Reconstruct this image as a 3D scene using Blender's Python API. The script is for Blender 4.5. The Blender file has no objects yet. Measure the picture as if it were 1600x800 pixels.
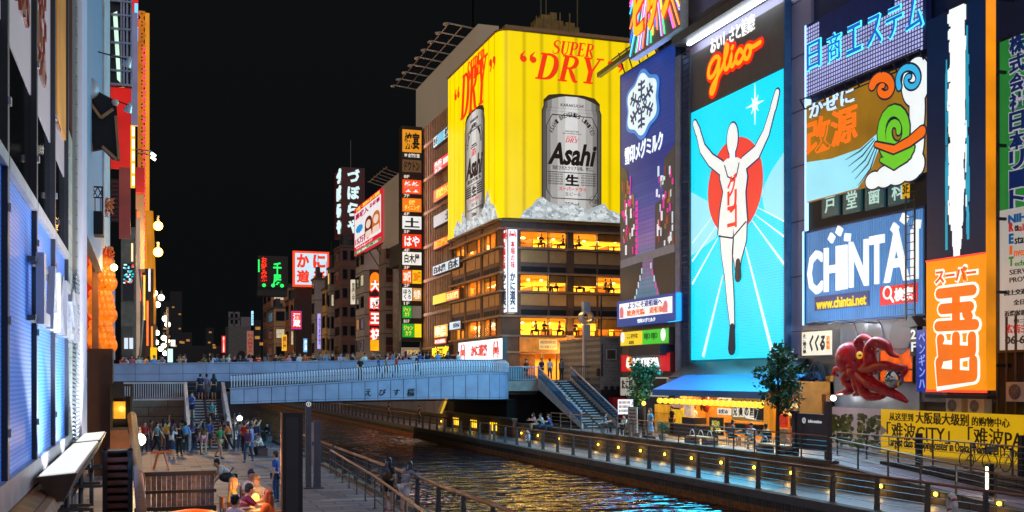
import bpy, bmesh, math, random
from mathutils import Vector, Matrix
from mathutils.geometry import tessellate_polygon
random.seed(7)
scene = bpy.context.scene
COL = scene.collection
# ------------------------------------------------------------------ camera
CAM_H, FPX, HOR = 3.5, 1700.0, 590.0          # eye height, focal length and horizon row on a 1600 px wide frame
YAW = math.atan2(573.0, FPX)
S, C = math.sin(YAW), math.cos(YAW)
cd = bpy.data.cameras.new('camera'); cam = bpy.data.objects.new('camera', cd); COL.objects.link(cam)
cam.location = (0, 0, CAM_H); cam.rotation_euler = (math.pi/2, 0, -YAW)
cd.sensor_width = 36; cd.lens = FPX/1600*36; cd.shift_y = (HOR-400)/1600
cd.clip_start = .3; cd.clip_end = 3000
scene.camera = cam
# ------------------------------------------------------------------ night sky, added wide sun as ambient fill
w = bpy.data.worlds.new('World'); scene.world = w; w.use_nodes = True
nt = w.node_tree; bg = nt.nodes['Background']
sky = nt.nodes.new('ShaderNodeTexSky'); sky.sky_type = 'NISHITA'; sky.sun_disc = False
sky.sun_elevation = math.radians(-4); sky.sun_rotation = math.radians(200)
hs = nt.nodes.new('ShaderNodeHueSaturation'); hs.inputs['Saturation'].default_value = .25
nt.links.new(sky.outputs[0], hs.inputs['Color']); 
ad = nt.nodes.new('ShaderNodeMixRGB'); ad.blend_type = 'ADD'; ad.inputs[0].default_value = 1
ad.inputs[2].default_value = (.0045*12, .0055*12, .0060*12, 1)     # city glow
nt.links.new(hs.outputs[0], ad.inputs[1]); nt.links.new(ad.outputs[0], bg.inputs['Color'])
bg.inputs['Strength'].default_value = .06
sd = bpy.data.lights.new('ambient_fill', 'SUN'); so = bpy.data.objects.new('ambient_fill', sd); COL.objects.link(so)
sd.energy = 1.3; sd.angle = math.radians(130); sd.color = (.80, .80, 1.0); so.rotation_euler = Vector((.12, .95, -.62)).to_track_quat('-Z', 'Y').to_euler()
vs = scene.view_settings
vs.view_transform = 'Standard'; vs.look = 'None'; vs.gamma = 1; vs.use_curve_mapping = False; vs.exposure = 0.0
scene.render.engine = 'CYCLES'
cy = scene.cycles
cy.use_denoising = True; cy.max_bounces = 5; cy.diffuse_bounces = 2; cy.glossy_bounces = 3; cy.transmission_bounces = 3
cy.transparent_max_bounces = 8; cy.caustics_reflective = False; cy.caustics_refractive = False
cy.sample_clamp_indirect = 3; cy.sample_clamp_direct = 12; cy.use_light_tree = True
try: cy.denoising_input_passes = 'RGB_ALBEDO_NORMAL'
except Exception: pass
# ------------------------------------------------------------------ measuring the photograph: pixel (1600x800) -> place
def P(u, v, D):
    a = (u-800)/FPX
    return Vector((D*(S+C*a), D*(C-S*a), CAM_H+D*(HOR-v)/FPX))
def depX(u, X): return X/(S+C*(u-800)/FPX)
def depY(u, Y): return Y/(C-S*(u-800)/FPX)
def depZ(v, Z): return (Z-CAM_H)*FPX/(HOR-v)
def onX(u, v, X): return P(u, v, depX(u, X))
def onY(u, v, Y): return P(u, v, depY(u, Y))
def onZ(u, v, Z): return P(u, v, depZ(v, Z))
# ------------------------------------------------------------------ colours and materials
def lin(h):
    h = h.lstrip('#'); r = [int(h[i:i+2], 16)/255 for i in (0, 2, 4)]
    return tuple(c/12.92 if c <= .04045 else ((c+.055)/1.055)**2.4 for c in r)
MATS = {}
def _new(name):
    m = bpy.data.materials.new(name); m.use_nodes = True
    return m, m.node_tree, m.node_tree.nodes['Principled BSDF']
def pm(hexc, rough=.6, metal=0., var=.2, scale=2., bump=.0, spec=.5, stretch=None):
    key = ('p', hexc, rough, metal, var, scale, bump, spec, stretch)
    if key in MATS: return MATS[key]
    m, t, b = _new('surface_'+hexc.strip('#'))
    c = lin(hexc)
    b.inputs['Roughness'].default_value = rough; b.inputs['Metallic'].default_value = metal
    b.inputs['Specular IOR Level'].default_value = spec
    tc = t.nodes.new('ShaderNodeTexCoord'); n = t.nodes.new('ShaderNodeTexNoise')
    n.inputs['Scale'].default_value = scale; n.inputs['Detail'].default_value = 6
    src = tc.outputs['Object']
    if stretch:
        mp = t.nodes.new('ShaderNodeMapping'); mp.inputs['Scale'].default_value = stretch
        t.links.new(src, mp.inputs[0]); src = mp.outputs[0]
    t.links.new(src, n.inputs['Vector'])
    r = t.nodes.new('ShaderNodeValToRGB')
    r.color_ramp.elements[0].position = .3; r.color_ramp.elements[1].position = .75
    r.color_ramp.elements[0].color = tuple(x*(1-var) for x in c)+(1,); r.color_ramp.elements[1].color = tuple(min(1, x*(1+var)) for x in c)+(1,)
    t.links.new(n.outputs[0], r.inputs[0]); t.links.new(r.outputs[0], b.inputs['Base Color'])
    if bump:
        bp = t.nodes.new('ShaderNodeBump'); bp.inputs['Strength'].default_value = bump; bp.inputs['Distance'].default_value = .02
        t.links.new(n.outputs[0], bp.inputs['Height']); t.links.new(bp.outputs[0], b.inputs['Normal'])
    MATS[key] = m; return m
def em(hexc, st=1.0, var=.08, scale=.8, grid=None, ax=(1, 1, 1)):
    """something that gives off light; grid = lamp pitch of an LED wall"""
    key = ('e', hexc, st, var, scale, grid, ax)
    if key in MATS: return MATS[key]
    m, t, b = _new('glow_'+hexc.strip('#'))
    c = lin(hexc)
    b.inputs['Base Color'].default_value = tuple(x*.25 for x in c)+(1,); b.inputs['Roughness'].default_value = .35
    tc = t.nodes.new('ShaderNodeTexCoord'); n = t.nodes.new('ShaderNodeTexNoise'); n.inputs['Scale'].default_value = scale; n.inputs['Detail'].default_value = 3
    t.links.new(tc.outputs['Object'], n.inputs['Vector'])
    mr = t.nodes.new('ShaderNodeMapRange'); mr.inputs['From Min'].default_value = .25; mr.inputs['From Max'].default_value = .75
    mr.inputs['To Min'].default_value = st*(1-var); mr.inputs['To Max'].default_value = st*(1+var)
    t.links.new(n.outputs[0], mr.inputs[0]); out = mr.outputs[0]
    if grid:
        sep = t.nodes.new('ShaderNodeSeparateXYZ'); t.links.new(tc.outputs['Object'], sep.inputs[0])
        for i, g in enumerate(grid):
            if not g: continue
            md = t.nodes.new('ShaderNodeMath'); md.operation = 'PINGPONG'; md.inputs[1].default_value = g/2
            t.links.new(sep.outputs[i], md.inputs[0])
            lt = t.nodes.new('ShaderNodeMapRange'); lt.inputs['From Min'].default_value = 0; lt.inputs['From Max'].default_value = g*.16
            lt.inputs['To Min'].default_value = .62; lt.inputs['To Max'].default_value = 1.04
            t.links.new(md.outputs[0], lt.inputs[0])
            mu = t.nodes.new('ShaderNodeMath'); mu.operation = 'MULTIPLY'; t.links.new(out, mu.inputs[0]); t.links.new(lt.outputs[0], mu.inputs[1]); out = mu.outputs[0]
    b.inputs['Emission Color'].default_value = c+(1,); t.links.new(out, b.inputs['Emission Strength'])
    MATS[key] = m; return m
def stone(hexa, hexb, bw, bh, mortar=.012, rough=.8, axes='XZ', mort='2a2624'):
    key = ('s', hexa, hexb, bw, bh, axes, mort)
    if key in MATS: return MATS[key]
    m, t, b = _new('stone_'+hexa)
    tc = t.nodes.new('ShaderNodeTexCoord'); sep = t.nodes.new('ShaderNodeSeparateXYZ'); cb = t.nodes.new('ShaderNodeCombineXYZ')
    t.links.new(tc.outputs['Object'], sep.inputs[0])
    for i, a in enumerate(axes): t.links.new(sep.outputs['XYZ'.index(a)], cb.inputs[i])
    br = t.nodes.new('ShaderNodeTexBrick'); t.links.new(cb.outputs[0], br.inputs['Vector'])
    br.inputs['Color1'].default_value = lin(hexa)+(1,); br.inputs['Color2'].default_value = lin(hexb)+(1,); br.inputs['Mortar'].default_value = lin(mort)+(1,)
    br.inputs['Scale'].default_value = 1; br.inputs['Brick Width'].default_value = bw; br.inputs['Row Height'].default_value = bh
    br.inputs['Mortar Size'].default_value = mortar
    n = t.nodes.new('ShaderNodeTexNoise'); n.inputs['Scale'].default_value = 3; n.inputs['Detail'].default_value = 8; t.links.new(tc.outputs['Object'], n.inputs['Vector'])
    mx = t.nodes.new('ShaderNodeMixRGB'); mx.blend_type = 'MULTIPLY'; mx.inputs[0].default_value = .6
    t.links.new(br.outputs[0], mx.inputs[1]); t.links.new(n.outputs[0], mx.inputs[2]); t.links.new(mx.outputs[0], b.inputs['Base Color'])
    b.inputs['Roughness'].default_value = rough
    bp = t.nodes.new('ShaderNodeBump'); bp.inputs['Strength'].default_value = .4; bp.inputs['Distance'].default_value = .01
    t.links.new(br.outputs['Fac'], bp.inputs['Height']); bp.invert = True; t.links.new(bp.outputs[0], b.inputs['Normal'])
    MATS[key] = m; return m
def glass_mat(tint='ffffff', gloss=.12):
    key = ('g', tint, gloss)
    if key in MATS: return MATS[key]
    m = bpy.data.materials.new('window_glass'); m.use_nodes = True; t = m.node_tree
    for n in list(t.nodes): t.nodes.remove(n)
    o = t.nodes.new('ShaderNodeOutputMaterial'); tr = t.nodes.new('ShaderNodeBsdfTransparent'); gl = t.nodes.new('ShaderNodeBsdfGlossy'); mx = t.nodes.new('ShaderNodeMixShader')
    tr.inputs[0].default_value = lin(tint)+(1,); gl.inputs['Roughness'].default_value = .03; mx.inputs[0].default_value = gloss
    t.links.new(tr.outputs[0], mx.inputs[1]); t.links.new(gl.outputs[0], mx.inputs[2]); t.links.new(mx.outputs[0], o.inputs[0])
    MATS[key] = m; return m
# ------------------------------------------------------------------ frames and mesh building
class F:
    """a place to draw on: origin, rightwards, upwards (z) and outwards directions"""
    def __init__(s, O, R, U=(0, 0, 1)):
        s.O = Vector(O); s.R = Vector(R).normalized(); s.U = Vector(U).normalized(); s.N = s.R.cross(s.U)
    def p(s, a, b, c=0): return s.O+s.R*a+s.U*b+s.N*c
    def sh(s, a, b, c=0): return F(s.p(a, b, c), s.R, s.U)
def rot2(p, a): return (p[0]*math.cos(a)-p[1]*math.sin(a), p[0]*math.sin(a)+p[1]*math.cos(a))
class MB:
    def __init__(s): s.v = []; s.f = []; s.mi = []; s.m = 0; s.sm = []; s.smooth = False
    def mat(s, i): s.m = i; return s
    def add(s, vs, fs):
        n = len(s.v); s.v += [tuple(p) for p in vs]
        for f in fs: s.f.append(tuple(i+n for i in f)); s.mi.append(s.m); s.sm.append(s.smooth)
        return s
    def hexa(s, p):   # eight corners: bottom loop, top loop
        return s.add(p, [(3, 2, 1, 0), (4, 5, 6, 7), (0, 1, 5, 4), (1, 2, 6, 5), (2, 3, 7, 6), (3, 0, 4, 7)])
    def box(s, x0, x1, y0, y1, z0, z1):
        return s.hexa([(x0, y0, z0), (x1, y0, z0), (x1, y1, z0), (x0, y1, z0), (x0, y0, z1), (x1, y0, z1), (x1, y1, z1), (x0, y1, z1)])
    def fbox(s, f, a0, a1, b0, b1, c0, c1):
        return s.hexa([f.p(a0, b0, c1), f.p(a1, b0, c1), f.p(a1, b0, c0), f.p(a0, b0, c0), f.p(a0, b1, c1), f.p(a1, b1, c1), f.p(a1, b1, c0), f.p(a0, b1, c0)])
    def frame(s, f, a0, a1, b0, b1, c0, c1, t):
        s.fbox(f, a0, a1, b0, b0+t, c0, c1); s.fbox(f, a0, a1, b1-t, b1, c0, c1)
        s.fbox(f, a0, a0+t, b0+t, b1-t, c0, c1); return s.fbox(f, a1-t, a1, b0+t, b1-t, c0, c1)
    def bar(s, p0, p1, wd, h=None, up=(0, 0, 1)):
        p0, p1 = Vector(p0), Vector(p1); d = (p1-p0).normalized(); up = Vector(up)
        if abs(d.dot(up)) > .98: up = Vector((1, 0, 0))
        x = d.cross(up).normalized()*(wd/2); y = x.cross(d).normalized()*((h or wd)/2)
        return s.hexa([p0-x-y, p0+x-y, p1+x-y, p1-x-y, p0-x+y, p0+x+y, p1+x+y, p1-x+y])
    def tube(s, pts, r, n=8, cap=True):
        pts = [Vector(p) for p in pts]; k = len(pts); rs = r if isinstance(r, (list, tuple)) else [r]*k
        rings = []; ref = None
        for i, p in enumerate(pts):
            d = (pts[min(i+1, k-1)]-pts[max(i-1, 0)]).normalized()
            if ref is None: ref = Vector((0, 0, 1)) if abs(d.z) < .9 else Vector((1, 0, 0))
            x = d.cross(ref)
            if x.length < 1e-4: x = d.orthogonal()
            x.normalize(); y = d.cross(x).normalized(); ref = -y if False else x.cross(d).normalized()
            rings.append([p+x*math.cos(t*2*math.pi/n)*rs[i]+y*math.sin(t*2*math.pi/n)*rs[i] for t in range(n)])
        vs = [q for ring in rings for q in ring]; fs = []
        for i in range(k-1):
            for t in range(n): fs.append((i*n+t, i*n+(t+1) % n, (i+1)*n+(t+1) % n, (i+1)*n+t))
        if cap: fs += [tuple(reversed(range(n))), tuple((k-1)*n+t for t in range(n))]
        old = s.smooth; s.smooth = n > 5; s.add(vs, fs); s.smooth = old; return s
    def lathe(s, c, prof, n=16, axis=(0, 0, 1)):
        c = Vector(c); q = Vector((0, 0, 1)).rotation_difference(Vector(axis)).to_matrix()
        vs = [c+q@Vector((r*math.cos(2*math.pi*t/n), r*math.sin(2*math.pi*t/n), z)) for r, z in prof for t in range(n)]
        fs = [(i*n+t, i*n+(t+1) % n, (i+1)*n+(t+1) % n, (i+1)*n+t) for i in range(len(prof)-1) for t in range(n)]
        fs += [tuple(reversed(range(n))), tuple((len(prof)-1)*n+t for t in range(n))]
        old = s.smooth; s.smooth = True; s.add(vs, fs); s.smooth = old; return s
    def ell(s, c, rx, ry=None, rz=None, n=12, m=8, rot=None):
        ry = ry or rx; rz = rz or rx; c = Vector(c); vs = []
        for i in range(m+1):
            th = math.pi*i/m
            for t in range(n):
                q = Vector((rx*math.sin(th)*math.cos(2*math.pi*t/n), ry*math.sin(th)*math.sin(2*math.pi*t/n), -rz*math.cos(th)))
                vs.append(c+(rot@q if rot else q))
        fs = [(i*n+t, i*n+(t+1) % n, (i+1)*n+(t+1) % n, (i+1)*n+t) for i in range(m) for t in range(n)]
        old = s.smooth; s.smooth = True; s.add(vs, fs); s.smooth = old; return s
    def poly(s, f, pts, c0=0., c1=.03):
        """flat outline given its own thickness, from c0 to c1 in front of the frame"""
        n = len(pts); tri = tessellate_polygon([[Vector((a, b, 0)) for a, b in pts]])
        area = sum(pts[i][0]*pts[(i+1) % n][1]-pts[(i+1) % n][0]*pts[i][1] for i in range(n))
        vs = [f.p(a, b, c1) for a, b in pts]+[f.p(a, b, c0) for a, b in pts]; fs = []
        for t in tri:
            a = sum(pts[t[i]][0]*pts[t[(i+1) % 3]][1]-pts[t[(i+1) % 3]][0]*pts[t[i]][1] for i in range(3))
            fs.append(tuple(t) if a > 0 else tuple(reversed(t)))
        for i in range(n):
            j = (i+1) % n
            fs.append((i, n+i, n+j, j) if area > 0 else (j, n+j, n+i, i))
        return s.add(vs, fs)
    def disc(s, f, a, b, r, c0=0., c1=.03, n=24, ry=None):
        return s.poly(f, [(a+r*math.cos(2*math.pi*t/n), b+(ry or r)*math.sin(2*math.pi*t/n)) for t in range(n)], c0, c1)
    def stroke(s, f, pts, wd, c0=0., c1=.03, round_=True):
        """thick line in the frame's plane; wd may be one width per point"""
        k = len(pts); ws = wd if isinstance(wd, (list, tuple)) else [wd]*k
        L, Rr = [], []
        for i in range(k):
            a, b = pts[max(i-1, 0)], pts[min(i+1, k-1)]
            dx, dy = b[0]-a[0], b[1]-a[1]; l = math.hypot(dx, dy) or 1e-6; nx, ny = -dy/l, dx/l
            sc = 1.
            if 0 < i < k-1:
                d1 = (pts[i][0]-pts[i-1][0], pts[i][1]-pts[i-1][1]); l1 = math.hypot(*d1) or 1e-6
                cs = abs((d1[0]*dx+d1[1]*dy)/(l1*l)); sc = min(1/max(cs, .5), 1.8)
            L.append((pts[i][0]+nx*ws[i]/2*sc, pts[i][1]+ny*ws[i]/2*sc)); Rr.append((pts[i][0]-nx*ws[i]/2*sc, pts[i][1]-ny*ws[i]/2*sc))
        vs = [f.p(a, b, c1) for a, b in L+Rr]+[f.p(a, b, c0) for a, b in L+Rr]; fs = []
        for i in range(k-1):
            fs += [(k+i, k+i+1, i+1, i), (i, i+1, 2*k+i+1, 2*k+i), (3*k+i, 3*k+i+1, k+i+1, k+i)]
        fs += [(0, 2*k, 3*k, k), (2*k-1, 4*k-1, 3*k-1, k-1)]
        s.add(vs, fs)
        if round_:
            for i in (0, k-1): s.disc(f, pts[i][0], pts[i][1], ws[i]/2, c0, c1-.001*abs(c1-c0), 10)
        return s
    def text(s, body, f, a0, a1, b0, b1, c0=0., c1=.03, bold=0., shear=0., vert=False, keep=False, spacing=1.):
        cu = bpy.data.curves.new('writing', 'FONT'); cu.body = '\n'.join(body) if vert else body
        cu.resolution_u = 2; cu.extrude = .5; cu.offset = bold; cu.shear = shear; cu.align_x = 'CENTER'; cu.space_line = spacing*(.95 if vert else 1.0)
        o = bpy.data.objects.new('writing', cu); me = bpy.data.meshes.new_from_object(o)
        vv = [v.co.copy() for v in me.vertices]; ff = [tuple(p.vertices) for p in me.polygons]
        bpy.data.objects.remove(o); bpy.data.curves.remove(cu); bpy.data.meshes.remove(me)
        if not vv: return s
        x0, x1 = min(v.x for v in vv), max(v.x for v in vv); y0, y1 = min(v.y for v in vv), max(v.y for v in vv)
        sx, sy = (a1-a0)/max(x1-x0, 1e-4), (b1-b0)/max(y1-y0, 1e-4); ox, oy = a0, b0
        if keep:
            k = min(sx, sy); ox += ((a1-a0)-(x1-x0)*k)/2; oy += ((b1-b0)-(y1-y0)*k)/2; sx = sy = k
        return s.add([f.p(ox+(v.x-x0)*sx, oy+(v.y-y0)*sy, c0+(v.z+.5)*(c1-c0)) for v in vv], ff)
    def build(s, name, mats, parent=None, origin=None):
        if not s.v: return None
        mats = mats if isinstance(mats, (list, tuple)) else [mats]
        if parent is not None: o0 = WL[parent]
        elif origin is not None: o0 = Vector(origin)
        else:
            xs = [p[0] for p in s.v]; ys = [p[1] for p in s.v]; o0 = Vector(((min(xs)+max(xs))/2, (min(ys)+max(ys))/2, min(p[2] for p in s.v)))
        me = bpy.data.meshes.new(name); me.from_pydata([(p[0]-o0.x, p[1]-o0.y, p[2]-o0.z) for p in s.v], [], s.f)
        for m in mats: me.materials.append(m)
        me.polygons.foreach_set('material_index', s.mi); me.polygons.foreach_set('use_smooth', s.sm); me.update()
        o = bpy.data.objects.new(name, me); COL.objects.link(o)
        if parent is not None: o.parent = parent
        else: o.location = o0
        WL[o] = o0.copy(); return o
WL = {}
def tag(o, label, cat, group=None, kind=None):
    if label: o['label'] = label
    if cat: o['category'] = cat
    if group: o['group'] = group
    if kind: o['kind'] = kind
    return o
def thing(name, label, cat, loc, group=None):
    o = bpy.data.objects.new(name, None); COL.objects.link(o); o.location = loc; WL[o] = Vector(loc); o.empty_display_size = .2
    return tag(o, label, cat, group, 'thing')
KIDS = {}
def kids(o): return [c for c in COL.objects if c.parent == o]
def copy_tree(o, parent=None, loc=None, rz=None, tree=None):
    if tree is None:
        tree = {}
        for c in COL.objects:
            if c.parent: tree.setdefault(c.parent, []).append(c)
    n = o.copy(); COL.objects.link(n)
    if parent is not None: n.parent = parent
    for c in tree.get(o, []): copy_tree(c, n, tree=tree)
    if loc is not None: n.location = loc
    if rz is not None: n.rotation_euler = (0, 0, rz)
    return n
def structure(mb, name, mats, **k): o = mb.build(name, mats, **k); o['kind'] = 'structure'; return o
def lamp(name, loc, power, color, parent=None, r=.1, kind='POINT', size=None, size_y=None, direction=None, spread=None, angle=None):
    l = bpy.data.lights.new(name, kind); l.energy = power; l.color = color
    if kind == 'AREA':
        l.shape = 'RECTANGLE'; l.size = size; l.size_y = size_y or size
        if spread: l.spread = spread
    else: l.shadow_soft_size = r
    if kind == 'SPOT': l.spot_size = angle or 1.5; l.spot_blend = .6
    o = bpy.data.objects.new(name, l); COL.objects.link(o)
    if parent is not None: o.parent = parent; o.location = Vector(loc)-WL[parent]
    else: o.location = loc
    if direction is not None: o.rotation_euler = Vector(direction).to_track_quat('-Z', 'Y').to_euler()
    return o
# sign on a wall that runs along the canal (plane X): far edge at column u0, near edge at u1 for the right bank
def signX(X, u0, u1, vt, vb, at='r'):
    Y0, Y1 = onX(u0, 0, X).y, onX(u1, 0, X).y; uc = u1 if at == 'r' else u0
    z1, z0 = onX(uc, vt, X).z, onX(uc, vb, X).z
    return F((X, Y0, z0), (0, math.copysign(1, Y1-Y0), 0)), abs(Y1-Y0), z1-z0
def signY(Y, u0, u1, vt, vb):
    p0, p1 = onY(u0, vt, Y), onY(u1, vt, Y); z0 = onY((u0+u1)/2, vb, Y).z; z1 = onY((u0+u1)/2, vt, Y).z
    return F((p0.x, Y, z0), (1, 0, 0)), p1.x-p0.x, z1-z0
def base(f, Wd, c=0): return f.p(Wd/2, 0, c)
# common surfaces
DARK = pm('1c1c1f', .5); STEEL = pm('5c5a58', .4, .6); WHITE = pm('c8c6c2', .5); BLACKM = pm('0c0c0e', .4); CONC = pm('6e675f', .85, var=.3, bump=.2)
RAILM = pm('4a4b50', .4, .5); BROWNRAIL = pm('8a5a3a', .35, .2); BROWN = pm('4b3b30', .6)
WHT = em('ffffff', 1.15); REDG = em('f0261a', 1.1); INK = pm('101012', .5)
def board(name, label, cat, f, Wd, H, mat, depth=.25, group=None, border=None, bt=.08):
    """a sign: panel with a border; returns root and frame to letter on"""
    t = thing(name, label, cat, f.p(Wd/2, 0, -depth/2), group)
    m = MB(); m.fbox(f, 0, Wd, 0, H, -depth, 0); m.build('panel', mat, t)
    if border is not None:
        m = MB(); m.frame(f, -.02, Wd+.02, -.02, H+.02, -depth-.01, .03, bt); m.build('frame', border, t)
    return t
def letter(t, f, items, mat, name='lettering', **kw):
    m = MB()
    for it in items: m.text(it[0], f, it[1], it[2], it[3], it[4], **{**kw, **(it[5] if len(it) > 5 else {})})
    return m.build(name, mat, t)
# ================================================================== ground, water, banks
ZW, ZL, ZS = -1.75, -.9, 3.25          # water, waterside walk, street and bridge level
XL, XR, XP = 8.6, 22.7, 25.9           # left quay edge, right quay edge, foot of the upper promenade
m = MB(); m.box(-900, 900, -60, 1500, -3.2, -3.0); structure(m, 'ground', pm('1b1a1a', .9))
wm, t, b = _new('canal_water')
b.inputs['Base Color'].default_value = (.004, .009, .015, 1); b.inputs['Roughness'].default_value = .02; b.inputs['IOR'].default_value = 1.33
b.inputs['Specular IOR Level'].default_value = 1.0
tc = t.nodes.new('ShaderNodeTexCoord'); last = None
for sc_, st_, det, dist in ((.75, .85, 1.8, .42), (3.0, .6, 1, .06), (.2, .6, 1, .6)):
    mp = t.nodes.new('ShaderNodeMapping'); mp.inputs['Scale'].default_value = (.7, 1.5, 1); t.links.new(tc.outputs['Object'], mp.inputs[0])
    n = t.nodes.new('ShaderNodeTexNoise'); n.inputs['Scale'].default_value = sc_; n.inputs['Detail'].default_value = det; t.links.new(mp.outputs[0], n.inputs['Vector'])
    bp = t.nodes.new('ShaderNodeBump'); bp.inputs['Strength'].default_value = st_; bp.inputs['Distance'].default_value = dist
    t.links.new(n.outputs[0], bp.inputs['Height'])
    if last: t.links.new(last.outputs[0], bp.inputs['Normal'])
    last = bp
t.links.new(last.outputs[0], b.inputs['Normal'])
m = MB(); m.add([(XL-1, -40, ZW), (XR+1, -40, ZW), (XR+1, 420, ZW), (XL-1, 420, ZW)], [(0, 1, 2, 3)]); structure(m, 'canal_water', wm)
PAVE = stone('9a949e', '77727e', 1.5, .75, .03, .5, 'XY', '2c2a30'); PAVER = stone('77737c', '8c8790', 1.2, .6, .012, .45, 'XY', '34323a')
m = MB(); m.box(-14, XL, -10, 420, -3, ZL); structure(m, 'riverside_promenade', PAVE)
m = MB(); m.box(XL-.28, XL+.02, -10, 420, -3, ZL+.12); structure(m, 'quay_kerb', pm('5b5550', .8, bump=.3))
m = MB(); m.box(XR, XP+.3, -10, 420, -3, ZL); structure(m, 'waterside_walkway', PAVER)
QUAY = stone('3e3a34', '55504a', .22, .7, .02, .85, 'YZ', '141210')
m = MB(); m.box(XR-.12, XR, -10, 420, -3, ZL-.28); m.mat(1).box(XR-.2, XR+.25, -10, 420, ZL-.28, ZL+.02)
m.mat(2).box(XR-.22, XR-.12, -10, 420, ZW-.3, ZW+.28); structure(m, 'quay_edge', [QUAY, pm('57524e', .8, bump=.3), pm('7a4a1e', .9, var=.5, scale=6)])
m = MB(); m.box(XP+.3, 60, 37, 84, -3, 0); m.box(28.2, 60, -10, 37, -3, 0); structure(m, 'upper_promenade', PAVER)
m = MB(); m.hexa([(XP+.3, 24.5, -3), (28.2, 24.5, -3), (28.2, 37, -3), (XP+.3, 37, -3), (XP+.3, 24.5, ZL+.004), (28.2, 24.5, ZL+.004), (28.2, 37, 0), (XP+.3, 37, 0)])
structure(m, 'ramp', stone('a08a9c', 'b09aac', 1.2, .6, .012, .45, 'XY', '4a4048'))
m = MB(); m.box(XP+.3, 28.2, -10, 24.5, -3, ZL); structure(m, 'lower_landing', PAVER)
m = MB(); m.box(-60, -2.2, 76, 420, -3, ZS); m.box(28, 120, 84, 420, -3, ZS); structure(m, 'street', PAVE)
rp_ = random.Random(17)
m = MB()
for k in range(26):
    x, y = rp_.uniform(1.2, 6.4), rp_.uniform(30, 66); wd, d = rp_.choice([(.6, .6), (1.6, .4), (.5, 1.0), (2.2, .35)]); m.mat(rp_.randrange(2)); m.box(x, x+wd, y, y+d, ZL-.05, ZL+.004)
m.mat(2).box(2.9, 4.7, 67.2, 68.2, ZL-.05, ZL+.006); m.box(5.4, 7.4, 66.0, 66.6, ZL-.05, ZL+.006)
structure(m, 'paving_patches', [pm('4c4850', .6, var=.3), pm('a8a2a8', .6, var=.2), pm('a8843c', .7, var=.2)])
# retaining wall between the two walks
RW = stone('5b5046', '6d6055', .6, .22, .015, .85, 'YZ', '1d1916')
m = MB(); m.box(XP, XP+.3, 37, 150, ZL, .06); m.mat(1).box(XP-.06, XP+.36, 37, 150, .06, .16)
m.mat(0).hexa([(XP, 24.5, ZL), (XP+.3, 24.5, ZL), (XP+.3, 37, ZL), (XP, 37, ZL), (XP, 24.5, ZL+.06), (XP+.3, 24.5, ZL+.06), (XP+.3, 37, .06), (XP, 37, .06)])
o = m.build('retaining_wall', [RW, pm('4d4741', .7, bump=.2)]); tag(o, 'long low stone retaining wall between upper promenade and waterside walkway', 'wall', kind='thing')
m = MB(); m.box(28.165, 28.34, 20, 36.97, ZL, .12); o = m.build('ramp_wall', RW); tag(o, 'dark stone wall along the inner side of the descending ramp', 'wall', kind='thing')
# planter with glowing slots under the bridge end
Y0, Y1 = onX(700, 0, XP).y, onX(808, 0, XP).y
t0 = thing('slotted_planter', 'brown brick planter wall with yellow glowing slots beneath the bridge', 'planter', (XP-.2, (Y0+Y1)/2, ZL))
m = MB(); m.box(XP-.34, XP-.01, Y1, Y0, ZL, .36); m.mat(1).box(XP-.42, XP-.01, Y1-.08, Y0+.08, .36, .5); m.build('wall', [stone('6b4a3c', '7d5646', .3, .1, .01, .8, 'YZ'), pm('6a5a50', .7)], t0)
for c in (.2, .48, .76):
    m = MB(); yc = Y0+(Y1-Y0)*c
    for k in range(4): m.box(XP-.36, XP-.335, yc-.85+k*.5, yc-.6+k*.5, -.62, .02)
    m.build('slot_light', em('ffc21e', 1.6), t0)
    lamp('slot_glow', (XP-.6, yc, -.4), 10, (1, .65, .15), t0, .2)
# walkway lights on the wall
yy = 24.0; k = 0; proto = None
spots = [25+2.95*i for i in range(13)]+[67, 71, 74.5, 79, 84, 90, 97]
for y in spots:
    if y in (79, 84, 90): continue
    h = -.52 if y > 27 else -.7
    if proto is None:
        proto = thing('wall_light', 'small amber wall light on the retaining wall above waterside walkway', 'light', (XP, y, h), 'amber lights along the retaining wall')
        m = MB(); m.box(XP-.05, XP, y-.12, y+.12, h-.1, h+.1); m.build('housing', DARK, proto)
        m = MB(); m.ell((XP-.07, y, h), .05, .095, .075, 10, 6); m.build('lens', em('ffc030', 9), proto)
        lamp('glow', (XP-.22, y, h), 9, (1, .58, .12), proto, .08)
    else: copy_tree(proto, loc=(XP, y, h))
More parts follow.
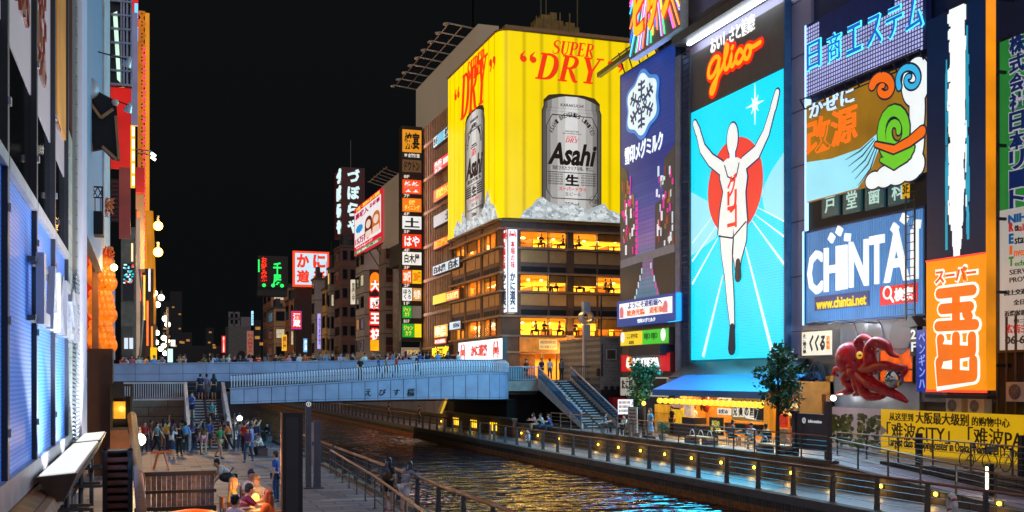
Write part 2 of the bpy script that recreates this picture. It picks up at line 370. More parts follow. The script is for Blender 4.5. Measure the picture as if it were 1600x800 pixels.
# ------------------------------------------------------------------ railings
def railing(name, label, pts, step, H, post, cables, rail_r=.045, rail=BROWNRAIL, pm_=RAILM, pw=.1, pd=.05, every=None, group=None):
    """posts at even steps along pts (x, y, z); top rail and thin horizontal bars"""
    pts = [Vector(p) for p in pts]; t = thing(name, label, 'railing', pts[0], group)
    up = Vector((0, 0, 1)); m = MB(); m.tube([p+up*H for p in pts], rail_r, 8); m.build('top_rail', rail, t)
    m = MB()
    for c in cables: m.tube([p+up*(H*c) for p in pts], .013 if len(cables) > 2 else .022, 5)
    m.build('cables', STEEL, t)
    if True:
        segs = [(a, b_, (b_-a).length) for a, b_ in zip(pts, pts[1:])]; L = sum(s_[2] for s_ in segs); n = int(L/step); first = None
        for i in range(n+1):
            d = L*i/max(n, 1); 
            for a, b_, l in segs:
                if d <= l+1e-6: break
                d -= l
            p = a.lerp(b_, min(1, d/l)); dr = (b_-a).normalized(); ang = math.atan2(dr.y, dr.x)
            if first is None or abs(ang-a0) > .01:
                q = pts[0]; m = MB(); f = F(q, (dr.x, dr.y, 0)); 
                if post == 'fin':
                    m.hexa([f.p(-pd, 0, -pw*.9), f.p(pd, 0, -pw*.9), f.p(pd, 0, pw*.9), f.p(-pd, 0, pw*.9), f.p(-pd, H-.03, -pw*.4), f.p(pd, H-.03, -pw*.4), f.p(pd, H-.03, pw*.7), f.p(-pd, H-.03, pw*.7)])
                    m.fbox(f, -.09, .09, 0, .03, -.12, .12)
                else:
                    m.fbox(f, -pw/2, pw/2, 0, H-.02, -pd/2, pd/2); m.fbox(f, -.08, .08, 0, .02, -.08, .08)
                first = m.build('post', pm_, t); a0 = ang; first.location = p-q
            else:
                c = first.copy(); COL.objects.link(c); c.location = p-pts[0]
    return t
railing('waterside_railing', 'long railing with dark fin posts on the far quay edge', [(XR+.25, 18, ZL), (XR+.25, 72, ZL)], 2.4, 1.14, 'fin', (.22, .42, .62, .8), .045)
railing('waterside_railing', 'waterside railing under and beyond the bridge on the far quay', [(XR+.25, 73, ZL), (XR+.25, 190, ZL)], 2.4, 1.14, 'fin', (.3, .6), .045)
railing('promenade_railing', 'slim steel railing along the upper promenade edge before the awning shop', [(XP-.05, 37.2, .16), (XP-.05, 55.5, .16)], 1.75, .98, 'bar', (.2, .4, .6, .8), .03, pm_=STEEL, pw=.05)
railing('promenade_railing', 'slim steel railing along the promenade beside the seats at the stair foot', [(XP-.05, 56, .16), (XP-.05, 68.5, .16)], 1.75, .98, 'bar', (.25, .5, .75), .03, pm_=STEEL, pw=.05)
railing('ramp_railing', 'railing on the water side of the sloping ramp', [(XP-.05, 24.6, ZL+.06), (XP-.05, 37, .1)], 1.75, 1.0, 'bar', (.2, .4, .6, .8), .03, pm_=STEEL, pw=.05)
railing('ramp_railing', 'railing on the building side of the ramp below yellow banner', [(28.3, 20, .12), (28.3, 40, .12)], 1.9, 1.02, 'bar', (.2, .4, .6, .8), .03, pm_=STEEL, pw=.05)
pl = [onZ(500, 697+0, 0)]
railing('quay_railing', 'near quay railing with thick brown handrail and dark curved posts by the water', [(8.42, 13, ZL+.1), (8.42, 51, ZL+.1)], 2.6, 1.05, 'fin', (.25, .45, .65, .83), .06, rail=pm('b0764c', .35, .1))
railing('quay_railing', 'near quay railing further back beside the bridge stairs', [(8.42, 52, ZL+.1), (8.42, 72, ZL+.1)], 2.6, 1.05, 'fin', (.3, .6, .83), .06, rail=pm('b0764c', .35, .1))
railing('ramp_handrail', 'inner tan handrail with slim steel posts and two lower tubes near the two women', [(5.9, 20, ZL), (6.55, 26.5, ZL), (7.3, 36, ZL), (8.05, 50, ZL)], 2.15, 1.08, 'bar', (.32, .62), .042, rail=pm('b0764c', .35, .1), pm_=STEEL, pw=.09, pd=.04)
railing('near_handrail', 'orange lit handrail at the bottom edge beside the dark signboard', [(4.3, 20, ZL), (4.55, 25.5, ZL)], 1.8, 1.0, 'bar', (.45,), .045, rail=pm('b0703c', .35, .1), pm_=STEEL, pw=.09)
# life rings
def life_ring(label, loc, rz):
    t = thing('life_ring', label, 'life ring', loc, 'white life rings on the waterside railing')
    f = F(loc, (0, -1, 0)); m = MB()
    pts = [f.p(.31*math.cos(a*2*math.pi/24), .31*math.sin(a*2*math.pi/24), .02) for a in range(25)]; m.tube(pts, .085, 10, False); m.build('ring', pm('d8d4cc', .5), t)
    m = MB()
    for q in range(4):
        m.tube([f.p(.31*math.cos(q*math.pi/2+.6+d), .31*math.sin(q*math.pi/2+.6+d), .02) for d in (-.12, 0, .12)], .09, 10)
    m.build('band', pm('b03028', .5), t); t.rotation_euler = (0, 0, rz)
    return t
p = onX(1494, 790, XR+.22); life_ring('white life ring with red bands hanging on the waterside railing near yellow banner', (XR+.1, p.y, p.z), -.45)
p = onX(827, 682, XR+.22); life_ring('small white life ring hanging on railing under the bridge end', (XR+.1, p.y, p.z), 0)
# ------------------------------------------------------------------ bridge
br = thing('arched_footbridge', 'wide pedestrian bridge with blue lit panelled girder and slatted railing over canal', 'bridge', (15, 76, ZS-1.6))
ALU = pm('9aa0ba', .36, .0, .16, 1.1); ALUD = pm('24262c', .6)
def pz(x): return 4.36+.42*min(1, max(0, (x+2)/22))      # top of the solid parapet
m = MB(); m.hexa([(-2.2, 78.3, 2.2), (28.4, 78.3, 2.2), (28.4, 94, 2.2), (-2.2, 94, 2.2), (-2.2, 78.3, ZS), (28.4, 78.3, ZS+.4), (28.4, 94, ZS+.4), (-2.2, 94, ZS)]); m.build('deck', CONC, br)
m = MB(); xs = [-2.2+1.55*i for i in range(19)]
for i, (a, b_) in enumerate(zip(xs, xs[1:])):
    m.mat(0); f = F((a, 78, 0), (1, 0, 0)); za, zb = pz(a), pz(b_)
    for lo, hi in ((0, .42), (.44, .98)):
        l = lambda z, q: ZS+.0+(z-ZS)*q
        m.hexa([(a+.012, 78, l(za, lo)), (b_-.012, 78, l(zb, lo)), (b_-.012, 78.12, l(zb, lo)), (a+.012, 78.12, l(za, lo)), (a+.012, 78, l(za, hi)), (b_-.012, 78, l(zb, hi)), (b_-.012, 78.12, l(zb, hi)), (a+.012, 78.12, l(za, hi))])
    m.mat(1).hexa([(a, 78.03, 2.2), (b_, 78.03, 2.2), (b_, 78.1, 2.2), (a, 78.1, 2.2), (a, 78.03, za-.01), (b_, 78.03, zb-.01), (b_, 78.1, zb-.01), (a, 78.1, za-.01)])
    m.mat(0).hexa([(a, 77.95, za), (b_, 77.95, zb), (b_, 78.2, zb), (a, 78.2, za), (a, 77.95, za+.07), (b_, 77.95, zb+.07), (b_, 78.2, zb+.07), (a, 78.2, za+.07)])
m.build('parapet', [ALU, ALUD], br)
# far side parapet
m = MB(); m.box(-2.2, 28.4, 93.6, 93.9, ZS, 4.3); m.build('rear_parapet', ALU, br)
# sloping side walk: girder path in plan, with heights read along it
path = [(5.3+.7*i, 74.0) for i in range(26)]+[(22.8+2.6*math.sin(a), 76.6-2.6*math.cos(a)) for a in [x*math.pi/2/9 for x in range(1, 10)]]
def cum(p): 
    out = [0]
    for a, b_ in zip(p, p[1:]): out.append(out[-1]+math.dist(a, b_))
    return out
cl = cum(path); LT = cl[-1]
def lerp_tab(tab, x):
    for (a, va), (b_, vb) in zip(tab, tab[1:]):
        if x <= b_: return va+(vb-va)*(x-a)/(b_-a)
    return tab[-1][1]
Trail = [(0, 3.62), (9.3, 4.22), (14, 4.66), (17, 4.72), (30, 4.74)]
Tbeam = [(0, 2.80), (9.3, 3.32), (14, 3.62), (17, 3.83), (30, 3.88)]
Tbot = [(0, 1.75), (5, 1.88), (14, 2.02), (18, 1.96), (30, 1.86)]
def at(d):
    for i in range(len(path)-1):
        if d <= cl[i+1]+1e-9:
            q = (d-cl[i])/(cl[i+1]-cl[i]); a, b_ = path[i], path[i+1]; dr = Vector((b_[0]-a[0], b_[1]-a[1], 0)).normalized()
            return Vector((a[0]+(b_[0]-a[0])*q, a[1]+(b_[1]-a[1])*q, 0)), dr
    a, b_ = path[-2], path[-1]; return Vector((b_[0], b_[1], 0)), Vector((b_[0]-a[0], b_[1]-a[1], 0)).normalized()
def skin(m, d0, d1, z0, z1, out, thick):
    """one panel of the girder between two distances along the path"""
    (p, dr), (q, dq) = at(d0), at(d1); n, n2 = Vector((dr.y, -dr.x, 0)), Vector((dq.y, -dq.x, 0))
    A = [p+n*out, q+n2*out, q+n2*(out-thick), p+n*(out-thick)]
    m.hexa([A[0]+Vector((0, 0, z0[0])), A[1]+Vector((0, 0, z0[1])), A[2]+Vector((0, 0, z0[1])), A[3]+Vector((0, 0, z0[0])), A[0]+Vector((0, 0, z1[0])), A[1]+Vector((0, 0, z1[1])), A[2]+Vector((0, 0, z1[1])), A[3]+Vector((0, 0, z1[0]))])
m = MB(); npan = 24
for i in range(npan):
    dA, dB = LT*i/npan, LT*(i+1)/npan; sub = 1 if dB < 17.3 else 3
    for k in range(sub):
        a, b_ = dA+(dB-dA)*k/sub, dA+(dB-dA)*(k+1)/sub; e0 = .022 if k == 0 else 0; e1 = .022 if k == sub-1 else 0
        tb = lambda d: lerp_tab(Tbeam, d); bb = lambda d: lerp_tab(Tbot, d)
        m.mat(0); skin(m, a+e0, b_-e1, (bb(a)+.14, bb(b_)+.14), (tb(a)-.1, tb(b_)-.1), 0, .05)
        skin(m, a+e0, b_-e1, (bb(a), bb(b_)), (bb(a)+.12, bb(b_)+.12), .01, .05)
        skin(m, a, b_, (tb(a)-.07, tb(b_)-.07), (tb(a)+.02, tb(b_)+.02), .05, .4)
        m.mat(1); skin(m, a, b_, (bb(a)+.01, bb(b_)+.01), (tb(a)-.08, tb(b_)-.08), -.02, .5)
m.mat(1).add([(5.3, 74.4, 1.76), (25.3, 74.4, 1.9), (25.3, 78, 1.9), (5.3, 78, 1.76)], [(3, 2, 1, 0)])
m.build('girder', [ALU, ALUD], br)
m = MB(); m.add([(5.3, 74.1, 2.75), (12, 74.1, 3.2), (23, 74.1, 3.7), (25.3, 76.6, 3.8), (25.3, 78, 3.8), (5.3, 78, 2.75)], [(0, 1, 2, 3, 4, 5)]); m.build('side_walk', CONC, br)
m = MB(); n = 118
for i in range(n):
    d = .1+(LT-.3)*i/(n-1); (p, dr) = at(d); nn = Vector((dr.y, -dr.x, 0)); zb, zt = lerp_tab(Tbeam, d)+.06, lerp_tab(Trail, d); h = zt-zb
    prof = [(0.0, zb), (.05, zb+h*.45), (.02, zb+h*.78), (-.16, zt)]
    for (o0, za), (o1, zc) in zip(prof, prof[1:]):
        A = [p+nn*o0+dr*-.036, p+nn*o0+dr*.036, p+nn*(o0-.09)+dr*.036, p+nn*(o0-.09)+dr*-.036]; B = [p+nn*o1+dr*-.036, p+nn*o1+dr*.036, p+nn*(o1-.09)+dr*.036, p+nn*(o1-.09)+dr*-.036]
        m.hexa([x+Vector((0, 0, za)) for x in A]+[x+Vector((0, 0, zc)) for x in B])
m.build('slatted_railing', pm('ccd0dc', .35, .1, .1), br)
m = MB()
for o_, q in ((-.2, 1.0), (-.12, .5), (-.1, .08)):
    pts = []
    for i in range(60):
        d = .05+(LT-.2)*i/59; p, dr = at(d); nn = Vector((dr.y, -dr.x, 0)); zb, zt = lerp_tab(Tbeam, d)+.06, lerp_tab(Trail, d); pts.append(p+nn*o_+Vector((0, 0, zb+(zt-zb)*q)))
    m.tube(pts, .035, 6)
m.build('rail_tubes', STEEL, br)
# name on the girder
m = MB()
for ch, u in zip('えびす橋', (575, 598, 620, 642)):
    p = onY(u, 612, 73.985); s_ = .46 if ch != '橋' else .56; m.text(ch, F((p.x, 73.985, p.z), (1, 0, 0)), -s_/2, s_/2, -s_/2-.05, s_/2-.05, 0, .03, .012, .12)
m.build('lettering', INK, br)
# abutment, dark piers under the bridge
m = MB(); m.box(26.2, 40, 79, 84, 0, 2.4); m.box(XP+.3, 28, 84, 96, -1, 2.9); m.build('abutment', pm('1d1b1a', .9, bump=.2), br)
# yellow stair running down behind the girder on the far side
m = MB(); p0, p1 = onX(700, 624, XP+.4), onX(680, 652, XP+.4)
ts = thing('far_stairs', 'pale sloping stair side with yellow edge seen below the bridge', 'stairs', (XP+.4, p0.y+2, ZL))
m.hexa([(XP+.3, p0.y+3, ZL), (XP+1.6, p0.y+3, ZL), (XP+1.6, p0.y+5.2, ZL), (XP+.3, p0.y+5.2, ZL), (XP+.3, p0.y-2, 2.6), (XP+1.6, p0.y-2, 2.6), (XP+1.6, p0.y-.2, 2.6), (XP+.3, p0.y-.2, 2.6)]); m.build('flight', pm('a89878', .7), ts)
m = MB(); m.hexa([(XP+.24, p0.y+3.2, ZL), (XP+.32, p0.y+3.2, ZL), (XP+.32, p0.y+3.8, ZL), (XP+.24, p0.y+3.8, ZL), (XP+.24, p0.y-1.9, 2.7), (XP+.32, p0.y-1.9, 2.7), (XP+.32, p0.y-1.3, 2.7), (XP+.24, p0.y-1.3, 2.7)]); m.build('edge_light', em('e8c030', .8), ts)
# ------------------------------------------------------------------ stairs
def balustrade(m, mi, A, B, h, n, solid, top_r=.05):
    A, B = Vector(A), Vector(B); up = Vector((0, 0, 1)); d = (B-A); sd_ = Vector((d.y, -d.x, 0)).normalized()*.03
    for k in range(n+1):
        p = A+d*(k/n); m.bar(p, p+up*h, .035)
    m.tube([A+up*h, B+up*h], top_r, 8)
def stair(name, label, fr, width, run, rise, n, solid_mat, nose):
    """fr: frame at the middle of the lowest tread, R across, -N up the flight"""
    t = thing(name, label, 'stairs', fr.O); m = MB()
    for k in range(n):
        m.mat(0); z1 = rise*(k+1)/n; c1 = -run*k/n; m.fbox(fr, -width/2, width/2, max(0, z1-rise/n*2.2), z1, -run*(k+1)/n-.03, c1)
        m.mat(1)
        for a0 in (-.34, .04): m.fbox(fr, width*a0, width*(a0+.3), z1-.045, z1+.006, c1-.07, c1+.008)
    m.build('flight', [solid_mat, nose], t)
    m = MB(); m.hexa([fr.p(-width/2, 0, 0), fr.p(width/2, 0, 0), fr.p(width/2, rise-.5, -run), fr.p(-width/2, rise-.5, -run), fr.p(-width/2, .02, -.3), fr.p(width/2, .02, -.3), fr.p(width/2, rise-.2, -run), fr.p(-width/2, rise-.2, -run)]); m.build('soffit', CONC, t)
    return t
NOSE = pm('d8dade', .5, var=.05); STEP = pm('33353c', .6)
# stair down from the bridge on the far bank
fr = F((29.5, 68.8, 0), (1, 0, 0)); W_, RUN, RISE = 2.5, 8.6, ZS, 
st = stair('bridge_stairs', 'stairs with bright step edges and blue lit sides on the far bank', fr, W_, RUN, RISE, 19, STEP, NOSE)
for sx, nm in ((-1, 'outer'), (1, 'inner')):
    a = sx*(W_/2+.09); m = MB()
    m.hexa([fr.p(a-.07, -.0, .25), fr.p(a+.07, 0, .25), fr.p(a+.07, RISE-.55, -RUN), fr.p(a-.07, RISE-.55, -RUN), fr.p(a-.07, .35, .25), fr.p(a+.07, .35, .25), fr.p(a+.07, RISE+.25, -RUN), fr.p(a-.07, RISE+.25, -RUN)])
    m.build('stringer', pm('c4bcb0', .6), st)
    m = MB(); balustrade(m, 0, fr.p(a, .3, .1), fr.p(a, RISE+.22, -RUN), .85, 44, False); m.tube([fr.p(a, .75, .1), fr.p(a, RISE+.67, -RUN)], .025, 6); m.build('balustrade', pm('b2bac8', .35, .1), st)
    m = MB(); m.hexa([fr.p(a-.02, .36, .1), fr.p(a+.02, .36, .1), fr.p(a+.02, RISE+.3, -RUN), fr.p(a-.02, RISE+.3, -RUN), fr.p(a-.02, 1.0, .1), fr.p(a+.02, 1.0, .1), fr.p(a+.02, RISE+.95, -RUN), fr.p(a-.02, RISE+.95, -RUN)])
    m.build('glass_panel', glass_mat('8cc0dc', .3), st)
# landing between bridge and stairs
ld = thing('stair_landing', 'pale landing platform joining the bridge and the far stairs', 'landing', (27, 78, ZS))
m = MB(); m.box(25.5, 28.2, 77.2, 80, ZS-.75, ZS); m.box(28.2, 40, 77.4, 84, ZS-.3, ZS-.004); m.build('platform', pm('a39a90', .7, bump=.1), ld)
m = MB(); f = F((25.5, 77.25, ZS), (1, 0, 0))
for k in range(15): m.fbox(f, .1+k*.19, .13+k*.19, 0, 1.0, -.03, 0)
m.tube([f.p(0, 1.05), f.p(2.75, 1.05)], .05, 8); m.tube([f.p(0, .12), f.p(2.75, .12)], .03, 6); m.build('railing', pm('b2bac8', .35, .1), ld)
m = MB(); m.fbox(f, .05, 1.5, .1, .98, -.1, -.05); m.build('blue_panel', pm('4a6a78', .3), ld)
m = MB(); f = F((30.95, 77.5, ZS), (1, 0, 0))
for k in range(22): m.fbox(f, k*.19, .03+k*.19, 0, 1.05, -.03, 0)
m.tube([f.p(0, 1.1), f.p(4.2, 1.1)], .05, 8); m.tube([f.p(0, .12), f.p(4.2, .12)], .03, 6); m.build('rear_railing', STEEL, ld)
# left stairs up to the bridge
fr2 = F((3.75, 69.0, ZL), (1, 0, 0)); RISE2 = 2.0-ZL; RUN2 = 7.0
st2 = stair('promenade_stairs', 'stairs with white step edges from riverside promenade up to the bridge', fr2, 2.2, RUN2, RISE2, 17, pm('4a4c55', .6), NOSE)
for sx in (-1, 1):
    a = sx*(1.1+.12); m = MB()
    m.hexa([fr2.p(a-.11, 0, .3), fr2.p(a+.11, 0, .3), fr2.p(a+.11, RISE2-.5, -RUN2), fr2.p(a-.11, RISE2-.5, -RUN2), fr2.p(a-.11, 1.15, .3), fr2.p(a+.11, 1.15, .3), fr2.p(a+.11, RISE2+1.2, -RUN2), fr2.p(a-.11, RISE2+1.2, -RUN2)]); m.build('side_wall', pm('b6b0b4', .5), st2)
lp = thing('side_platform', 'raised platform with pale barred railing left of the promenade stairs', 'platform', (.2, 76, ZL))
m = MB(); m.box(-2.2, 2.4, 74.6, 78, ZL, 2.0); m.box(2.4, 5.3, 76.0, 78, ZL, 1.99); m.build('wall', stone('7d6a58', '86725f', 2.4, .62, .02, .8, 'XZ'), lp)
m = MB(); f = F((-2.1, 74.65, 2.0), (1, 0, 0))
for k in range(33): m.fbox(f, k*.14, .05+k*.14, .08, 1.1, -.05, 0)
m.fbox(f, -.1, 4.6, 1.1, 1.2, -.08, .03); m.fbox(f, -.1, 4.6, .02, .1, -.06, .01); m.build('railing', pm('c4bcc0', .4, .2), lp)
m = MB(); f = F((4.95, 75.2, 2.0), (1, 0, 0)); m.fbox(f, 0, .5, -.2, .55, -.4, 0); m.build('corner_block', pm('b6c4d0', .5), lp)
m = MB(); f = F((2.7, 77.3, 2.0), (1, 0, 0))
for q in (.3, .6, .9, 1.15): m.tube([f.p(-.1, q), f.p(1.3, q)], .025, 6)
for q in (0, .6, 1.25): m.tube([f.p(q, 0), f.p(q, 1.15)], .03, 6)
m.build('gate_rail', pm('7a7c84', .4, .5), lp)
# ================================================================== right bank: corner restaurant with the yellow light wall
def px(f, u, v):
    """where the sight line of a pixel meets the plane of a frame"""
    d = P(u, v, 1)-Vector((0, 0, CAM_H)); q = (f.O-Vector((0, 0, CAM_H))).dot(f.N)/d.dot(f.N); r = Vector((0, 0, CAM_H))+d*q-f.O
    return r.dot(f.R), r.dot(f.U)
def pbox(f, u0, u1, vt, vb):
    vm, um = (vt+vb)/2, (u0+u1)/2
    return px(f, u0, vm)[0], px(f, u1, vm)[0], px(f, um, vb)[1], px(f, um, vt)[1]
# italic serif capitals, drawn as strokes of changing width
GL = {
 'S': (.62, [([(.55, .74), (.55, .9), (.36, .985), (.16, .93), (.08, .77), (.16, .62), (.34, .52), (.5, .41), (.56, .25), (.46, .08), (.27, .015), (.09, .08), (.07, .27)], [.03, .05, .06, .1, .15, .17, .18, .17, .15, .1, .06, .05, .03])]),
 'U': (.74, [([(.16, 1), (.16, .3), (.24, .08), (.38, .03), (.52, .1), (.6, .3), (.6, 1)], [.18, .18, .13, .08, .07, .07, .07]), ([(.0, .97), (.34, .97)], .06), ([(.46, .97), (.74, .97)], .06)]),
 'P': (.62, [([(.16, 0), (.16, 1)], .18), ([(.0, .03), (.36, .03)], .06), ([(.0, .97), (.2, .97)], .06), ([(.16, .965), (.4, .955), (.55, .86), (.57, .72), (.52, .56), (.38, .48), (.2, .48)], [.06, .08, .14, .17, .14, .07, .06])]),
 'E': (.64, [([(.16, 0), (.16, 1)], .18), ([(.0, .03), (.56, .03), (.6, .2)], [.06, .07, .04]), ([(.0, .97), (.54, .97), (.57, .8)], [.06, .07, .04]), ([(.16, .52), (.42, .52)], .06), ([(.42, .62), (.42, .42)], .04)]),
 'R': (.72, [([(.16, 0), (.16, 1)], .18), ([(.0, .03), (.34, .03)], .06), ([(.0, .97), (.2, .97)], .06), ([(.16, .965), (.4, .955), (.53, .86), (.55, .74), (.5, .6), (.36, .52), (.2, .52)], [.06, .08, .14, .17, .14, .07, .06]), ([(.34, .52), (.5, .25), (.62, .05), (.74, .03)], [.1, .17, .14, .05])]),
 'D': (.76, [([(.16, 0), (.16, 1)], .18), ([(.0, .97), (.2, .97)], .06), ([(.0, .03), (.2, .03)], .06), ([(.16, .965), (.4, .955), (.58, .83), (.65, .6), (.64, .36), (.54, .14), (.38, .045), (.16, .035)], [.06, .09, .16, .2, .2, .15, .08, .06])]),
 'Y': (.74, [([(.36, 0), (.36, .46)], .18), ([(.36, .44), (.12, .97)], [.16, .19]), ([(.38, .42), (.62, .97)], [.08, .06]), ([(.18, .03), (.54, .03)], .06), ([(.0, .97), (.3, .97)], .06), ([(.48, .97), (.76, .97)], .06)]),
}
def serif(m, word, f, a0, a1, b0, b1, c0=0, c1=.03, slant=.22, gap=.07):
    tot = sum(GL[c][0]+gap for c in word)-gap; H = b1-b0; k = (a1-a0)/(tot+slant); x = 0
    for ch in word:
        wd, st = GL[ch]
        for pts, ws in st:
            dense = []; dw = []; wl = ws if isinstance(ws, list) else [ws]*len(pts)
            if len(pts) > 3:       # smooth the curve
                for i in range(len(pts)-1):
                    p0, p1, p2, p3 = pts[max(i-1, 0)], pts[i], pts[i+1], pts[min(i+2, len(pts)-1)]
                    for s_ in range(4):
                        q = s_/4; cr = lambda z: .5*((2*p1[z])+(-p0[z]+p2[z])*q+(2*p0[z]-5*p1[z]+4*p2[z]-p3[z])*q*q+(-p0[z]+3*p1[z]-3*p2[z]+p3[z])*q**3)
                        dense.append((cr(0), cr(1))); dw.append(wl[i]+(wl[i+1]-wl[i])*q)
                dense.append(pts[-1]); dw.append(wl[-1])
            else: dense, dw = pts, wl
            mp = [(a0+k*(x+p[0]+slant*p[1]), b0+H*p[1]) for p in dense]; m.stroke(f, mp, [q*(k+H)/2 for q in dw], c0, c1, False)
        x += wd+gap
def quotes(m, f, a, b, s_, close, c0=0, c1=.03):
    for k in (0, .95):
        m.disc(f, a+k*s_, b, .3*s_, c0, c1, 14)
        e = 1 if close else -1
        m.stroke(f, [(a+k*s_+e*.22*s_, b+e*.1*s_), (a+k*s_+e*.2*s_, b-e*.35*s_), (a+k*s_-e*.15*s_, b-e*.75*s_)], [.3*s_, .22*s_, .05*s_], c0, c1-.002, False)
BX, BY = 28.0, 85.8
rb = thing('corner_restaurant', 'tall corner restaurant building with amber lit floors under the yellow light wall', 'building', (34.5, 93, ZS))
FACADE = pm('84695a', .6, var=.15); FDARK = pm('2b2523', .6); TAN = pm('d4a86e', .7, var=.1); LEDGE = pm('a88c70', .6)
XE, YE = 42.0, 101.5
rooms = [(3.3, 5.6), (7.0, 8.6), (10.7, 12.2), (14.35, 15.85)]
slabs = [(5.6, 7.0), (8.6, 10.7), (12.2, 14.35), (15.85, 16.6)]
m = MB()
for a, b_ in slabs: m.box(BX, XE, BY, YE, a, b_)
m.mat(1).box(BX+4.5, XE, BY+4.5, YE, ZS, 16); m.mat(0).box(BX+.5, XE, BY+.5, YE, 16.6, 33.0)
m.box(XE, XE+.4, BY, YE, ZS, 33)
m.build('wall', [FACADE, FDARK], rb)
m = MB()
for a, b_ in slabs:
    for z in (a-.06, b_-.1):
        m.box(BX-.3, XE, BY-.3, BY+.04, z, z+.16); m.box(BX-.3, BX+.04, BY+.04, YE, z, z+.16)
m.build('ledge', LEDGE, rb)
# columns at the corner and the bays
fr_ = F((BX, BY, 0), (1, 0, 0)); fl_ = F((BX, YE, 0), (0, -1, 0)); LW = YE-BY
COLM = pm('7a5a40', .6)
aR = [onY(u, 500, BY).x-BX for u in (812, 857, 886, 895, 933, 975)]
for cb in ((BX-.02, BX+aR[0], BY-.04, BY+1.1), (BX+aR[2], BX+aR[3], BY-.1, BY+.5))+tuple((BX-.1, BX+.4, y, y+.5) for y in (BY+5.3, BY+10.4, YE-.5)):
    m = MB(); m.box(*cb, ZS, 16.6); m.build('column', COLM, rb)
m = MB()   # rooms: back walls are the core; floor linings and ceilings
for a, b_ in rooms:
    m.mat(0); m.box(BX+.35, XE, BY+.35, YE, a-.0, a+.03); m.box(BX+.35, XE, BY+.35, YE, b_-.04, b_)
    m.mat(1); m.box(BX+4.3, XE, BY+4.2, BY+4.5, a, b_); m.box(BX+4.2, BX+4.5, BY+4.5, YE, a, b_)
m.build('room', [pm('b89060', .6), pm('d8b45e', .7, var=.35, scale=.7)], rb)
rng0 = random.Random(77); wf = pm('3a2a20', .5); GL1 = glass_mat('fff2d8', .06)
bays = [(aR[0], aR[1]), (aR[1], aR[2]), (aR[3], aR[4]), (aR[4], aR[5]+.5)]
lbays = [(.4, 1.55), (1.6, 3.3), (3.35, 5.0), (5.5, 7.2), (7.25, 10.3), (10.9, 12.5), (12.55, 14.2), (14.25, LW-aR[0]*.3)]
for (a, b_) in rooms[1:]:
    for f, bs in ((fr_, bays), (fl_, [(LW-q, LW-p_) for p_, q in lbays])):
        for (p_, q) in bs:
            m = MB(); m.frame(f, p_+.03, q-.03, a+.03, b_-.06, -.12, -.02, .06)
            wo = m.build('window', wf, rb)
            if rng0.random() < .3: mb_ = MB(); mb_.fbox(f, p_+.07, q-.07, b_-.1-(b_-a)*rng0.choice([.25, .4, .55]), b_-.1, -.16, -.13); mb_.build('blind', pm('c8a878', .7), wo)
            m = MB(); m.add([f.p(p_+.06, a+.06, -.07), f.p(q-.06, a+.06, -.07), f.p(q-.06, b_-.1, -.07), f.p(p_+.06, b_-.1, -.07)], [(0, 1, 2, 3)]); m.build('pane', GL1, wo)
for (a, b_) in slabs[1:3]:
    for f, bs in ((fr_, bays), (fl_, [(LW-q, LW-p_) for p_, q in lbays])):
        for (p_, q) in bs:
            m = MB(); m.fbox(f, p_+.1, q-.1, a+.95, b_-.2, 0, .07); m.mat(1).fbox(f, p_+.1, q-.1, a+.15, a+.6, 0, .04); m.build('spandrel_panel', [TAN, FDARK], rb)
rng = random.Random(3)
for (a, b_) in rooms[1:]:      # pendant lamps and the room light
    spots_ = [(BX+1.0+k*1.45+rng.random()*.4, BY+1.2+rng.random()*2, rng.random()*.15) for k in range(9)]+[(BX+1.2+rng.random()*1.8, BY+2+k*1.7+rng.random()*.4, .1) for k in range(8)]
    for i, (x, y, dz) in enumerate(spots_):
        if i == 0 and a < 8:
            m = MB(); m.ell((x, y, b_-.4), .16, .16, .1, 10, 6); m.mat(1).bar((x, y, b_-.32), (x, y, b_), .02); pend = m.build('pendant_lamp', [em('ffe9b0', 3), DARK], rb); pend0 = Vector((x, y, b_))
        else: c = pend.copy(); COL.objects.link(c); c.location = Vector((x, y, b_))-pend0
    lamp('room_light', (35, BY+2.2, b_-.08), 2100, (1, .64, .14), rb, kind='AREA', size=13, size_y=3, direction=(0, 0, -1))
    lamp('room_light', (BX+2.2, 94, b_-.08), 2100, (1, .58, .12), rb, kind='AREA', size=3, size_y=13, direction=(0, 0, -1))
    fl_nm = {7.0: 'lowest', 10.7: 'middle', 14.35: 'top'}[a]; TBM = pm('6a3a18', .5)
    for k in range(13):
        x, y = (BX+2+k*1.75, BY+1.35) if k < 7 else (BX+1.4, BY+3.4+(k-7)*2.1)
        if k == 0:
            tb0 = thing('restaurant_table', f'wooden dining table behind the {fl_nm} lit restaurant window row', 'table', (x, y, a+.03), f'tables behind the {fl_nm} restaurant windows')
            m = MB(); m.box(x-.45, x+.45, y-.4, y+.4, a+.5, a+.56); m.build('tabletop', TBM, tb0); m = MB(); m.box(x-.06, x+.06, y-.06, y+.06, a+.03, a+.5); m.build('leg', TBM, tb0)
        else: copy_tree(tb0, loc=(x, y, a+.03))
    for k in range(12):
        if rng.random() < .4: continue
        x, y = (BX+3+k*1.75, BY+.8) if k < 7 else (BX+.8, BY+4.3+(k-7)*2.1); h = .3+rng.random()*1.0; m = MB()
        if k < 7: m.box(x, x+.06, y, y+2.8, a, a+h)
        else: m.box(x, x+2.8, y, y+.06, a, a+h)
        m.build('partition', TBM, rb)
lamp('room_light', (34.5, BY+2.0, 5.5), 1500, (1, .50, .12), rb, kind='AREA', size=12, size_y=3.4, direction=(0, -.15, -1))
m = MB(); m.fbox(fr_, aR[0], 3.4, ZS, 5.4, -1.3, -1.2); m.fbox(fr_, 9.5, 13.8, ZS, 5.4, -1.3, -1.2)
m.mat(1); 
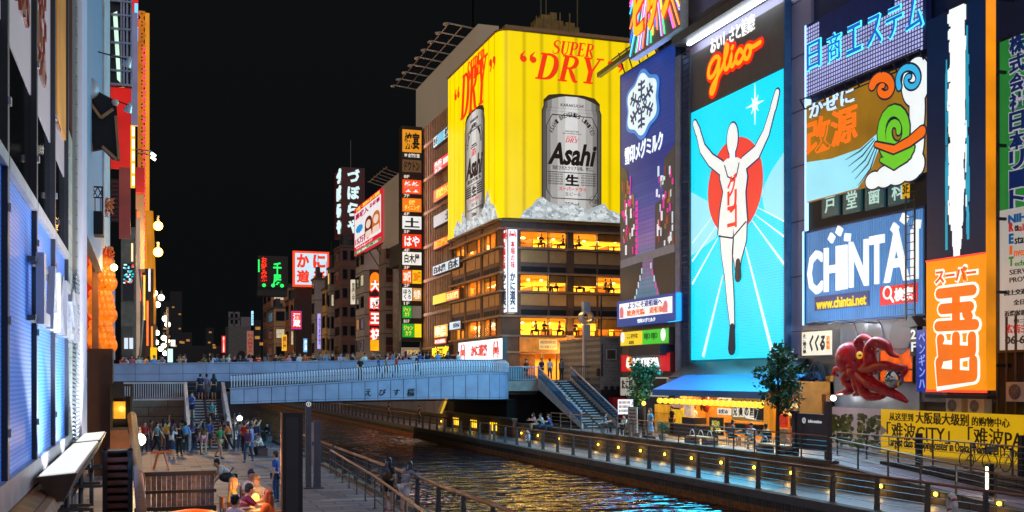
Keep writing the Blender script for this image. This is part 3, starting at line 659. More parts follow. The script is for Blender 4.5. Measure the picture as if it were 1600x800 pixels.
for k in range(4): m.fbox(fr_, 4.0+k*1.3, 4.1+k*1.3, ZS, 5.5, -1.3, -1.15)
m.build('shopfront', [pm('b0702c', .6, var=.4, scale=2), wf], rb)
for (u0, u1) in ((812, 886), (897, 960)):
    a0, a1 = onY(u0, 540, BY-.4).x, onY(u1, 540, BY-.4).x; f = F((a0, BY-.42, 5.65), (1, 0, 0))
    bn = board('fabric_banner', 'orange and cream printed banner above restaurant entrance '+('beside the corner column' if u0 < 850 else 'behind the ring topped post'), 'banner', f, a1-a0, 1.2, em('d8822c', .75, .5, 1.6), .06)
    if u0 < 850:
        m = MB(); m.fbox(f, 1.7, 3.3, .2, 1.05, .0, .03); m.build('cream_field', em('f0cf80', .8, .2, 2), bn)
        letter(bn, f, [('期間限定', 1.8, 3.2, .68, .95), ('かに会席フェア', 1.8, 3.2, .3, .55)], em('a03a18', .8), c0=.03, c1=.05)
m = MB(); lc = onY(888, 551, BY-.5); tl = thing('entrance_lamp', 'bright round wall lamp on the column of the restaurant entrance', 'lamp', lc)
m.ell(lc, .2, .2, .26, 12, 8); m.build('globe', em('ffd890', 14), tl); m = MB(); m.box(lc.x-.12, lc.x+.12, lc.y+.15, lc.y+.42, lc.z-.1, lc.z+.1); m.build('bracket', DARK, tl)
lamp('glow', lc+Vector((0, -.6, 0)), 700, (1, .58, .2), tl, .2)
# ------------------------------------------------------------------ yellow light wall
yw = thing('yellow_light_wall', 'huge glowing yellow corner billboard with silver drink can pictures', 'billboard', (34.5, 93, 16.6))
YE_M = em('ffdc00', 1.0, .05, .3, (1.55, 1.55, .0))
YX, YY, YZ0, YZ1 = 27.7, 85.4, 16.65, 32.3
plan = [(YX+.0, YE), (YX, YY+1.1), (YX+.12, YY+.55), (YX+.4, YY+.18), (YX+.9, YY), (XE, YY)]
vs = []; n = len(plan)
for z in (YZ0, YZ1): vs += [(x, y, z) for x, y in plan]
m = MB(); m.add(vs, [(i, i+1, n+i+1, n+i) for i in range(n-1)]); m.add([(x, y, YZ1) for x, y in plan]+[(XE, YE, YZ1)], [tuple(range(n+1))]); m.build('light_panel', YE_M, yw)
for z in (YZ1, YZ0): m = MB(); m.tube([(x-.06, y-.06, z) for x, y in plan], .09, 6); m.build('trim', pm('8a6a20', .5), yw)
lamp('wall_light', (34.5, YY-.4, 24.5), 800, (1, .72, .05), yw, kind='AREA', size=14, size_y=15, direction=(0, -1, 0)); lamp('wall_light', (YX-.4, 93.5, 24.5), 500, (1, .72, .05), yw, kind='AREA', size=15, size_y=15, direction=(-1, 0, 0))  # unseen area lamps added before both faces to boost the wall's light
yr = F((YX, YY, 0), (1, 0, 0)); yl = F((YX, YE, 0), (0, -1, 0))
REDY = em('f23a10', .95)
for f, sx in ((yr, 0), (yl, 1)):
    m = MB()
    if not sx:
        serif(m, 'SUPER', f, *pbox(f, 862, 930, 66, 87), 0, .05); serif(m, 'DRY', f, *pbox(f, 836, 943, 87, 128), 0, .05)
        a, b_ = px(f, 818, 92); quotes(m, f, a, b_, .9, False, 0, .05); a, b_ = px(f, 954, 100); quotes(m, f, a, b_, .9, True, 0, .05)
    else:
        serif(m, 'SUPER', f, *pbox(f, 730, 758, 87, 120), 0, .05); serif(m, 'DRY', f, *pbox(f, 720, 762, 102, 172), 0, .05)
        a, b_ = px(f, 712.5, 152); quotes(m, f, a, b_, 1.0, False, 0, .05); a, b_ = px(f, 767, 98); quotes(m, f, a, b_, 1.0, True, 0, .05)
    m.build('lettering', REDY, yw)
INKC = em('2c211d', .5); BLK = em('1a1817', .3)
def can(f, a0, a1, b0, b1):
    Wc, Hc = a1-a0, b1-b0; g = lambda x, y: (a0+Wc*x, b0+Hc*y)
    m = MB()      # printed picture: dark outline, then vertical bands of grey
    edge = lambda e: [g(-e, .07), g(-e, .86), g(.03-e, .9), g(.03-e, .95), g(.1, .985+e*.5), g(.3, 1.0+e*.6), g(.7, 1.0+e*.6), g(.9, .985+e*.5), g(.97+e, .95), g(.97+e, .9), g(1+e, .86), g(1+e, .07), g(.93, .03-e*.5), g(.7, .0-e), g(.3, .0-e), g(.07, .03-e*.5)]
    m.poly(f, edge(.018), .0, .03)
    bands = [(0, .05, 1), (.05, .13, 2), (.13, .25, 3), (.25, .38, 4), (.38, .6, 5), (.6, .74, 4), (.74, .86, 3), (.86, .94, 2), (.94, 1, 1)]
    for x0, x1, k in bands:
        top = lambda x: .86+.0*x; bot = lambda x: .07-.07*(1-(2*x-1)**2)
        m.mat(k); m.poly(f, [g(x0, bot(x0)), g(x1, bot(x1)), g(x1, .86), g(x0, .86)], .03, .05)
        tp = lambda x: .93+.065*(1-(2*x-1)**2)
        m.poly(f, [g(.03+x0*.94, .89), g(.03+x1*.94, .89), g(.03+x1*.94, tp(x1)), g(.03+x0*.94, tp(x0))], .03, .05)
        m.poly(f, [g(x0, .862), g(x1, .862), g(.03+x1*.94, .888), g(.03+x0*.94, .888)], .03, .048)
    m.build('can_picture', [em('4a3c28', .5), em('5c5855', .8), em('86827e', .85), em('aaa7a3', .9), em('c4c1bd', .9), em('dcdad8', .92)], yw)
    t = MB(); T = lambda s_, x0, x1, y0, y1, **k: t.text(s_, f, a0+Wc*x0, a0+Wc*x1, b0+Hc*y0, b0+Hc*y1, .05, .07, **k)
    t.stroke(f, [g(.06, .2), g(.06, .74), g(.16, .83), g(.84, .83), g(.94, .74), g(.94, .2), g(.86, .13), g(.16, .13), g(.06, .2)], Wc*.012, .05, .065, False)
    T('KARAKUCHI', .3, .7, .905, .93, bold=.01, shear=.15)
    word = 'ASAHI BREWERIES LIMITED'
    for i, ch in enumerate(word):
        if ch == ' ': continue
        an = math.radians(66-132*i/(len(word)-1)); R0 = Wc*.36; cx, cy_ = a0+Wc*.5, b0+Hc*.585
        U2 = f.R*-math.sin(an)+f.U*math.cos(an); R2 = f.R*math.cos(an)+f.U*math.sin(an); an2 = an
        ff = F(f.p(cx-math.sin(an)*R0, cy_+math.cos(an)*R0*1.25, 0), R2, U2); t.text(ch, ff, -Wc*.018, Wc*.018, 0, Hc*.038, .05, .07, bold=.01)
    T('ASAHI DRAFT BEER', .38, .62, .692, .705); T('SINCE 1889 BREWED IN JAPAN', .34, .66, .672, .684)
    T('Asahi', .08, .93, .41, .6, bold=.035, shear=.28); T('洗練されたクリアな味、辛口。', .16, .86, .37, .405, bold=.01)
    t.stroke(f, [g(.08, .35), g(.92, .35)], Hc*.006, .05, .065, False); T('生', .38, .62, .24, .335, bold=.04); T('生ビール', .38, .66, .155, .185)
    for k in range(5):
        for x0, x1 in ((.09, .34), (.66, .91)): T('BREWED WITH CARE FOR A CRISP' if k % 2 else 'CLEAR TASTE AND DRY FINISH', x0, x1, .245+.02*k, .258+.02*k)
    T('350ml', .38, .62, .065, .1, bold=.01); T('お酒', .81, .95, .1, .14)
    t.stroke(f, [(a0+Wc*(.88+.085*math.cos(q*.3)), b0+Hc*.12+Wc*.085*math.sin(q*.3)) for q in range(22)], Wc*.006, .05, .065, False)
    t.build('can_writing', INKC, yw)
    t = MB(); serif(t, 'SUPER', f, *[a0+Wc*.4, a0+Wc*.58, b0+Hc*.645, b0+Hc*.662], .05, .07); serif(t, 'DRY', f, a0+Wc*.38, a0+Wc*.62, b0+Hc*.605, b0+Hc*.64, .05, .07)
    t.text('スーパードライ', f, a0+Wc*.27, a0+Wc*.75, b0+Hc*.195, b0+Hc*.23, .05, .07, bold=.02); t.build('red_writing', em('d81c18', .9), yw)
def ice(f, outline, seed):
    r = random.Random(seed); m = MB(); m.mat(0).poly(f, outline, .07, .09)
    xs = [p_[0] for p_ in outline]; ys = [p_[1] for p_ in outline]; x0, x1, y0 = min(xs), max(xs), min(ys)
    def top(x):
        best = y0
        for (a, b_), (c, d) in zip(outline, outline[1:]):
            if min(a, c) <= x <= max(a, c) and abs(c-a) > 1e-6: best = max(best, b_+(d-b_)*(x-a)/(c-a))
        return best
    for k in range(260):
        x = x0+(x1-x0)*r.random(); h = top(x)-y0; y = y0+h*r.random()*.9; s_ = .1+.26*r.random()
        if y+s_*.7 > top(x): continue
        pts = [(x+s_*math.cos(q*1.257+r.random()*.6)*.8, y+s_*math.sin(q*1.257+r.random()*.6)*.6) for q in range(5)]
        if min(p_[1] for p_ in pts) < y0 or any(p_[1] > top(p_[0])-.02 or not x0 < p_[0] < x1 for p_ in pts): continue
        m.mat(r.choice([1, 1, 2, 3])); m.poly(f, pts, .09, .095+.004*k/10)
    m.build('ice_picture', [em('bcc4c6', .8, .15, 1.5), em('d4dcde', .82, .12, 2), em('a4aeb2', .78, .15, 2), em('eaf0f0', .86, .1, 2)], yw)
a0, a1, b0, b1 = pbox(yr, 848, 938, 150, 335); can(yr, a0, a1, b0, b1)
a0, a1, b0, b1 = pbox(yl, 727, 757, 172, 349); can(yl, a0, a1, b0, b1)
o_ = [(812, 341), (818, 330), (830, 322), (838, 311), (848, 308), (858, 316), (872, 320), (890, 318), (906, 322), (918, 328), (932, 322), (944, 318), (950, 328), (958, 330), (970, 336), (970, 343.5), (812, 341)]
Z0i = YZ0+.08
ice(yr, [(px(yr, u, v)[0], max(Z0i, px(yr, u, v)[1])) for u, v in o_[:-2]]+[(px(yr, 970, 340)[0], Z0i), (px(yr, 812, 341)[0], Z0i)], 1)
o_ = [(711, 362), (716, 344), (722, 352), (724, 330), (730, 345), (742, 342), (752, 334), (758, 322), (763, 296), (768, 318), (773, 320), (779, 341)]
ice(yl, [(px(yl, u, v)[0], max(Z0i, px(yl, u, v)[1])) for u, v in o_]+[(px(yl, 780, 343)[0], Z0i), (px(yl, 711, 370)[0], Z0i)], 2)
# glow under the eave of the wall comes from the wall itself; roof plant and masts
rp = onY(870, 35, 90); t = thing('rooftop_tanks', 'yellow lit rooftop tanks and pipes above the light wall', 'rooftop plant', (rp.x, 90, 32.3))
m = MB(); D_ = lambda u, v: onY(u, v, 90)
def rb_(u0, u1, v0, v1, y=90, d=1.5):
    p, q = onY(u0, v1, y), onY(u1, v0, y); m.box(p.x, q.x, y, y+d, min(p.z, q.z), max(p.z, q.z))
rb_(838, 880, 33, 60); rb_(846, 862, 24, 36, 90.5); rb_(884, 898, 36, 60); rb_(835, 905, 43, 45, 89.8, .1); rb_(860, 870, 20, 30, 91)
for u in (838, 850, 863, 875, 890): p, q = onY(u, 20+(u % 7), 89.7), onY(u, 60, 89.7); m.bar(p, q, .09)
m.build('tank', pm('a08038', .6, var=.3), t)
for u, vt, lb in ((845, -30, 'thin mast'), (853, -30, 'mast'), (902, -20, 'mast')):
    p, q = onY(u, vt, 91), onY(u, 50, 91); mm = MB(); mm.bar(q, p, .1); o = mm.build('rooftop_mast', pm('6a5a38', .6)); tag(o, {845: 'leftmost thin mast of the pair rising behind rooftop tanks', 853: 'second thin mast of the pair rising behind rooftop tanks', 902: 'lone thin mast standing right of the rooftop tanks'}[u], 'mast', 'masts on the restaurant roof')
# corner sign with red and navy writing
def crab(m, f, a, b_, s_, c0, c1):
    m.disc(f, a, b_, .34*s_, c0, c1, 16, .26*s_)
    for e in (-1, 1):
        m.stroke(f, [(a+e*.28*s_, b_+.15*s_), (a+e*.55*s_, b_+.3*s_), (a+e*.42*s_, b_+.62*s_)], [.1*s_, .12*s_, .2*s_], c0, c1-.002)
        m.stroke(f, [(a+e*.42*s_, b_+.6*s_), (a+e*.2*s_, b_+.75*s_)], [.14*s_, .05*s_], c0, c1-.004)
        for k in range(4):
            q = .1-.16*k; m.stroke(f, [(a+e*.28*s_, b_+q*.7*s_), (a+e*.66*s_, b_+(q+.08)*s_), (a+e*(.78-.1*k)*s_, b_+(q-.28)*s_)], [.08*s_, .08*s_, .03*s_], c0, c1-.003, False)
SW = em('f4f8ff', 1.15, .04); SRED = em('d8201c', .95); NAVY = em('14264a', .7)
p0, p1 = onY(793.5, 488, 84.7), onY(808.5, 358, 84.7); Hs = p1.z-p0.z
cs = thing('corner_blade_sign', 'tall white lit sign on building corner with red and navy vertical writing', 'sign', (p0.x+.3, 85.2, p0.z))
m = MB(); m.box(p0.x, p1.x, 84.7, 86.6, p0.z, p1.z); m.build('panel', SW, cs)
f = F((p0.x, 84.7, p0.z), (1, 0, 0)); Wd = p1.x-p0.x; g = F((p0.x, 86.6, p0.z), (0, -1, 0))
m = MB(); m.frame(f, -.03, Wd+.03, -.03, Hs+.03, -.05, .03, .06); m.frame(g, 0, 1.9, -.03, Hs+.03, -.05, .03, .06); m.build('frame', STEEL, cs)
m = MB(); n_ = MB()
for q, wq in ((f, Wd), (g, 1.9)):
    crab(m, q, wq*.5, Hs*.93, wq*.5, 0, .04); m.text('本場の味', q, wq*.28, wq*.72, Hs*.53, Hs*.86, 0, .04, bold=.015, vert=True); n_.text('かに道楽', q, wq*.2, wq*.8, Hs*.04, Hs*.48, 0, .04, bold=.03, vert=True)
m.build('red_lettering', SRED, cs); n_.build('navy_lettering', NAVY, cs)
f, Wd, Hs = signX(27.55, 716, 786, 527, 562)
s_ = board('crab_sign', 'long white lit sign with red writing between two red crabs above the bridge', 'sign', f, Wd, Hs, SW, .35, border=STEEL)
m = MB(); crab(m, f, Wd*.12, Hs*.45, Hs*.55, 0, .05); crab(m, f, Wd*.86, Hs*.45, Hs*.55, 0, .05); m.text('かに道楽', f, Wd*.32, Wd*.68, Hs*.22, Hs*.78, 0, .05, bold=.03, shear=.15); m.build('red_lettering', SRED, s_)
lamp('sign_light', f.p(Wd/2, Hs/2, .3), 500, (1, .9, .92), s_, kind='AREA', size=Wd, size_y=Hs, direction=f.N)  # unseen lamp added to strengthen the sign's reflection in the water
# ring topped post
q = onY(916, 560, 78.5); t = thing('ring_monument', 'slender silver post topped by a big ring and small box', 'monument', (q.x, 78.5, ZS))
CH = pm('c4c6cc', .3, .35, .05); k = 84/FPX; zr = onY(916, 496, 78.5).z
m = MB(); m.box(q.x-.22, q.x+.3, 78.4, 78.8, ZS, zr-.55); m.build('post', CH, t)
m = MB(); pts = [(q.x+.02+.5*math.cos(a*math.pi/14), 78.6, zr+.52*math.sin(a*math.pi/14)) for a in range(29)]
for A, B in zip(pts, pts[1:]): m.bar(A, B, .62, .16, (0, 0, 1)) if False else m.hexa([(A[0], 78.2, A[2]), (B[0], 78.2, B[2]), (B[0], 79, B[2]), (A[0], 79, A[2])]+[((p_[0]-q.x-.02)*.72+q.x+.02, y, (p_[2]-zr)*.72+zr) for p_, y in ((A, 78.2), (B, 78.2), (B, 79), (A, 79))])
m.build('ring', CH, t); m = MB(); m.box(q.x-.25, q.x+.3, 78.35, 78.85, zr+.5, zr+1.2); m.build('box', CH, t)
p_ = onY(941, 560, 77); mm = MB(); mm.bar((p_.x, 77.2, ZS), (p_.x, 77.2, onY(941, 462, 77.2).z), .1); tag(mm.build('flag_pole', STEEL), 'thin bare metal pole right of the ring topped post', 'pole')
# small white building beyond the stairs
p_, q = onY(938, 530, 75.5), onY(969, 600, 75.5)
t = thing('small_white_house', 'small dirty white building between bridge stairs and burger sign', 'building', (p_.x+2, 78, 0))
m = MB(); m.box(p_.x, 40, 75.5, 84, 0, p_.z); m.box(p_.x-.1, 40, 75.4, 84, p_.z, p_.z+.15); m.build('wall', stone('a8a49c', 'b4b0a8', .5, .25, .01, .8, 'XZ', '8a867e'), t)
m = MB(); m.box(p_.x+.5, p_.x+1.25, 75.44, 75.52, 4.9, 5.6); m.build('window', pm('5a5648', .3), t); m = MB(); m.frame(F((p_.x+.5, 75.44, 4.9), (1, 0, 0)), -.05, .8, -.05, .75, 0, .05, .07); m.build('window_frame', WHITE, t)
m = MB(); m.box(p_.x+.02, 40, 75.3, 75.48, 0, 2.6); 
for k in range(4): m.box(p_.x+.3+k*.5, p_.x+.55+k*.5, 75.32, 75.48, 2.6, 2.85)
m.box(p_.x-.28, p_.x-.1, 75.3, 75.6, 3.6, 4.2); m.tube([(p_.x+.1, 75.4, 3.6), (p_.x+.1, 75.4, 6)], .05, 6); m.build('dark_base', FDARK, t)
# ================================================================== right bank: the wall of signs along the canal
GX = 33.4
def yX(u, X): return onX(u, 0, X).y
# buildings that carry the signs
LILAC = pm('a49fbc', .55, var=.1, scale=.4)
yG0, yG1, yC = yX(1080, GX), yX(1227, GX), yX(1258, GX)
t = thing('runner_sign_building', 'tall lilac grey building carrying the big cyan running athlete screen', 'building', (42, 55, 0))
m = MB(); m.box(GX+.35, 55, yC, yG0+1.4, 4.2, 46); m.mat(1).box(GX+1.2, 55, yC, yG0+1.4, 0, 4.2); m.build('wall', [LILAC, pm('6a4a30', .7)], t)
m = MB()
for z in range(6, 46, 3): m.box(GX+.31, GX+.36, yC, yG1-.05, z, z+.04)
m.build('panel_joint', pm('4a4858', .6), t)
# --- athlete screen
f, GW, GH = signX(GX, 1080, 1227, 0, 558)
gs = thing('athlete_screen', 'giant cyan screen with white running athlete and red disc', 'billboard', f.p(GW/2, 0, 0))
CY = em('10dcf5', 1.15, .05, .5, (0, .16, .16))
zb = px(f, 1154, 141)[1]
m = MB(); m.fbox(f, 0, GW, 0, zb, -.3, 0); m.build('screen', CY, gs)
m = MB(); m.fbox(f, 0, GW, zb+.05, GH, -.3, -.02); m.build('header_panel', pm('6f6a68', .5, var=.1), gs)
m = MB(); m.fbox(f, -.12, 0, -.2, GH, -.3, .1); m.fbox(f, GW, GW+.12, -.2, GH, -.3, .1); m.fbox(f, 0, GW, zb, zb+.05, -.1, .03); m.build('frame', pm('4a7aa8', .4, .3), gs)
lamp('screen_light', f.p(GW/2, zb/2, .4), 9000, (.03, .62, 1), gs, kind='AREA', size=zb, size_y=GW, direction=f.N)  # added unseen area lamp, boosts the cyan spill beyond the screen's emission
q = lambda u, v: px(f, u, v)
m = MB(); SKY1, SKY2 = em('9cecfb', 1.0, .05, .5), em('3fd0f2', 1.0, .05, .5)
def clipQ(pts): return [(min(max(a, .02), GW-.02), min(max(b, .02), zb-.03)) for a, b in pts]
for pts in ([(1080, 300), (1112, 318), (1128, 345), (1118, 372), (1080, 400)], [(1227, 235), (1205, 268), (1190, 300), (1195, 330), (1227, 345)]):
    m.poly(f, clipQ([q(*p_) for p_ in pts]), 0, .012)
m.build('pale_cloud', SKY1, gs)
m = MB()
for u0, v0, u1, v1, w1 in ((1130, 430, 1099, 557, .3), (1165, 385, 1209, 557, .3), (1122, 372, 1082, 444, .16), (1125, 345, 1082, 408, .12), (1176, 345, 1226, 413, .16), (1180, 335, 1226, 370, .1), (1180, 322, 1226, 346, .08), (1120, 330, 1082, 380, .08)):
    m.stroke(f, clipQ([q(u0, v0), q(u1, v1)]), [w1*.3, w1], .012, .03, False)
a, b = q(1180, 163)
for k in range(8):
    an = k*math.pi/4; r_ = 1.0 if k % 2 == 0 else .55
    m.stroke(f, [(a, b), (a+r_*math.cos(an), b+r_*1.2*math.sin(an))], [.22, .02], .012, .03+.001*k, False)
m.disc(f, a, b, .3, .012, .04); m.build('track_lines', em('e8fdff', 1.1), gs)
m = MB(); a, b = q(1151, 290); 
ya, yb = q(1107, 290)[0], q(1193, 290)[0]; m.disc(f, (ya+yb)/2, b, (yb-ya)/2, .03, .045, 40, (q(1151, 215)[1]-q(1151, 366)[1])/2); m.build('red_disc', em('f0453c', 1.0, .05), gs)
# a plain, faceless athlete: arms up, one knee raised
def figure(m, grow, c0, c1):
    Q = lambda pts: [q(*p_) for p_ in pts]; e = grow
    m.disc(f, *q(1146, 217), .62+e, c0, c1, 24, .95+e); m.stroke(f, Q([(1146, 232), (1146, 252)]), .62+2*e, c0, c1)
    m.stroke(f, Q([(1128, 262), (1112, 250), (1099, 232), (1092, 205)]), [.8+2*e, .72+2*e, .62+2*e, .46+2*e], c0, c1-.001); m.stroke(f, Q([(1092, 206), (1087, 193)]), [.55+2*e, .4+2*e], c0, c1-.002)
    m.stroke(f, Q([(1163, 256), (1184, 238), (1199, 207), (1210, 168)]), [.8+2*e, .76+2*e, .62+2*e, .44+2*e], c0, c1-.001); m.stroke(f, Q([(1210, 168), (1216, 145)]), [.55+2*e, .4+2*e], c0, c1-.002)
    m.poly(f, Q([(1127-e*20, 258), (1138, 248), (1154, 246), (1165+e*20, 252), (1169+e*20, 275), (1166+e*20, 300), (1167+e*20, 320), (1169+e*20, 345), (1124-e*20, 368), (1127-e*20, 330), (1132-e*20, 300), (1127-e*20, 280)]), c0, c1)
    m.stroke(f, Q([(1137, 360), (1137, 395), (1140, 432)]), [1.6+2*e, 1.2+2*e, .8+2*e], c0, c1-.003); m.stroke(f, Q([(1140, 430), (1143, 470), (1146, 512)]), [.85+2*e, .75+2*e, .42+2*e], c0, c1-.004)
    m.stroke(f, Q([(1158, 345), (1158, 375), (1154, 398)]), [1.5+2*e, 1.35+2*e, 1.0+2*e], c0, c1-.003); m.stroke(f, Q([(1154, 396), (1154, 415)]), [.9+2*e, .6+2*e], c0, c1-.005)
m = MB(); figure(m, .1, .05, .07); m.build('figure_outline', em('17345e', .8), gs)
m = MB(); figure(m, 0, .05, .085); m.build('athlete_figure', em('f2f4f0', 1.0, .04), gs)
m = MB(); m.stroke(f, [q(1146, 512), q(1145, 545)], [.55, .8], .05, .1); m.stroke(f, [q(1155, 410), q(1155, 432)], [.5, .7], .05, .1); m.stroke(f, [q(1125, 369), q(1146, 372)], .1, .086, .1, False); m.stroke(f, [q(1146, 372), q(1168, 346)], .1, .086, .1, False)
m.stroke(f, [q(1134, 258), q(1139, 276), q(1146, 280), q(1153, 274), q(1157, 254)], .09, .086, .1, False); m.build('dark_shoe', em('14233c', .7), gs)
m = MB()
for ch, v in zip('グリコ', (288, 313, 337)):
    a, b = q(1146, v); m.text(ch, f, a-.55, a+.55, b-.75, b+.6, .086, .11, bold=.02)
m.build('red_lettering', em('f04030', 1.0), gs)
m = MB(); 
A0, B0 = q(1111, 76); A1, B1 = q(1180, 24+8); rise = math.atan2(0, 1)
m.text('おいしさと健康', f, A0, A1, (B0+B1)/2-.45, (B0+B1)/2+.55, 0, .06, bold=.015); m.build('white_lettering', em('f6f6f4', 1.1), gs)
gscript = [[(.93, .78), (.8, .95), (.55, .98), (.25, .8), (.12, .5), (.22, .3), (.5, .32), (.75, .55), (.9, .8), (.82, .35), (.62, -.15), (.42, -.38), (.3, -.3), (.42, -.08), (.8, .2), (1.1, .42)],
           [(1.1, .42), (1.42, .85), (1.5, 1.15), (1.38, 1.18), (1.28, .8), (1.28, .4), (1.42, .28), (1.62, .42)], [(1.62, .42), (1.75, .72), (1.7, .4), (1.82, .28), (2.0, .42)],
           [(2.45, .62), (2.3, .76), (2.08, .62), (2.05, .4), (2.22, .27), (2.45, .35), (2.6, .5)], [(2.75, .72), (2.6, .55), (2.66, .32), (2.85, .28), (3.0, .48), (2.92, .7), (2.75, .72)], [(2.92, .7), (3.15, .6), (3.6, .62)], [(1.78, .98), (1.84, 1.02)]]
a0, b0 = q(1106, 127); a1, _ = q(1192, 75); k = (a1-a0)/3.7; b1 = q(1118, 90)[1]-.3-.9*k
for nm, wd, c, mt in (('red_outline', .36, .06, em('ee2a12', 1.1)), ('yellow_script', .15, .1, em('ffa81a', 1.2))):
    m = MB()
    for st in gscript:
        ds = []
        for i in range(len(st)-1):
            p0, p1, p2, p3 = st[max(i-1, 0)], st[i], st[i+1], st[min(i+2, len(st)-1)]
            for s_ in range(5):
                t_ = s_/5; cr = lambda z: .5*((2*p1[z])+(-p0[z]+p2[z])*t_+(2*p0[z]-5*p1[z]+4*p2[z]-p3[z])*t_*t_+(-p0[z]+3*p1[z]-3*p2[z]+p3[z])*t_**3)
                ds.append((cr(0), cr(1)))
        ds.append(st[-1]); m.stroke(f, [(a0+k*x, b1+.3+k*.9*y) for x, y in ds], wd*k, 0, c)
    m.build(nm, mt, gs)
# bright tube above and sloping apron below
m = MB(); m.fbox(f, .2, GW, GH+.55, GH+.75, .2, .4); m.build('light_tube', em('e8f4ff', 10), gs)
m = MB(); m.fbox(f, -.8, GW+1, GH+.75, GH+1.3, -.3, 1.0); m.fbox(f, -.8, GW+1, GH+1.6, GH+1.9, -.3, .6); m.build('gantry', pm('6a6864', .5, .3), gs)
m = MB(); m.hexa([f.p(-.2, -.25, .05), f.p(GW+2.2, -.25, .05), f.p(GW+2.2, -1.25, 1.5), f.p(-.2, -1.25, 1.5), f.p(-.2, -.1, .05), f.p(GW+2.2, -.1, .05), f.p(GW+2.2, -1.1, 1.5), f.p(-.2, -1.1, 1.5)]); 
m.mat(1).fbox(f, -.2, GW+2.2, -1.5, -1.2, 1.4, 1.62); m.build('apron', [pm('3c4654', .3, .4), pm('9aa8b4', .35, .4)], gs)
m = MB()
for k in range(7): a_ = .4+k*.55; m.bar(f.p(a_, -.25, .16), f.p(a_+.5, -.95, 1.28), .06)
m.build('brace', STEEL, gs)
# --- blue steel column with ladder beside the screen
p0y, p1y = yX(1056, 33.2), yX(1072, 33.2)
t = thing('steel_column', 'blue lit vertical steel column with ladder between snowflake sign and athlete screen', 'column', (33.4, (p0y+p1y)/2, 0))
m = MB(); m.box(33.1, 33.7, p1y+.7, p0y-.1, 1.5, 24.6); m.build('casing', pm('7f93b8', .45, .2), t)
m = MB()
for k in range(58): z = 1.8+k*.4; m.bar((33.2, p1y-.5, z), (33.2, p1y+.55, z), .05)
m.bar((33.2, p1y-.5, 1.5), (33.2, p1y-.5, 24.6), .07); m.bar((33.2, p1y+.55, 1.5), (33.2, p1y+.55, 24.6), .07); m.build('ladder', STEEL, t)
# --- snowflake sign
f, Wd, Hs = signX(33.15, 970, 1055, 66, 492)
ss = thing('snowflake_sign', 'dark blue screen with white snowflake badge above a dusk canal picture', 'billboard', f.p(Wd/2, 0, 0))
q = lambda u, v: px(f, u, v); cl_ = lambda pts: [(min(max(a, .03), Wd-.03), min(max(b, .03), Hs-.03)) for a, b in pts]
zp = q(1012, 240)[1]
m = MB(); m.fbox(f, 0, Wd, zp, Hs, -.3, 0); m.build('screen', em('0c3c9c', .75, .1, .6, (0, .35, .35)), ss)
m = MB(); bandsP = ['0a2a86', '14328a', '263c92', '3c4698', '564e9c', '6e5a9e', '80689e', '6a6c98']
z1, z0 = zp, q(1012, 405)[1]
for i, c in enumerate(bandsP):
    m.mat(i); m.fbox(f, 0, Wd, z1-(z1-z0)*(i+1)/8, z1-(z1-z0)*i/8, -.3, 0)
m.build('sky_picture', [em(c, .9, .12, .8, (0, .3, .3)) for c in bandsP], ss)
m = MB(); wat = ['8a6c98', '7d7aa2', '6488ac', '4c84a4', '3b7696', '2f6480']
z2 = 0
for i, c in enumerate(wat):
    m.mat(i); m.fbox(f, 0, Wd, z0-(z0-z2)*(i+1)/6, z0-(z0-z2)*i/6, -.3, -.001)
m.build('water_picture', [em(c, .7, .15, .8, (0, .3, .3)) for c in wat], ss)
m = MB(); hx = lambda x, y: (Wd*x, Hs*y); zq = zp/Hs; zr0 = z0/Hs
m.mat(0).poly(f, [hx(.004, 0), hx(.28, 0), hx(.1, 0)] and [hx(.004, .004), hx(.16, .004), hx(.42, zr0*.78), hx(.42, zr0+.01), hx(.004, zr0+.01)], 0, .02)
m.poly(f, [hx(.84, .004), hx(.996, .004), hx(.996, zr0+.01), hx(.62, zr0+.01), hx(.62, zr0*.78)], 0, .02)
m.mat(1).poly(f, [hx(.004, zr0), hx(.3, zr0), hx(.3, zr0+.18), hx(.2, zr0+.26), hx(.13, zq-.03), hx(.004, zq-.0)], 0, .022)
m.poly(f, [hx(.66, zr0), hx(.996, zr0), hx(.996, zq-.01), hx(.82, zq-.05), hx(.8, zr0+.22), hx(.66, zr0+.2)], 0, .022)
m.mat(2).poly(f, [hx(.004, zr0-.012), hx(.996, zr0+.005), hx(.996, zr0+.035), hx(.004, zr0+.02)], .02, .035)
r = random.Random(5)
for k in range(90):
    x = r.choice([r.uniform(.03, .27), r.uniform(.68, .96)]); y = zr0+.03+r.random()*.3*(1-abs(x-.5)*.2); 
    if y > zq-.08: continue
    m.mat(r.choice([3, 4, 5, 6, 7])); m.fbox(f, Wd*x, Wd*(x+.01+.02*r.random()), Hs*y, Hs*(y+.01+.035*r.random()), .022, .04+.0001*k)
for k in range(14):
    sd_ = k % 2; y = .02+k/14*zr0*.8; x = .2+.22*y/zr0/.78 if not sd_ else .8-.2*y/zr0/.78; m.mat(r.choice([4, 3, 5])); m.fbox(f, Wd*(x-.008), Wd*(x+.008), Hs*y, Hs*(y+.022), .022, .04)
m.mat(4)
for k in range(9): m.fbox(f, Wd*.3, Wd*.345, Hs*(zr0+.03+k*.024), Hs*(zr0+.048+k*.024), .022, .045)
m.build('canal_picture', [em('2c3038', .5, .3, 2), em('4b4750', .6, .3, 2), em('77727c', .7, .2, 2), em('e8e4ea', 1), em('e02898', .95), em('d8e8f0', .9), em('a8763c', .7), em('b03830', .8)], ss)
a, b = q(1004, 163); ra = (q(1030, 163)[0]-q(978, 163)[0])/2; rb2 = (q(1004, 113)[1]-q(1004, 214)[1])/2
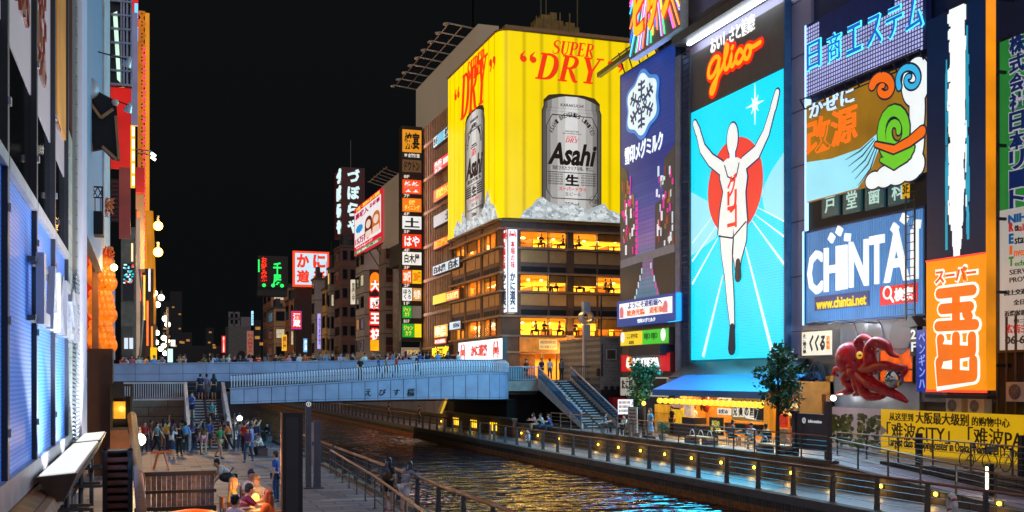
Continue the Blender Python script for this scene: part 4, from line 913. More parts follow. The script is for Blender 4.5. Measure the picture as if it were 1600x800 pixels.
def flower(k): return [(a+ra*k*(1+.09*math.cos(6*(x*math.pi/30)))*math.cos(x*math.pi/30+math.pi/2), b+rb2*k*(1+.09*math.cos(6*(x*math.pi/30)))*math.sin(x*math.pi/30+math.pi/2)) for x in range(60)]
m = MB(); m.poly(f, flower(1.0), 0, .05); m.build('badge_rim', em('3f86d8', .9), ss)
m = MB(); m.poly(f, flower(.88), 0, .08); m.build('badge', em('dff2f6', 1.0), ss)
m = MB(); el = lambda r_, an: (a+ra*r_*math.cos(an), b+rb2*r_*math.sin(an))
for k in range(6):
    an = math.pi/2+k*math.pi/3; wd = .075*ra
    m.stroke(f, [el(.3, an), el(.74, an)], wd, .08, .1, False)
    for r_ in (.45, .62):
        for e in (-1, 1): m.stroke(f, [el(r_, an), (el(r_+.05, an)[0]+e*ra*.2*math.cos(an+e*0+math.pi/2), el(r_+.05, an)[1]+e*rb2*.2*math.sin(an+math.pi/2))], wd*.9, .08, .098, False)
    m.stroke(f, [el(.3, an-.52), el(.3, an+.52)], wd*.7, .08, .096, False); m.stroke(f, [el(.32, an), el(.12, an+math.pi/6), el(.32, an+math.pi/3)], wd*.7, .08, .095, False)
m.build('snowflake', em('1c3c80', .6), ss)
m = MB(); m.text('雪印メグミルク', f, *pbox(f, 977, 1036, 217, 246), 0, .05, bold=.02); m.build('lettering', em('eef4f8', 1.1), ss)
m = MB(); m.frame(f, -.1, Wd+.1, -.05, Hs+.1, -.35, .02, .1); m.build('frame', pm('35507c', .4, .3), ss)
lamp('sign_light', f.p(Wd/2, Hs/2, .4), 1200, (.25, .35, 1), ss, kind='AREA', size=Wd, size_y=Hs, direction=f.N)  # added unseen lamp for more blue spill than the screen emits
# catwalk above it
m = MB(); m.bar(f.p(-2.2, Hs+.6, .8), f.p(Wd+.5, Hs+1.0, .6), .34); m.bar(f.p(-.5, Hs+1.3, .5), f.p(Wd, Hs+1.5, .5), .1)
for k in range(9): m.bar(f.p(.5+k*1.3, Hs+.1, -.1), f.p(.7+k*1.3, Hs+1.5, .5), .07)
o = m.build('sign_catwalk', STEEL); tag(o, 'grey pipe catwalk and brackets above the snowflake sign', 'catwalk')
# welcome board under it
f, Wd, Hs = signX(32.6, 964, 1056, 457, 501)
s_ = board('welcome_board', 'blue edged white lit board with blue and orange welcome text below canal picture', 'sign', f, Wd, Hs, em('1450b0', .6), .5)
m = MB(); m.fbox(f, .5, Wd-.5, Hs*.3, Hs-.2, 0, .04); m.build('white_field', em('f4f4f2', 1.05), s_)
letter(s_, f, [('ようこそ道頓堀へ', Wd*.22, Wd*.8, Hs*.64, Hs*.88)], em('1c3c9a', .8), 'blue_lettering', c0=.04, c1=.07, bold=.012)
letter(s_, f, [('歓迎光臨　道頓堀', Wd*.2, Wd*.82, Hs*.36, Hs*.6)], em('e8641c', .95), 'orange_lettering', c0=.04, c1=.07, bold=.015)
letter(s_, f, [('雪印メグミルク', Wd*.38, Wd*.68, Hs*.06, Hs*.22)], em('eef2f6', 1), 'white_lettering', c0=.0, c1=.04, bold=.012)
m = MB()
for x in (.1, .85): m.disc(f, Wd*x, Hs*.55, .32, .04, .06, 16, .4); m.fbox(f, Wd*x-.3, Wd*x+.3, Hs*.34, Hs*.42, .04, .065)
m.build('pink_badge', em('e87a88', .9), s_)
# building behind those signs
y0, y1 = yX(1080, 33.4)+1.4, 74.0
t = thing('burger_building', 'dark building behind the snowflake sign with burger shop at its foot', 'building', (44, (y0+y1)/2, 0))
m = MB(); m.box(33.9, 55, y0, y1, 0, 24); m.mat(1).box(33.6, 34.0, y0+.2, y1, 3.4, 8.2); m.build('wall', [pm('3c3a44', .7), pm('6a6458', .6)], t)
m = MB()
for k in range(3): m.box(33.5, 33.62, y0+2+k*2.2, y0+3.4+k*2.2, 5.6, 6.4)
m.build('vent_window', pm('8a8478', .5), t)
# smaller signs above the burger shop
f, Wd, Hs = signX(32.9, 969, 1046, 511, 537)
s_ = board('twin_sign', 'yellow and green lit sign pair below the welcome board', 'sign', f, Wd, Hs, em('f2cc28', 1.0), .4, border=STEEL)
m = MB(); m.fbox(f, Wd*.48, Wd, 0, Hs, 0, .02); m.build('green_panel', em('3cc830', .95), s_)
letter(s_, f, [('こころやすむ', Wd*.16, Wd*.38, Hs*.5, Hs*.8), ('お食事', Wd*.2, Wd*.3, Hs*.12, Hs*.36)], em('6a5a20', .6), 'brown_lettering', c0=0, c1=.04)
letter(s_, f, [('BIJO BIJO', Wd*.52, Wd*.78, Hs*.3, Hs*.75)], em('1c7a2c', .6), 'green_lettering', c0=.02, c1=.05, bold=.02)
m = MB(); m.disc(f, Wd*.89, Hs*.58, .36, .02, .05, 20, .42); m.disc(f, Wd*.06, Hs*.6, .3, 0, .04, 16, .4); m.build('white_disc', em('f2f4f0', 1), s_)
f, Wd, Hs = signX(32.9, 970, 1048, 550, 581)
s_ = board('burger_sign', 'red sign with bold white lettering and round flame badge above white board', 'sign', f, Wd, Hs, em('d41420', .85), .5, border=pm('7a1418', .5))
m = MB(); m.poly(f, [(Wd*.2+.35*math.cos(x*.314)*Hs+(Wd*.55 if x in (0, 1, 2, 3, 4, 16, 17, 18, 19) else 0), Hs*.5+.36*Hs*math.sin(x*.314)) for x in range(20)], 0, .02); m.build('grey_field', em('55504c', .6), s_)
letter(s_, f, [('LOTTERIA', Wd*.29, Wd*.8, Hs*.25, Hs*.76)], em('fbfbf8', 1.25), c0=.03, c1=.12, bold=.03)
m = MB(); m.disc(f, Wd*.2, Hs*.5, .34*Hs, .02, .08, 24, .38*Hs); m.build('badge', em('f08018', 1.0), s_)
m = MB(); m.stroke(f, [(Wd*.19, Hs*.8), (Wd*.185, Hs*.3), (Wd*.24, Hs*.3)], [.2, .22, .2], .08, .11, False); m.poly(f, [(Wd*.155, Hs*.75), (Wd*.185, Hs*.86), (Wd*.175, Hs*.2), (Wd*.14, Hs*.35)], .08, .1); m.build('badge_letter', em('f8f0dc', 1.1), s_)
f, Wd, Hs = signX(32.9, 969, 1046, 588, 622)
s_ = board('takoyaki_board', 'plain white board with black brush characters beneath the red burger sign', 'sign', f, Wd, Hs, em('cfc9bc', .55), .3, border=STEEL)
letter(s_, f, [('たこ焼', Wd*.04, Wd*.28, Hs*.35, Hs*.85)], INK, c0=0, c1=.04, bold=.03)
m = MB(); m.fbox(f, Wd*.55, Wd*.95, Hs*.25, Hs*.9, 0, .03); m.build('dark_field', DARK, s_)
# small canopy, bracket box
f, Wd, Hs = signX(33.3, 1000, 1050, 538, 548)
o = MB().fbox(f, 0, Wd, -.3, Hs, -.2, .9).build('awning_box', pm('22304a', .5)); tag(o, 'dark blue folded awning box between green panel and red burger sign', 'awning')
# --- neon sign at the top
f, Wd, Hs = signX(32.0, 985, 1064, -30, 42)
s_ = board('neon_rays_sign', 'pale sign with colourful neon rays and orange katakana at the top edge', 'billboard', f, Wd, Hs+6, pm('8a8088', .6), .5, border=pm('b8b2a8', .5))
neon = {}; cx, cyy = Wd*.5, Hs+4
cols = ['30c8ff', 'ff50b0', '40f090', 'ffd040', 'e060ff', '2070ff', 'ff8040']
r = random.Random(2); ms = {c: MB() for c in cols}
for k in range(64):
    an = math.pi+math.pi*k/63; r0, r1 = 1.0+r.random()*1.5, 4+r.random()*7; c = cols[k % 7]
    pA, pB = [(cx+x*math.cos(an)*.75, cyy+x*math.sin(an)*1.0) for x in (r0, r1)]
    pB = (min(max(pB[0], .1), Wd-.1), max(pB[1], .2))
    if math.dist(pA, pB) > .5: ms[c].tube([f.p(*pA, .08), f.p(*pB, .08)], .05, 5)
for c in cols: ms[c].build('neon_tube', em(c, 2.0), s_)
a0, a1, b0, b1 = pbox(f, 994, 1056, 2, 74)
for nm, o2, mt in (('red_outline', .05, em('ff3010', 1.4)), ('lettering', .0, em('ffa820', 1.5))):
    m = MB(); m.text('ピッツ', f, a0-o2, a1+o2, Hs*.35-o2, Hs*.35+3.6+o2, .1, .2 if o2 else .26, bold=.035+o2*.8); m.build(nm, mt, s_)
# ================================================================== right building with four signs
RX = 33.4
t = thing('dental_building', 'dark blue lit building carrying the wind medicine sign and the rental sign', 'building', (44, 42, 0))
yA, yB = yX(1258, RX), yX(1452, RX)
m = MB(); m.box(RX+.5, 55, 26, yA-.1, 0, 46); m.mat(1).box(RX+.1, RX+.5, yB-1, yA-.2, 2.4, 6.2); m.build('wall', [pm('23365e', .6), pm('5a5862', .5, .3)], t)
f, Wd, Hs = signX(RX, 1261, 1446, 262, 324); 
m = MB()
tt = thing('window_lettered_row', 'row of teal windows each with one white character between two big signs', 'window sign', f.p(Wd/2, 0))
m.fbox(f, 0, Wd, -.1, Hs+1.0, -.3, -.1); m.build('backing', pm('20242c', .6), tt)
for ch, u in zip('戸堂歯科', (1297, 1331, 1366, 1403)):
    a, b = px(f, u, 324-(u-1260)*.2); w_ = .72; m = MB(); m.fbox(f, a-w_, a+w_, b-.72, b+.55, -.1, 0); m.build('window', em('1f5660', .55, .15), tt)
    m = MB(); m.text(ch, f, a-.42, a+.42, b-.5, b+.36, 0, .03, bold=.01); m.build('character', em('b8dcd0', .9), tt)
a, b = px(f, 1416, 293); m = MB(); m.fbox(f, a-.25, a+.25, b-.5, b+.3, 0, .04); m.build('floor_plate', em('e0a818', .8), tt); m = MB(); m.text('3F', f, a-.2, a+.2, b-.3, b+.15, .04, .06, bold=.02); m.build('floor_mark', INK, tt)
# grid sign
f, Wd, Hs = signX(RX, 1260, 1447, -60, 76)
gs2 = thing('dotted_light_wall', 'dotted blue white light wall with cyan neon outlined characters top of picture', 'billboard', f.p(Wd/2, 0))
m = MB(); m.fbox(f, 0, Wd, 0, Hs, -.3, 0); m.build('panel', pm('2a3878', .5), gs2)
m = MB(); nx, nz = int(Wd/.2), int(Hs/.2)
for i in range(nx):
    for j in range(nz):
        a, b = (i+.5)*.2, (j+.5)*.2
        if Wd*.12 < a < Wd*.76 and b > Hs*.62: continue
        m.add([f.p(a-.07, b-.07, .01), f.p(a+.07, b-.07, .01), f.p(a+.07, b+.07, .01), f.p(a-.07, b+.07, .01)], [(0, 1, 2, 3)])
m.build('light_dots', em('b8bcf4', .95, .3, .4), gs2)
m = MB(); m.fbox(f, Wd*.13, Wd*.75, Hs*.64, Hs, .0, .05); m.build('blank_field', pm('28408c', .5), gs2)
for nm, o2, mt in (('neon_outline', .03, em('58ecff', 1.5)), ('lettering', -.03, em('2468d0', .9))):
    m = MB()
    for i, ch in enumerate('日商エステム'):
        u = 1274+i*31.5; a, b = px(f, u, 86-(u-1274)*.405); m.text(ch, f, a-.6-o2, a+.6+o2, b-.72-o2, b+.72+o2, .05, .1 if o2 > 0 else .14, bold=.012+o2*.5)
    m.build(nm, mt, gs2)
m = MB(); m.fbox(f, -.1, .0, -8, Hs, -.3, .05); m.build('edge_tube', em('a8d8ff', 1.8), gs2)
m = MB()
for k in range(11): m.bar(f.p(k*Wd/10, -.55, .1), f.p(k*Wd/10, -.05, .4), .06)
m.bar(f.p(0, -.55, .1), f.p(Wd, -.55, .1), .06); m.bar(f.p(0, -.1, .4), f.p(Wd, -.1, .4), .06); m.build('gantry', pm('3a3c50', .5, .4), gs2)
# wind medicine sign
f, Wd, Hs = signX(RX-.1, 1260, 1447, 89, 267)
ks = thing('wind_medicine_sign', 'ochre sign with orange brush characters and a green and white cloud picture', 'billboard', f.p(Wd/2, 0)); q = lambda u, v: px(f, u, v)
cl_ = lambda pts: [(min(max(a, .03), Wd-.03), min(max(b, .03), Hs-.03)) for a, b in [q(*p_) for p_ in pts]]
m = MB(); m.fbox(f, 0, Wd, 0, Hs, -.3, 0); m.build('panel', em('a87820', .75, .3, .5), ks)
m = MB(); m.poly(f, cl_([(1256, 255), (1300, 248), (1345, 232), (1372, 208), (1380, 214), (1362, 262), (1340, 294), (1256, 322)]), 0, .03); m.build('pale_wind', em('98e4f6', 1.0), ks)
OUT = em('14243c', .6)
def lined(name, shapes, mt, c):
    """printed shapes with a dark contour"""
    m = MB(); k = MB()
    for i, sh_ in enumerate(shapes):
        if sh_[0] == 'd': _, u, v, ra, rb_ = sh_; a, b = q(u, v); k.disc(f, a, b, ra+.09, c, c+.012+.0006*i, 28, rb_+.09); m.disc(f, a, b, ra, c, c+.026+.0006*i, 28, rb_)
        else: _, pts, wd = sh_; pts = [q(*p_) for p_ in pts]; k.stroke(f, pts, [x+.18 for x in wd], c, c+.012+.0006*i); m.stroke(f, pts, wd, c, c+.026+.0006*i)
    k.build('contour', OUT, ks); m.build(name, mt, ks)
lined('white_cloud', [('d', 1432, 128, .95, 1.1), ('d', 1434, 170, .5, 1.6), ('d', 1432, 215, .55, 1.3), ('d', 1424, 262, .8, .6), ('d', 1404, 270, .8, .55), ('d', 1384, 276, .7, .5), ('d', 1366, 282, .6, .4), ('d', 1436, 256, .4, .5)], em('eef4f4', 1.0), .02)
def swirl(u, v, ra, rb_, turns, w0, w1, ph=0., n=34):
    """a wind swirl: spiral in picture columns and rows with its widths"""
    P_ = []; W_ = []
    for i in range(n):
        x = i/(n-1); r_ = 1-.82*x; an = ph+turns*2*math.pi*x; P_.append((u+ra*r_*math.cos(an), v+rb_*r_*math.sin(an))); W_.append(w0+(w1-w0)*x)
    return ('s', P_, W_)
lined('blue_ribbon', [swirl(1424, 124, 20, 24, 1.3, .3, .2, 2.6)], em('38b0e0', 1.0), .05)
lined('green_swirl', [swirl(1402, 206, 27, 46, 1.9, .62, .3, .6), ('s', [(1380, 250), (1400, 256), (1424, 244)], [.2, .5, .2])], em('6cc82c', .95), .08)
lined('orange_flame', [swirl(1384, 138, 18, 20, 1.2, .5, .2, 3.4), ('s', [(1372, 226), (1400, 234), (1424, 222), (1444, 206)], [.2, .34, .42, .5])], em('f06a18', 1.0), .11)
m = MB()
for dv in range(5): m.stroke(f, [q(1366+dv*2, 216+dv*2), q(1345+dv*4, 236+dv*7), q(1322+dv*5, 250+dv*10)], [.03, .07, .02], .03, .05, False)
m.build('wind_lines', em('1c3050', .6), ks)
for nm, o2, mt in (('shadow', .08, em('5a3408', .5)), ('blue_lettering', 0, em('d0ecfa', 1.05))):
    m = MB(); m.text('かぜに', f, *pbox(f, 1266, 1336, 149, 172), 0, .05 if o2 else .09, bold=.018+o2*.3); m.build(nm, mt, ks) if not o2 else m.build('lettering_edge', em('1c4a80', .6), ks)
m = MB(); a0, a1, b0, b1 = pbox(f, 1260, 1341, 175, 232); m.text('改源', f, a0+.1, a1, b0, b1, .02, .1, bold=.014); m.build('orange_lettering', em('f2701c', 1.1), ks)
lamp('sign_light', f.p(Wd/2, Hs/2, .5), 700, (.9, .95, .8), ks, kind='AREA', size=Wd, size_y=Hs, direction=f.N)  # extra unseen lamp added in front, brightens the sign's spill
# rental sign
f, Wd, Hs = signX(RX-.1, 1261, 1447, 324, 490)
cs2 = thing('ribbed_blue_sign', 'blue ribbed sign with giant white capital letters and small square blocks', 'billboard', f.p(Wd/2, 0)); q = lambda u, v: px(f, u, v)
m = MB(); m.fbox(f, 0, Wd, 0, Hs, -.3, 0); m.mat(1)
for k in range(int(Wd/.17)): m.fbox(f, k*.17+.02, k*.17+.1, 0.02, Hs-.02, 0, .07)
m.build('panel', [em('1a4a90', .5), em('5a9ade', .62, .15)], cs2)
m = MB(); xs = [1268, 1306, 1340, 1362, 1405, 1447]; bot = [465, 458, 453, 448, 441, 436]
for ch, (u0, u1, vt, vb) in zip('CHINTAI', [(1266, 1288, 392, 460), (1292, 1316, 386, 455), (1318, 1327, 383, 452), (1331, 1360, 376, 448), (1363, 1385, 368, 444), (1386, 1424, 360, 440), (1428, 1438, 358, 436)]):
    m.text(ch, f, *pbox(f, u0, u1, vt, vb), .08, .2, bold=.018)
for u, v, an in ((1303, 372, .1), (1315, 361, .2), (1328, 371, .6), (1402, 357, .1), (1417, 342, .2), (1437, 350, .6)):
    a, b = q(u, v); m.poly(f, [(a+.28*math.cos(an+x*math.pi/2), b+.28*math.sin(an+x*math.pi/2)) for x in range(4)], .08, .2)
m.build('white_lettering', em('f0f4f2', 1.05), cs2)
m = MB(); m.fbox(f, *pbox(f, 1276, 1361, 459, 482), .08, .12); m.build('navy_plate', em('123a80', .6), cs2)
m = MB(); m.text('www.chintai.net', f, *pbox(f, 1279, 1357, 463, 480), .12, .15, bold=.02); m.build('yellow_lettering', em('f0d020', 1.0), cs2)
m = MB(); m.fbox(f, *pbox(f, 1379, 1437, 445, 475), .1, .15); m.build('red_plate', em('d82430', .95), cs2)
m = MB(); m.text('検索', f, *pbox(f, 1402, 1431, 449, 470), .15, .18, bold=.03); a, b = q(1391, 459)
m.stroke(f, [(a+.28*math.cos(x*.4), b+.05+.28*math.sin(x*.4)) for x in range(17)], .09, .15, .18, False); m.stroke(f, [(a+.2, b-.15), (a+.42, b-.4)], .12, .15, .18); m.build('search_mark', em('fff4f0', 1.1), cs2)
m = MB(); m.frame(f, -.08, Wd+.08, -.1, Hs+.1, -.3, .12, .1); m.mat(1).fbox(f, -.14, -.08, -.1, Hs+.1, 0, .2); m.build('frame', [pm('2a4878', .4, .4), em('a0e0ff', 1.8)], cs2)
m = MB(); 
for k in range(16): m.bar(f.p(Wd-.75, k*.38+.2, .5), f.p(Wd-.15, k*.38+.2, .5), .04)
m.bar(f.p(Wd-.75, -.3, .5), f.p(Wd-.75, Hs+.6, .5), .06); m.bar(f.p(Wd-.15, -.3, .5), f.p(Wd-.15, Hs+.6, .5), .06); o = m.build('maintenance_ladder', STEEL); tag(o, 'thin steel ladder in front of the last white capital letter', 'ladder')
lamp('sign_light', f.p(Wd/2, Hs/2, .6), 1200, (.45, .7, 1), cs2, kind='AREA', size=Wd, size_y=Hs, direction=f.N)  # unseen lamp added for blue white spill on water and promenade
# --- tall projecting supermarket sign
TX = 31.6
f, Wd, Hs = signX(TX, 1448, 1541, -120, 610); q = lambda u, v: px(f, u, v)
ts = thing('tall_orange_sign', 'tall projecting sign, dark blue with white glow above and orange with white characters below', 'sign', f.p(Wd/2, 0, -.9)); zo = q(1494, 402)[1]; ztop = q(1494, 12)[1]
m = MB(); m.fbox(f, 0, Wd, zo, ztop, -.42, 0); m.mat(1).fbox(f, Wd, Wd+.06, 0, ztop, -.42, .02); m.build('panel', [em('0a2348', .6, .35, .25), em('e88a10', .95, .5, .35)], ts)
m = MB(); m.fbox(f, 0, Wd, 0, zo, -.42, .02); m.build('orange_panel', em('ff9410', 1.0, .05), ts)
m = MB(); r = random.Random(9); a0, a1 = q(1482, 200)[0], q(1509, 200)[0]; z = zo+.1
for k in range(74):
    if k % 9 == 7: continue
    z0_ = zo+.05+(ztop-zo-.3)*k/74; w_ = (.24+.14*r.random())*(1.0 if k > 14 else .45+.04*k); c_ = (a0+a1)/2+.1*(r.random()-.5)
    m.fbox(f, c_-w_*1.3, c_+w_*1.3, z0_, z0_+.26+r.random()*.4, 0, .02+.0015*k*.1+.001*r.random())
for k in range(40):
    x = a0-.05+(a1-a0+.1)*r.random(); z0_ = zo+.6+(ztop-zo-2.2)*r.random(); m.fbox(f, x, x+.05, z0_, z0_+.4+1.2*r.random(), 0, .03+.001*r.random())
m.build('glare_streaks', em('eef2ee', 1.15), ts)  # overexposed neon reflection drawn as glowing strips
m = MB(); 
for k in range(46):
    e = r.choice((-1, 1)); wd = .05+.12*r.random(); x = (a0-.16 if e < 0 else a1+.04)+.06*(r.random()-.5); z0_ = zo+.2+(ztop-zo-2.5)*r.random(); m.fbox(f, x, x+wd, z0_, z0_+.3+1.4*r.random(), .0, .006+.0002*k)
m.build('glare_fringe', em('28a8c8', .8, .3), ts)  # coloured fringe of the glare, painted as strips too
m = MB(); m.bar(f.p(0, -.05, 0), f.p(Wd, -.05, 0), .1); m.bar(f.p(0, zo, .03), f.p(Wd, zo, .03), .07); m.build('red_neon', em('ff4028', 1.5), ts)
def outl(name, strokes, wd, c0, c1, mt):
    m = MB()
    for st in strokes: m.stroke(f, [q(*p_) for p_ in st], wd, c0, c1)
    m.build(name, mt, ts)
TAMA = [[(1470, 459), (1522, 453)], [(1496, 457), (1496, 508)], [(1474, 483), (1518, 479)], [(1468, 510), (1526, 507)], [(1512, 490), (1516, 494)]]
DE = [[(1472, 530), (1472, 552), (1520, 549)], [(1521, 526), (1521, 549)], [(1496, 526), (1496, 590)], [(1470, 566), (1470, 590), (1523, 588)], [(1523, 563), (1523, 588)]]
outl('character_edge', TAMA+DE, .66, .03, .06, em('fff6e8', 1.15)); outl('character', TAMA+DE, .44, .03, .09, em('f47420', 1.0))
for nm, o2, mt in (('small_edge', .1, em('fff6e8', 1.15)), ('small_lettering', 0, em('e8601c', 1.0))):
    m = MB(); a0, a1, b0, b1 = pbox(f, 1463, 1527, 418, 440); m.text('スーパー', f, a0-o2, a1+o2, b0-o2, b1+o2, .03, .05 if o2 else .08, bold=.03+o2*.9); m.build(nm, mt, ts)
m = MB(); m.fbox(f, -.05, Wd+.1, -.35, -.2, -.42, .05)
for z in range(1, 22, 3): m.bar(f.p(.6, z, -.4), f.p(.6, z, -2.2), .12); m.bar(f.p(Wd-.9, z, -.4), f.p(Wd-.9, z, -2.2), .12)
m.build('base_rail', DARK, ts)
# --- blue vertical shop sign left of it, with 2F plate
f, Wd, Hs = signX(32.6, 1432, 1449, 515, 612)
s_ = board('blue_vertical_sign', 'narrow blue vertical sign with pale strokes beside the tall orange sign', 'sign', f, Wd, Hs, em('2338a0', .8), .3)
letter(s_, f, [('ペンギンハ', Wd*.25, Wd*.8, Hs*.06, Hs*.95)], em('98a8f0', .9), vert=True, c0=0, c1=.03)
f, Wd, Hs = signX(32.7, 1422, 1433, 510, 556)
s_ = board('floor_plate_sign', 'dark sign with white 2F under a small brown roof', 'sign', f, Wd, Hs, pm('2a2a32', .5), .3)
letter(s_, f, [('2F', Wd*.15, Wd*.85, Hs*.15, Hs*.9)], em('e8e8e8', 1), vert=True, c0=0, c1=.03, bold=.02)
m = MB(); m.hexa([f.p(-.3, Hs, -.4), f.p(Wd+.3, Hs, -.4), f.p(Wd+.3, Hs, .2), f.p(-.3, Hs, .2), f.p(Wd*.45, Hs+.5, -.4), f.p(Wd*.55, Hs+.5, -.4), f.p(Wd*.55, Hs+.5, .2), f.p(Wd*.45, Hs+.5, .2)]); m.build('small_roof', BROWN, s_)
# --- property billboard at the frame edge
f, Wd, Hs = signX(RX, 1562, 1640, 36, 545); q = lambda u, v: px(f, u, v); zg = q(1600, 322)[1]
nb = thing('green_white_billboard', 'tall billboard, green top with navy vertical characters and white lower half', 'billboard', f.p(Wd/2, 0))
m = MB(); m.fbox(f, 0, Wd, 0, zg, -.3, 0); m.build('white_panel', em('c9c2b8', .62, .08), nb)
m = MB(); m.fbox(f, 0, Wd, zg, Hs, -.3, .0); m.build('green_panel', em('2f8a3a', .62, .12), nb)
m = MB(); n_ = MB(); chars = '株式会社日本リート'
for i, ch in enumerate(chars):
    v = 68+i*30.2; a, b = q(1590, v); n_.text(ch, f, a-.46, a+.46, b-.43, b+.43, 0, .03, bold=.075); m.text(ch, f, a-.4, a+.4, b-.38, b+.38, 0, .06, bold=.03)
n_.build('pale_edge', em('b8b2c0', .75), nb); m.build('navy_lettering', em('162c62', .55), nb)
def col_text(rows, mt, nm):
    m = MB()
    for s_, u0, u1, v0, v1, bd in rows: m.text(s_, f, *pbox(f, u0, u1, v0, v1), 0, .03, bold=bd)
    m.build(nm, mt, nb)
col_text([('NIHON', 1576, 1632, 331, 345, .04), ('E', 1577, 1584, 365, 381, .05)], em('1c5a94', .6), 'blue_lettering')
col_text([('R', 1577, 1584, 347, 362, .05), ('al', 1592, 1600, 350, 361, .01), ('広告主募集', 1571, 1634, 505, 520, .03)], em('c03030', .65), 'red_lettering')
col_text([('I', 1578, 1582, 384, 398, .05), ('nvestment', 1585, 1630, 387, 398, .01)], em('e06a28', .7), 'orange_lettering')
col_text([('T', 1577, 1584, 401, 416, .05), ('echnology', 1586, 1630, 405, 416, .01)], em('3c8a38', .6), 'green_lettering')
col_text([('ea', 1586, 1592, 352, 361, .01), ('state', 1586, 1610, 369, 380, .01), ('SERVICE', 1578, 1624, 419, 427, .0), ('PROVIDER', 1578, 1630, 431, 439, .0), ('国土交通大臣', 1570, 1622, 451, 460, .02), ('全日本', 1584, 1612, 467, 476, .02), ('近畿財務局長', 1570, 1622, 484, 493, .02), ('第二種', 1584, 1612, 498, 504, .01), ('06-6211', 1571, 1625, 524, 537, .02)], em('2e2a2a', .4), 'black_lettering')
m = MB(); m.frame(f, -.1, Wd+.1, -.1, Hs+.1, -.3, .06, .1); m.build('frame', pm('3a3430', .5), nb)
# purple back wall at top right
m = MB(); m.box(RX+.3, RX+.5, 20, 34.6, 18.5, 34); o = m.build('cobalt_panel', em('1a50b8', .55, .12)); tag(o, 'cobalt blue lit wall panel at the top above the green billboard', 'wall panel', kind='thing')
# ================================================================== shop and street things on the far promenade
AX = 29.6
yA0, yA1 = yX(1020, AX), yX(1196, AX)
t = thing('awning_shop', 'open fronted amber lit food shop under a blue awning below athlete screen', 'shop', (31.6, (yA0+yA1)/2, 0))
m = MB(); m.hexa([(AX, yA1, 2.72), (AX, yA0, 2.72), (32.0, yA0+.3, 3.62), (32.0, yA1, 3.62), (AX, yA1, 2.78), (AX, yA0, 2.78), (32.0, yA0+.3, 3.68), (32.0, yA1, 3.68)])
m.box(AX-.03, AX+.02, yA1, yA0, 2.42, 2.78); m.build('awning', pm('1d6fb8', .5, var=.1), t)
m = MB(); m.box(33.2, 33.4, yA1-.3, yA0, 0, 3.6); m.box(31.4, 33.4, yA0-.15, yA0, 0, 3.2); m.box(31.4, 33.4, yA1-.3, yA1-.15, 0, 3.3); m.mat(1).box(31.0, 33.4, yA1-.2, yA0, 3.2, 3.3); m.build('wall', [pm('b07830', .7, var=.35, scale=1.2), pm('8a7050', .7)], t)
fS = F((31.3, yA0, 0), (0, -1, 0)); qS = lambda u, v: px(fS, u, v)
def sbox(name, u0, u1, vt, vb, mat, c=.05, d=.2, txt=None, tm=None, kw={}):
    m = MB(); a0, a1, b0, b1 = pbox(fS, u0, u1, vt, vb); m.fbox(fS, a0, a1, max(b0, .02), b1, c-d, c); o = m.build(name, mat, t)
    if txt: m = MB(); m.text(txt, fS, a0+(a1-a0)*.12, a1-(a1-a0)*.12, max(b0, .02)+(b1-max(b0, .02))*.15, b1-(b1-max(b0, .02))*.15, c, c+.02, bold=.02, **kw); m.build('lettering', tm or INK, o)
sbox('amber_crate', 1024, 1045, 632, 645, em('e8a018', .8, .4, 2)); sbox('amber_crate', 1024, 1045, 646, 660, em('d89014', .7, .4, 2)); sbox('amber_crate', 1024, 1045, 661, 676, em('c88018', .6, .4, 2))
sbox('poster', 1049, 1068, 640, 661, em('f0b818', .8, .3, 3)); sbox('poster', 1048, 1068, 622, 637, em('c89a80', .6, .5, 4)); sbox('photo_board', 1070, 1081, 625, 650, em('d8b898', .7, .4, 4)); sbox('poster', 1095, 1101, 632, 640, em('f0c818', .9), txt='円')
sbox('menu_board', 1122, 1141, 622, 634, em('e8d0a0', .8), txt='串カツ'); sbox('menu_board', 1122, 1141, 638, 648, em('f0ead8', .85), txt='お好み')
sbox('lettered_window', 1144, 1192, 622, 658, em('b08838', .55, .4, 1.2)); 
m = MB()
for ch, u in zip('兄貴の店', (1151, 1160, 1169, 1177)): a, b = qS(u, 643); m.fbox(fS, a-.26, a+.26, b-.3, b+.3, .06, .09)
m.build('character_plate', em('f2ead8', .9), t); m = MB()
for ch, u in zip('兄貴の店', (1151, 1160, 1169, 1177)): a, b = qS(u, 643); m.text(ch, fS, a-.2, a+.2, b-.24, b+.24, .09, .11, bold=.03)
m.text('たんと食ってや', fS, *pbox(fS, 1146, 1186, 624, 632), .06, .08, bold=.02); m.build('black_lettering', INK, t)
m = MB(); m.stroke(fS, [qS(1173, 634), qS(1188, 640), qS(1184, 655), qS(1168, 652)], .07, .09, .12, False); m.build('white_outline', em('f4f0e8', 1), t)
sbox('dark_screen', 1181, 1199, 628, 656, pm('141214', .3), .12); sbox('orange_cabinet', 1201, 1208, 626, 676, em('e89018', .75, .2), .3); sbox('orange_cabinet', 1210, 1216, 628, 676, em('d88414', .7, .2), .3)
sbox('counter', 1072, 1120, 664, 684, pm('2a1c14', .5), .9, 1.0); sbox('counter', 1046, 1068, 668, 684, pm('5a3a20', .5), .6, .7)
sbox('griddle_hood', 1084, 1104, 652, 662, pm('1c1c20', .4), .8, .8); sbox('chalk_board', 1125, 1146, 652, 680, pm('0e1a1c', .5), .7, .08, '本日の\nおすすめ', em('e8d860', .7)); sbox('dark_bench', 1147, 1200, 662, 678, pm('10242c', .5), .6, .5)
sbox('red_cushion', 1156, 1166, 664, 672, pm('a81c20', .5), .75, .1); sbox('red_cushion', 1184, 1192, 664, 672, pm('a81c20', .5), .75, .1)
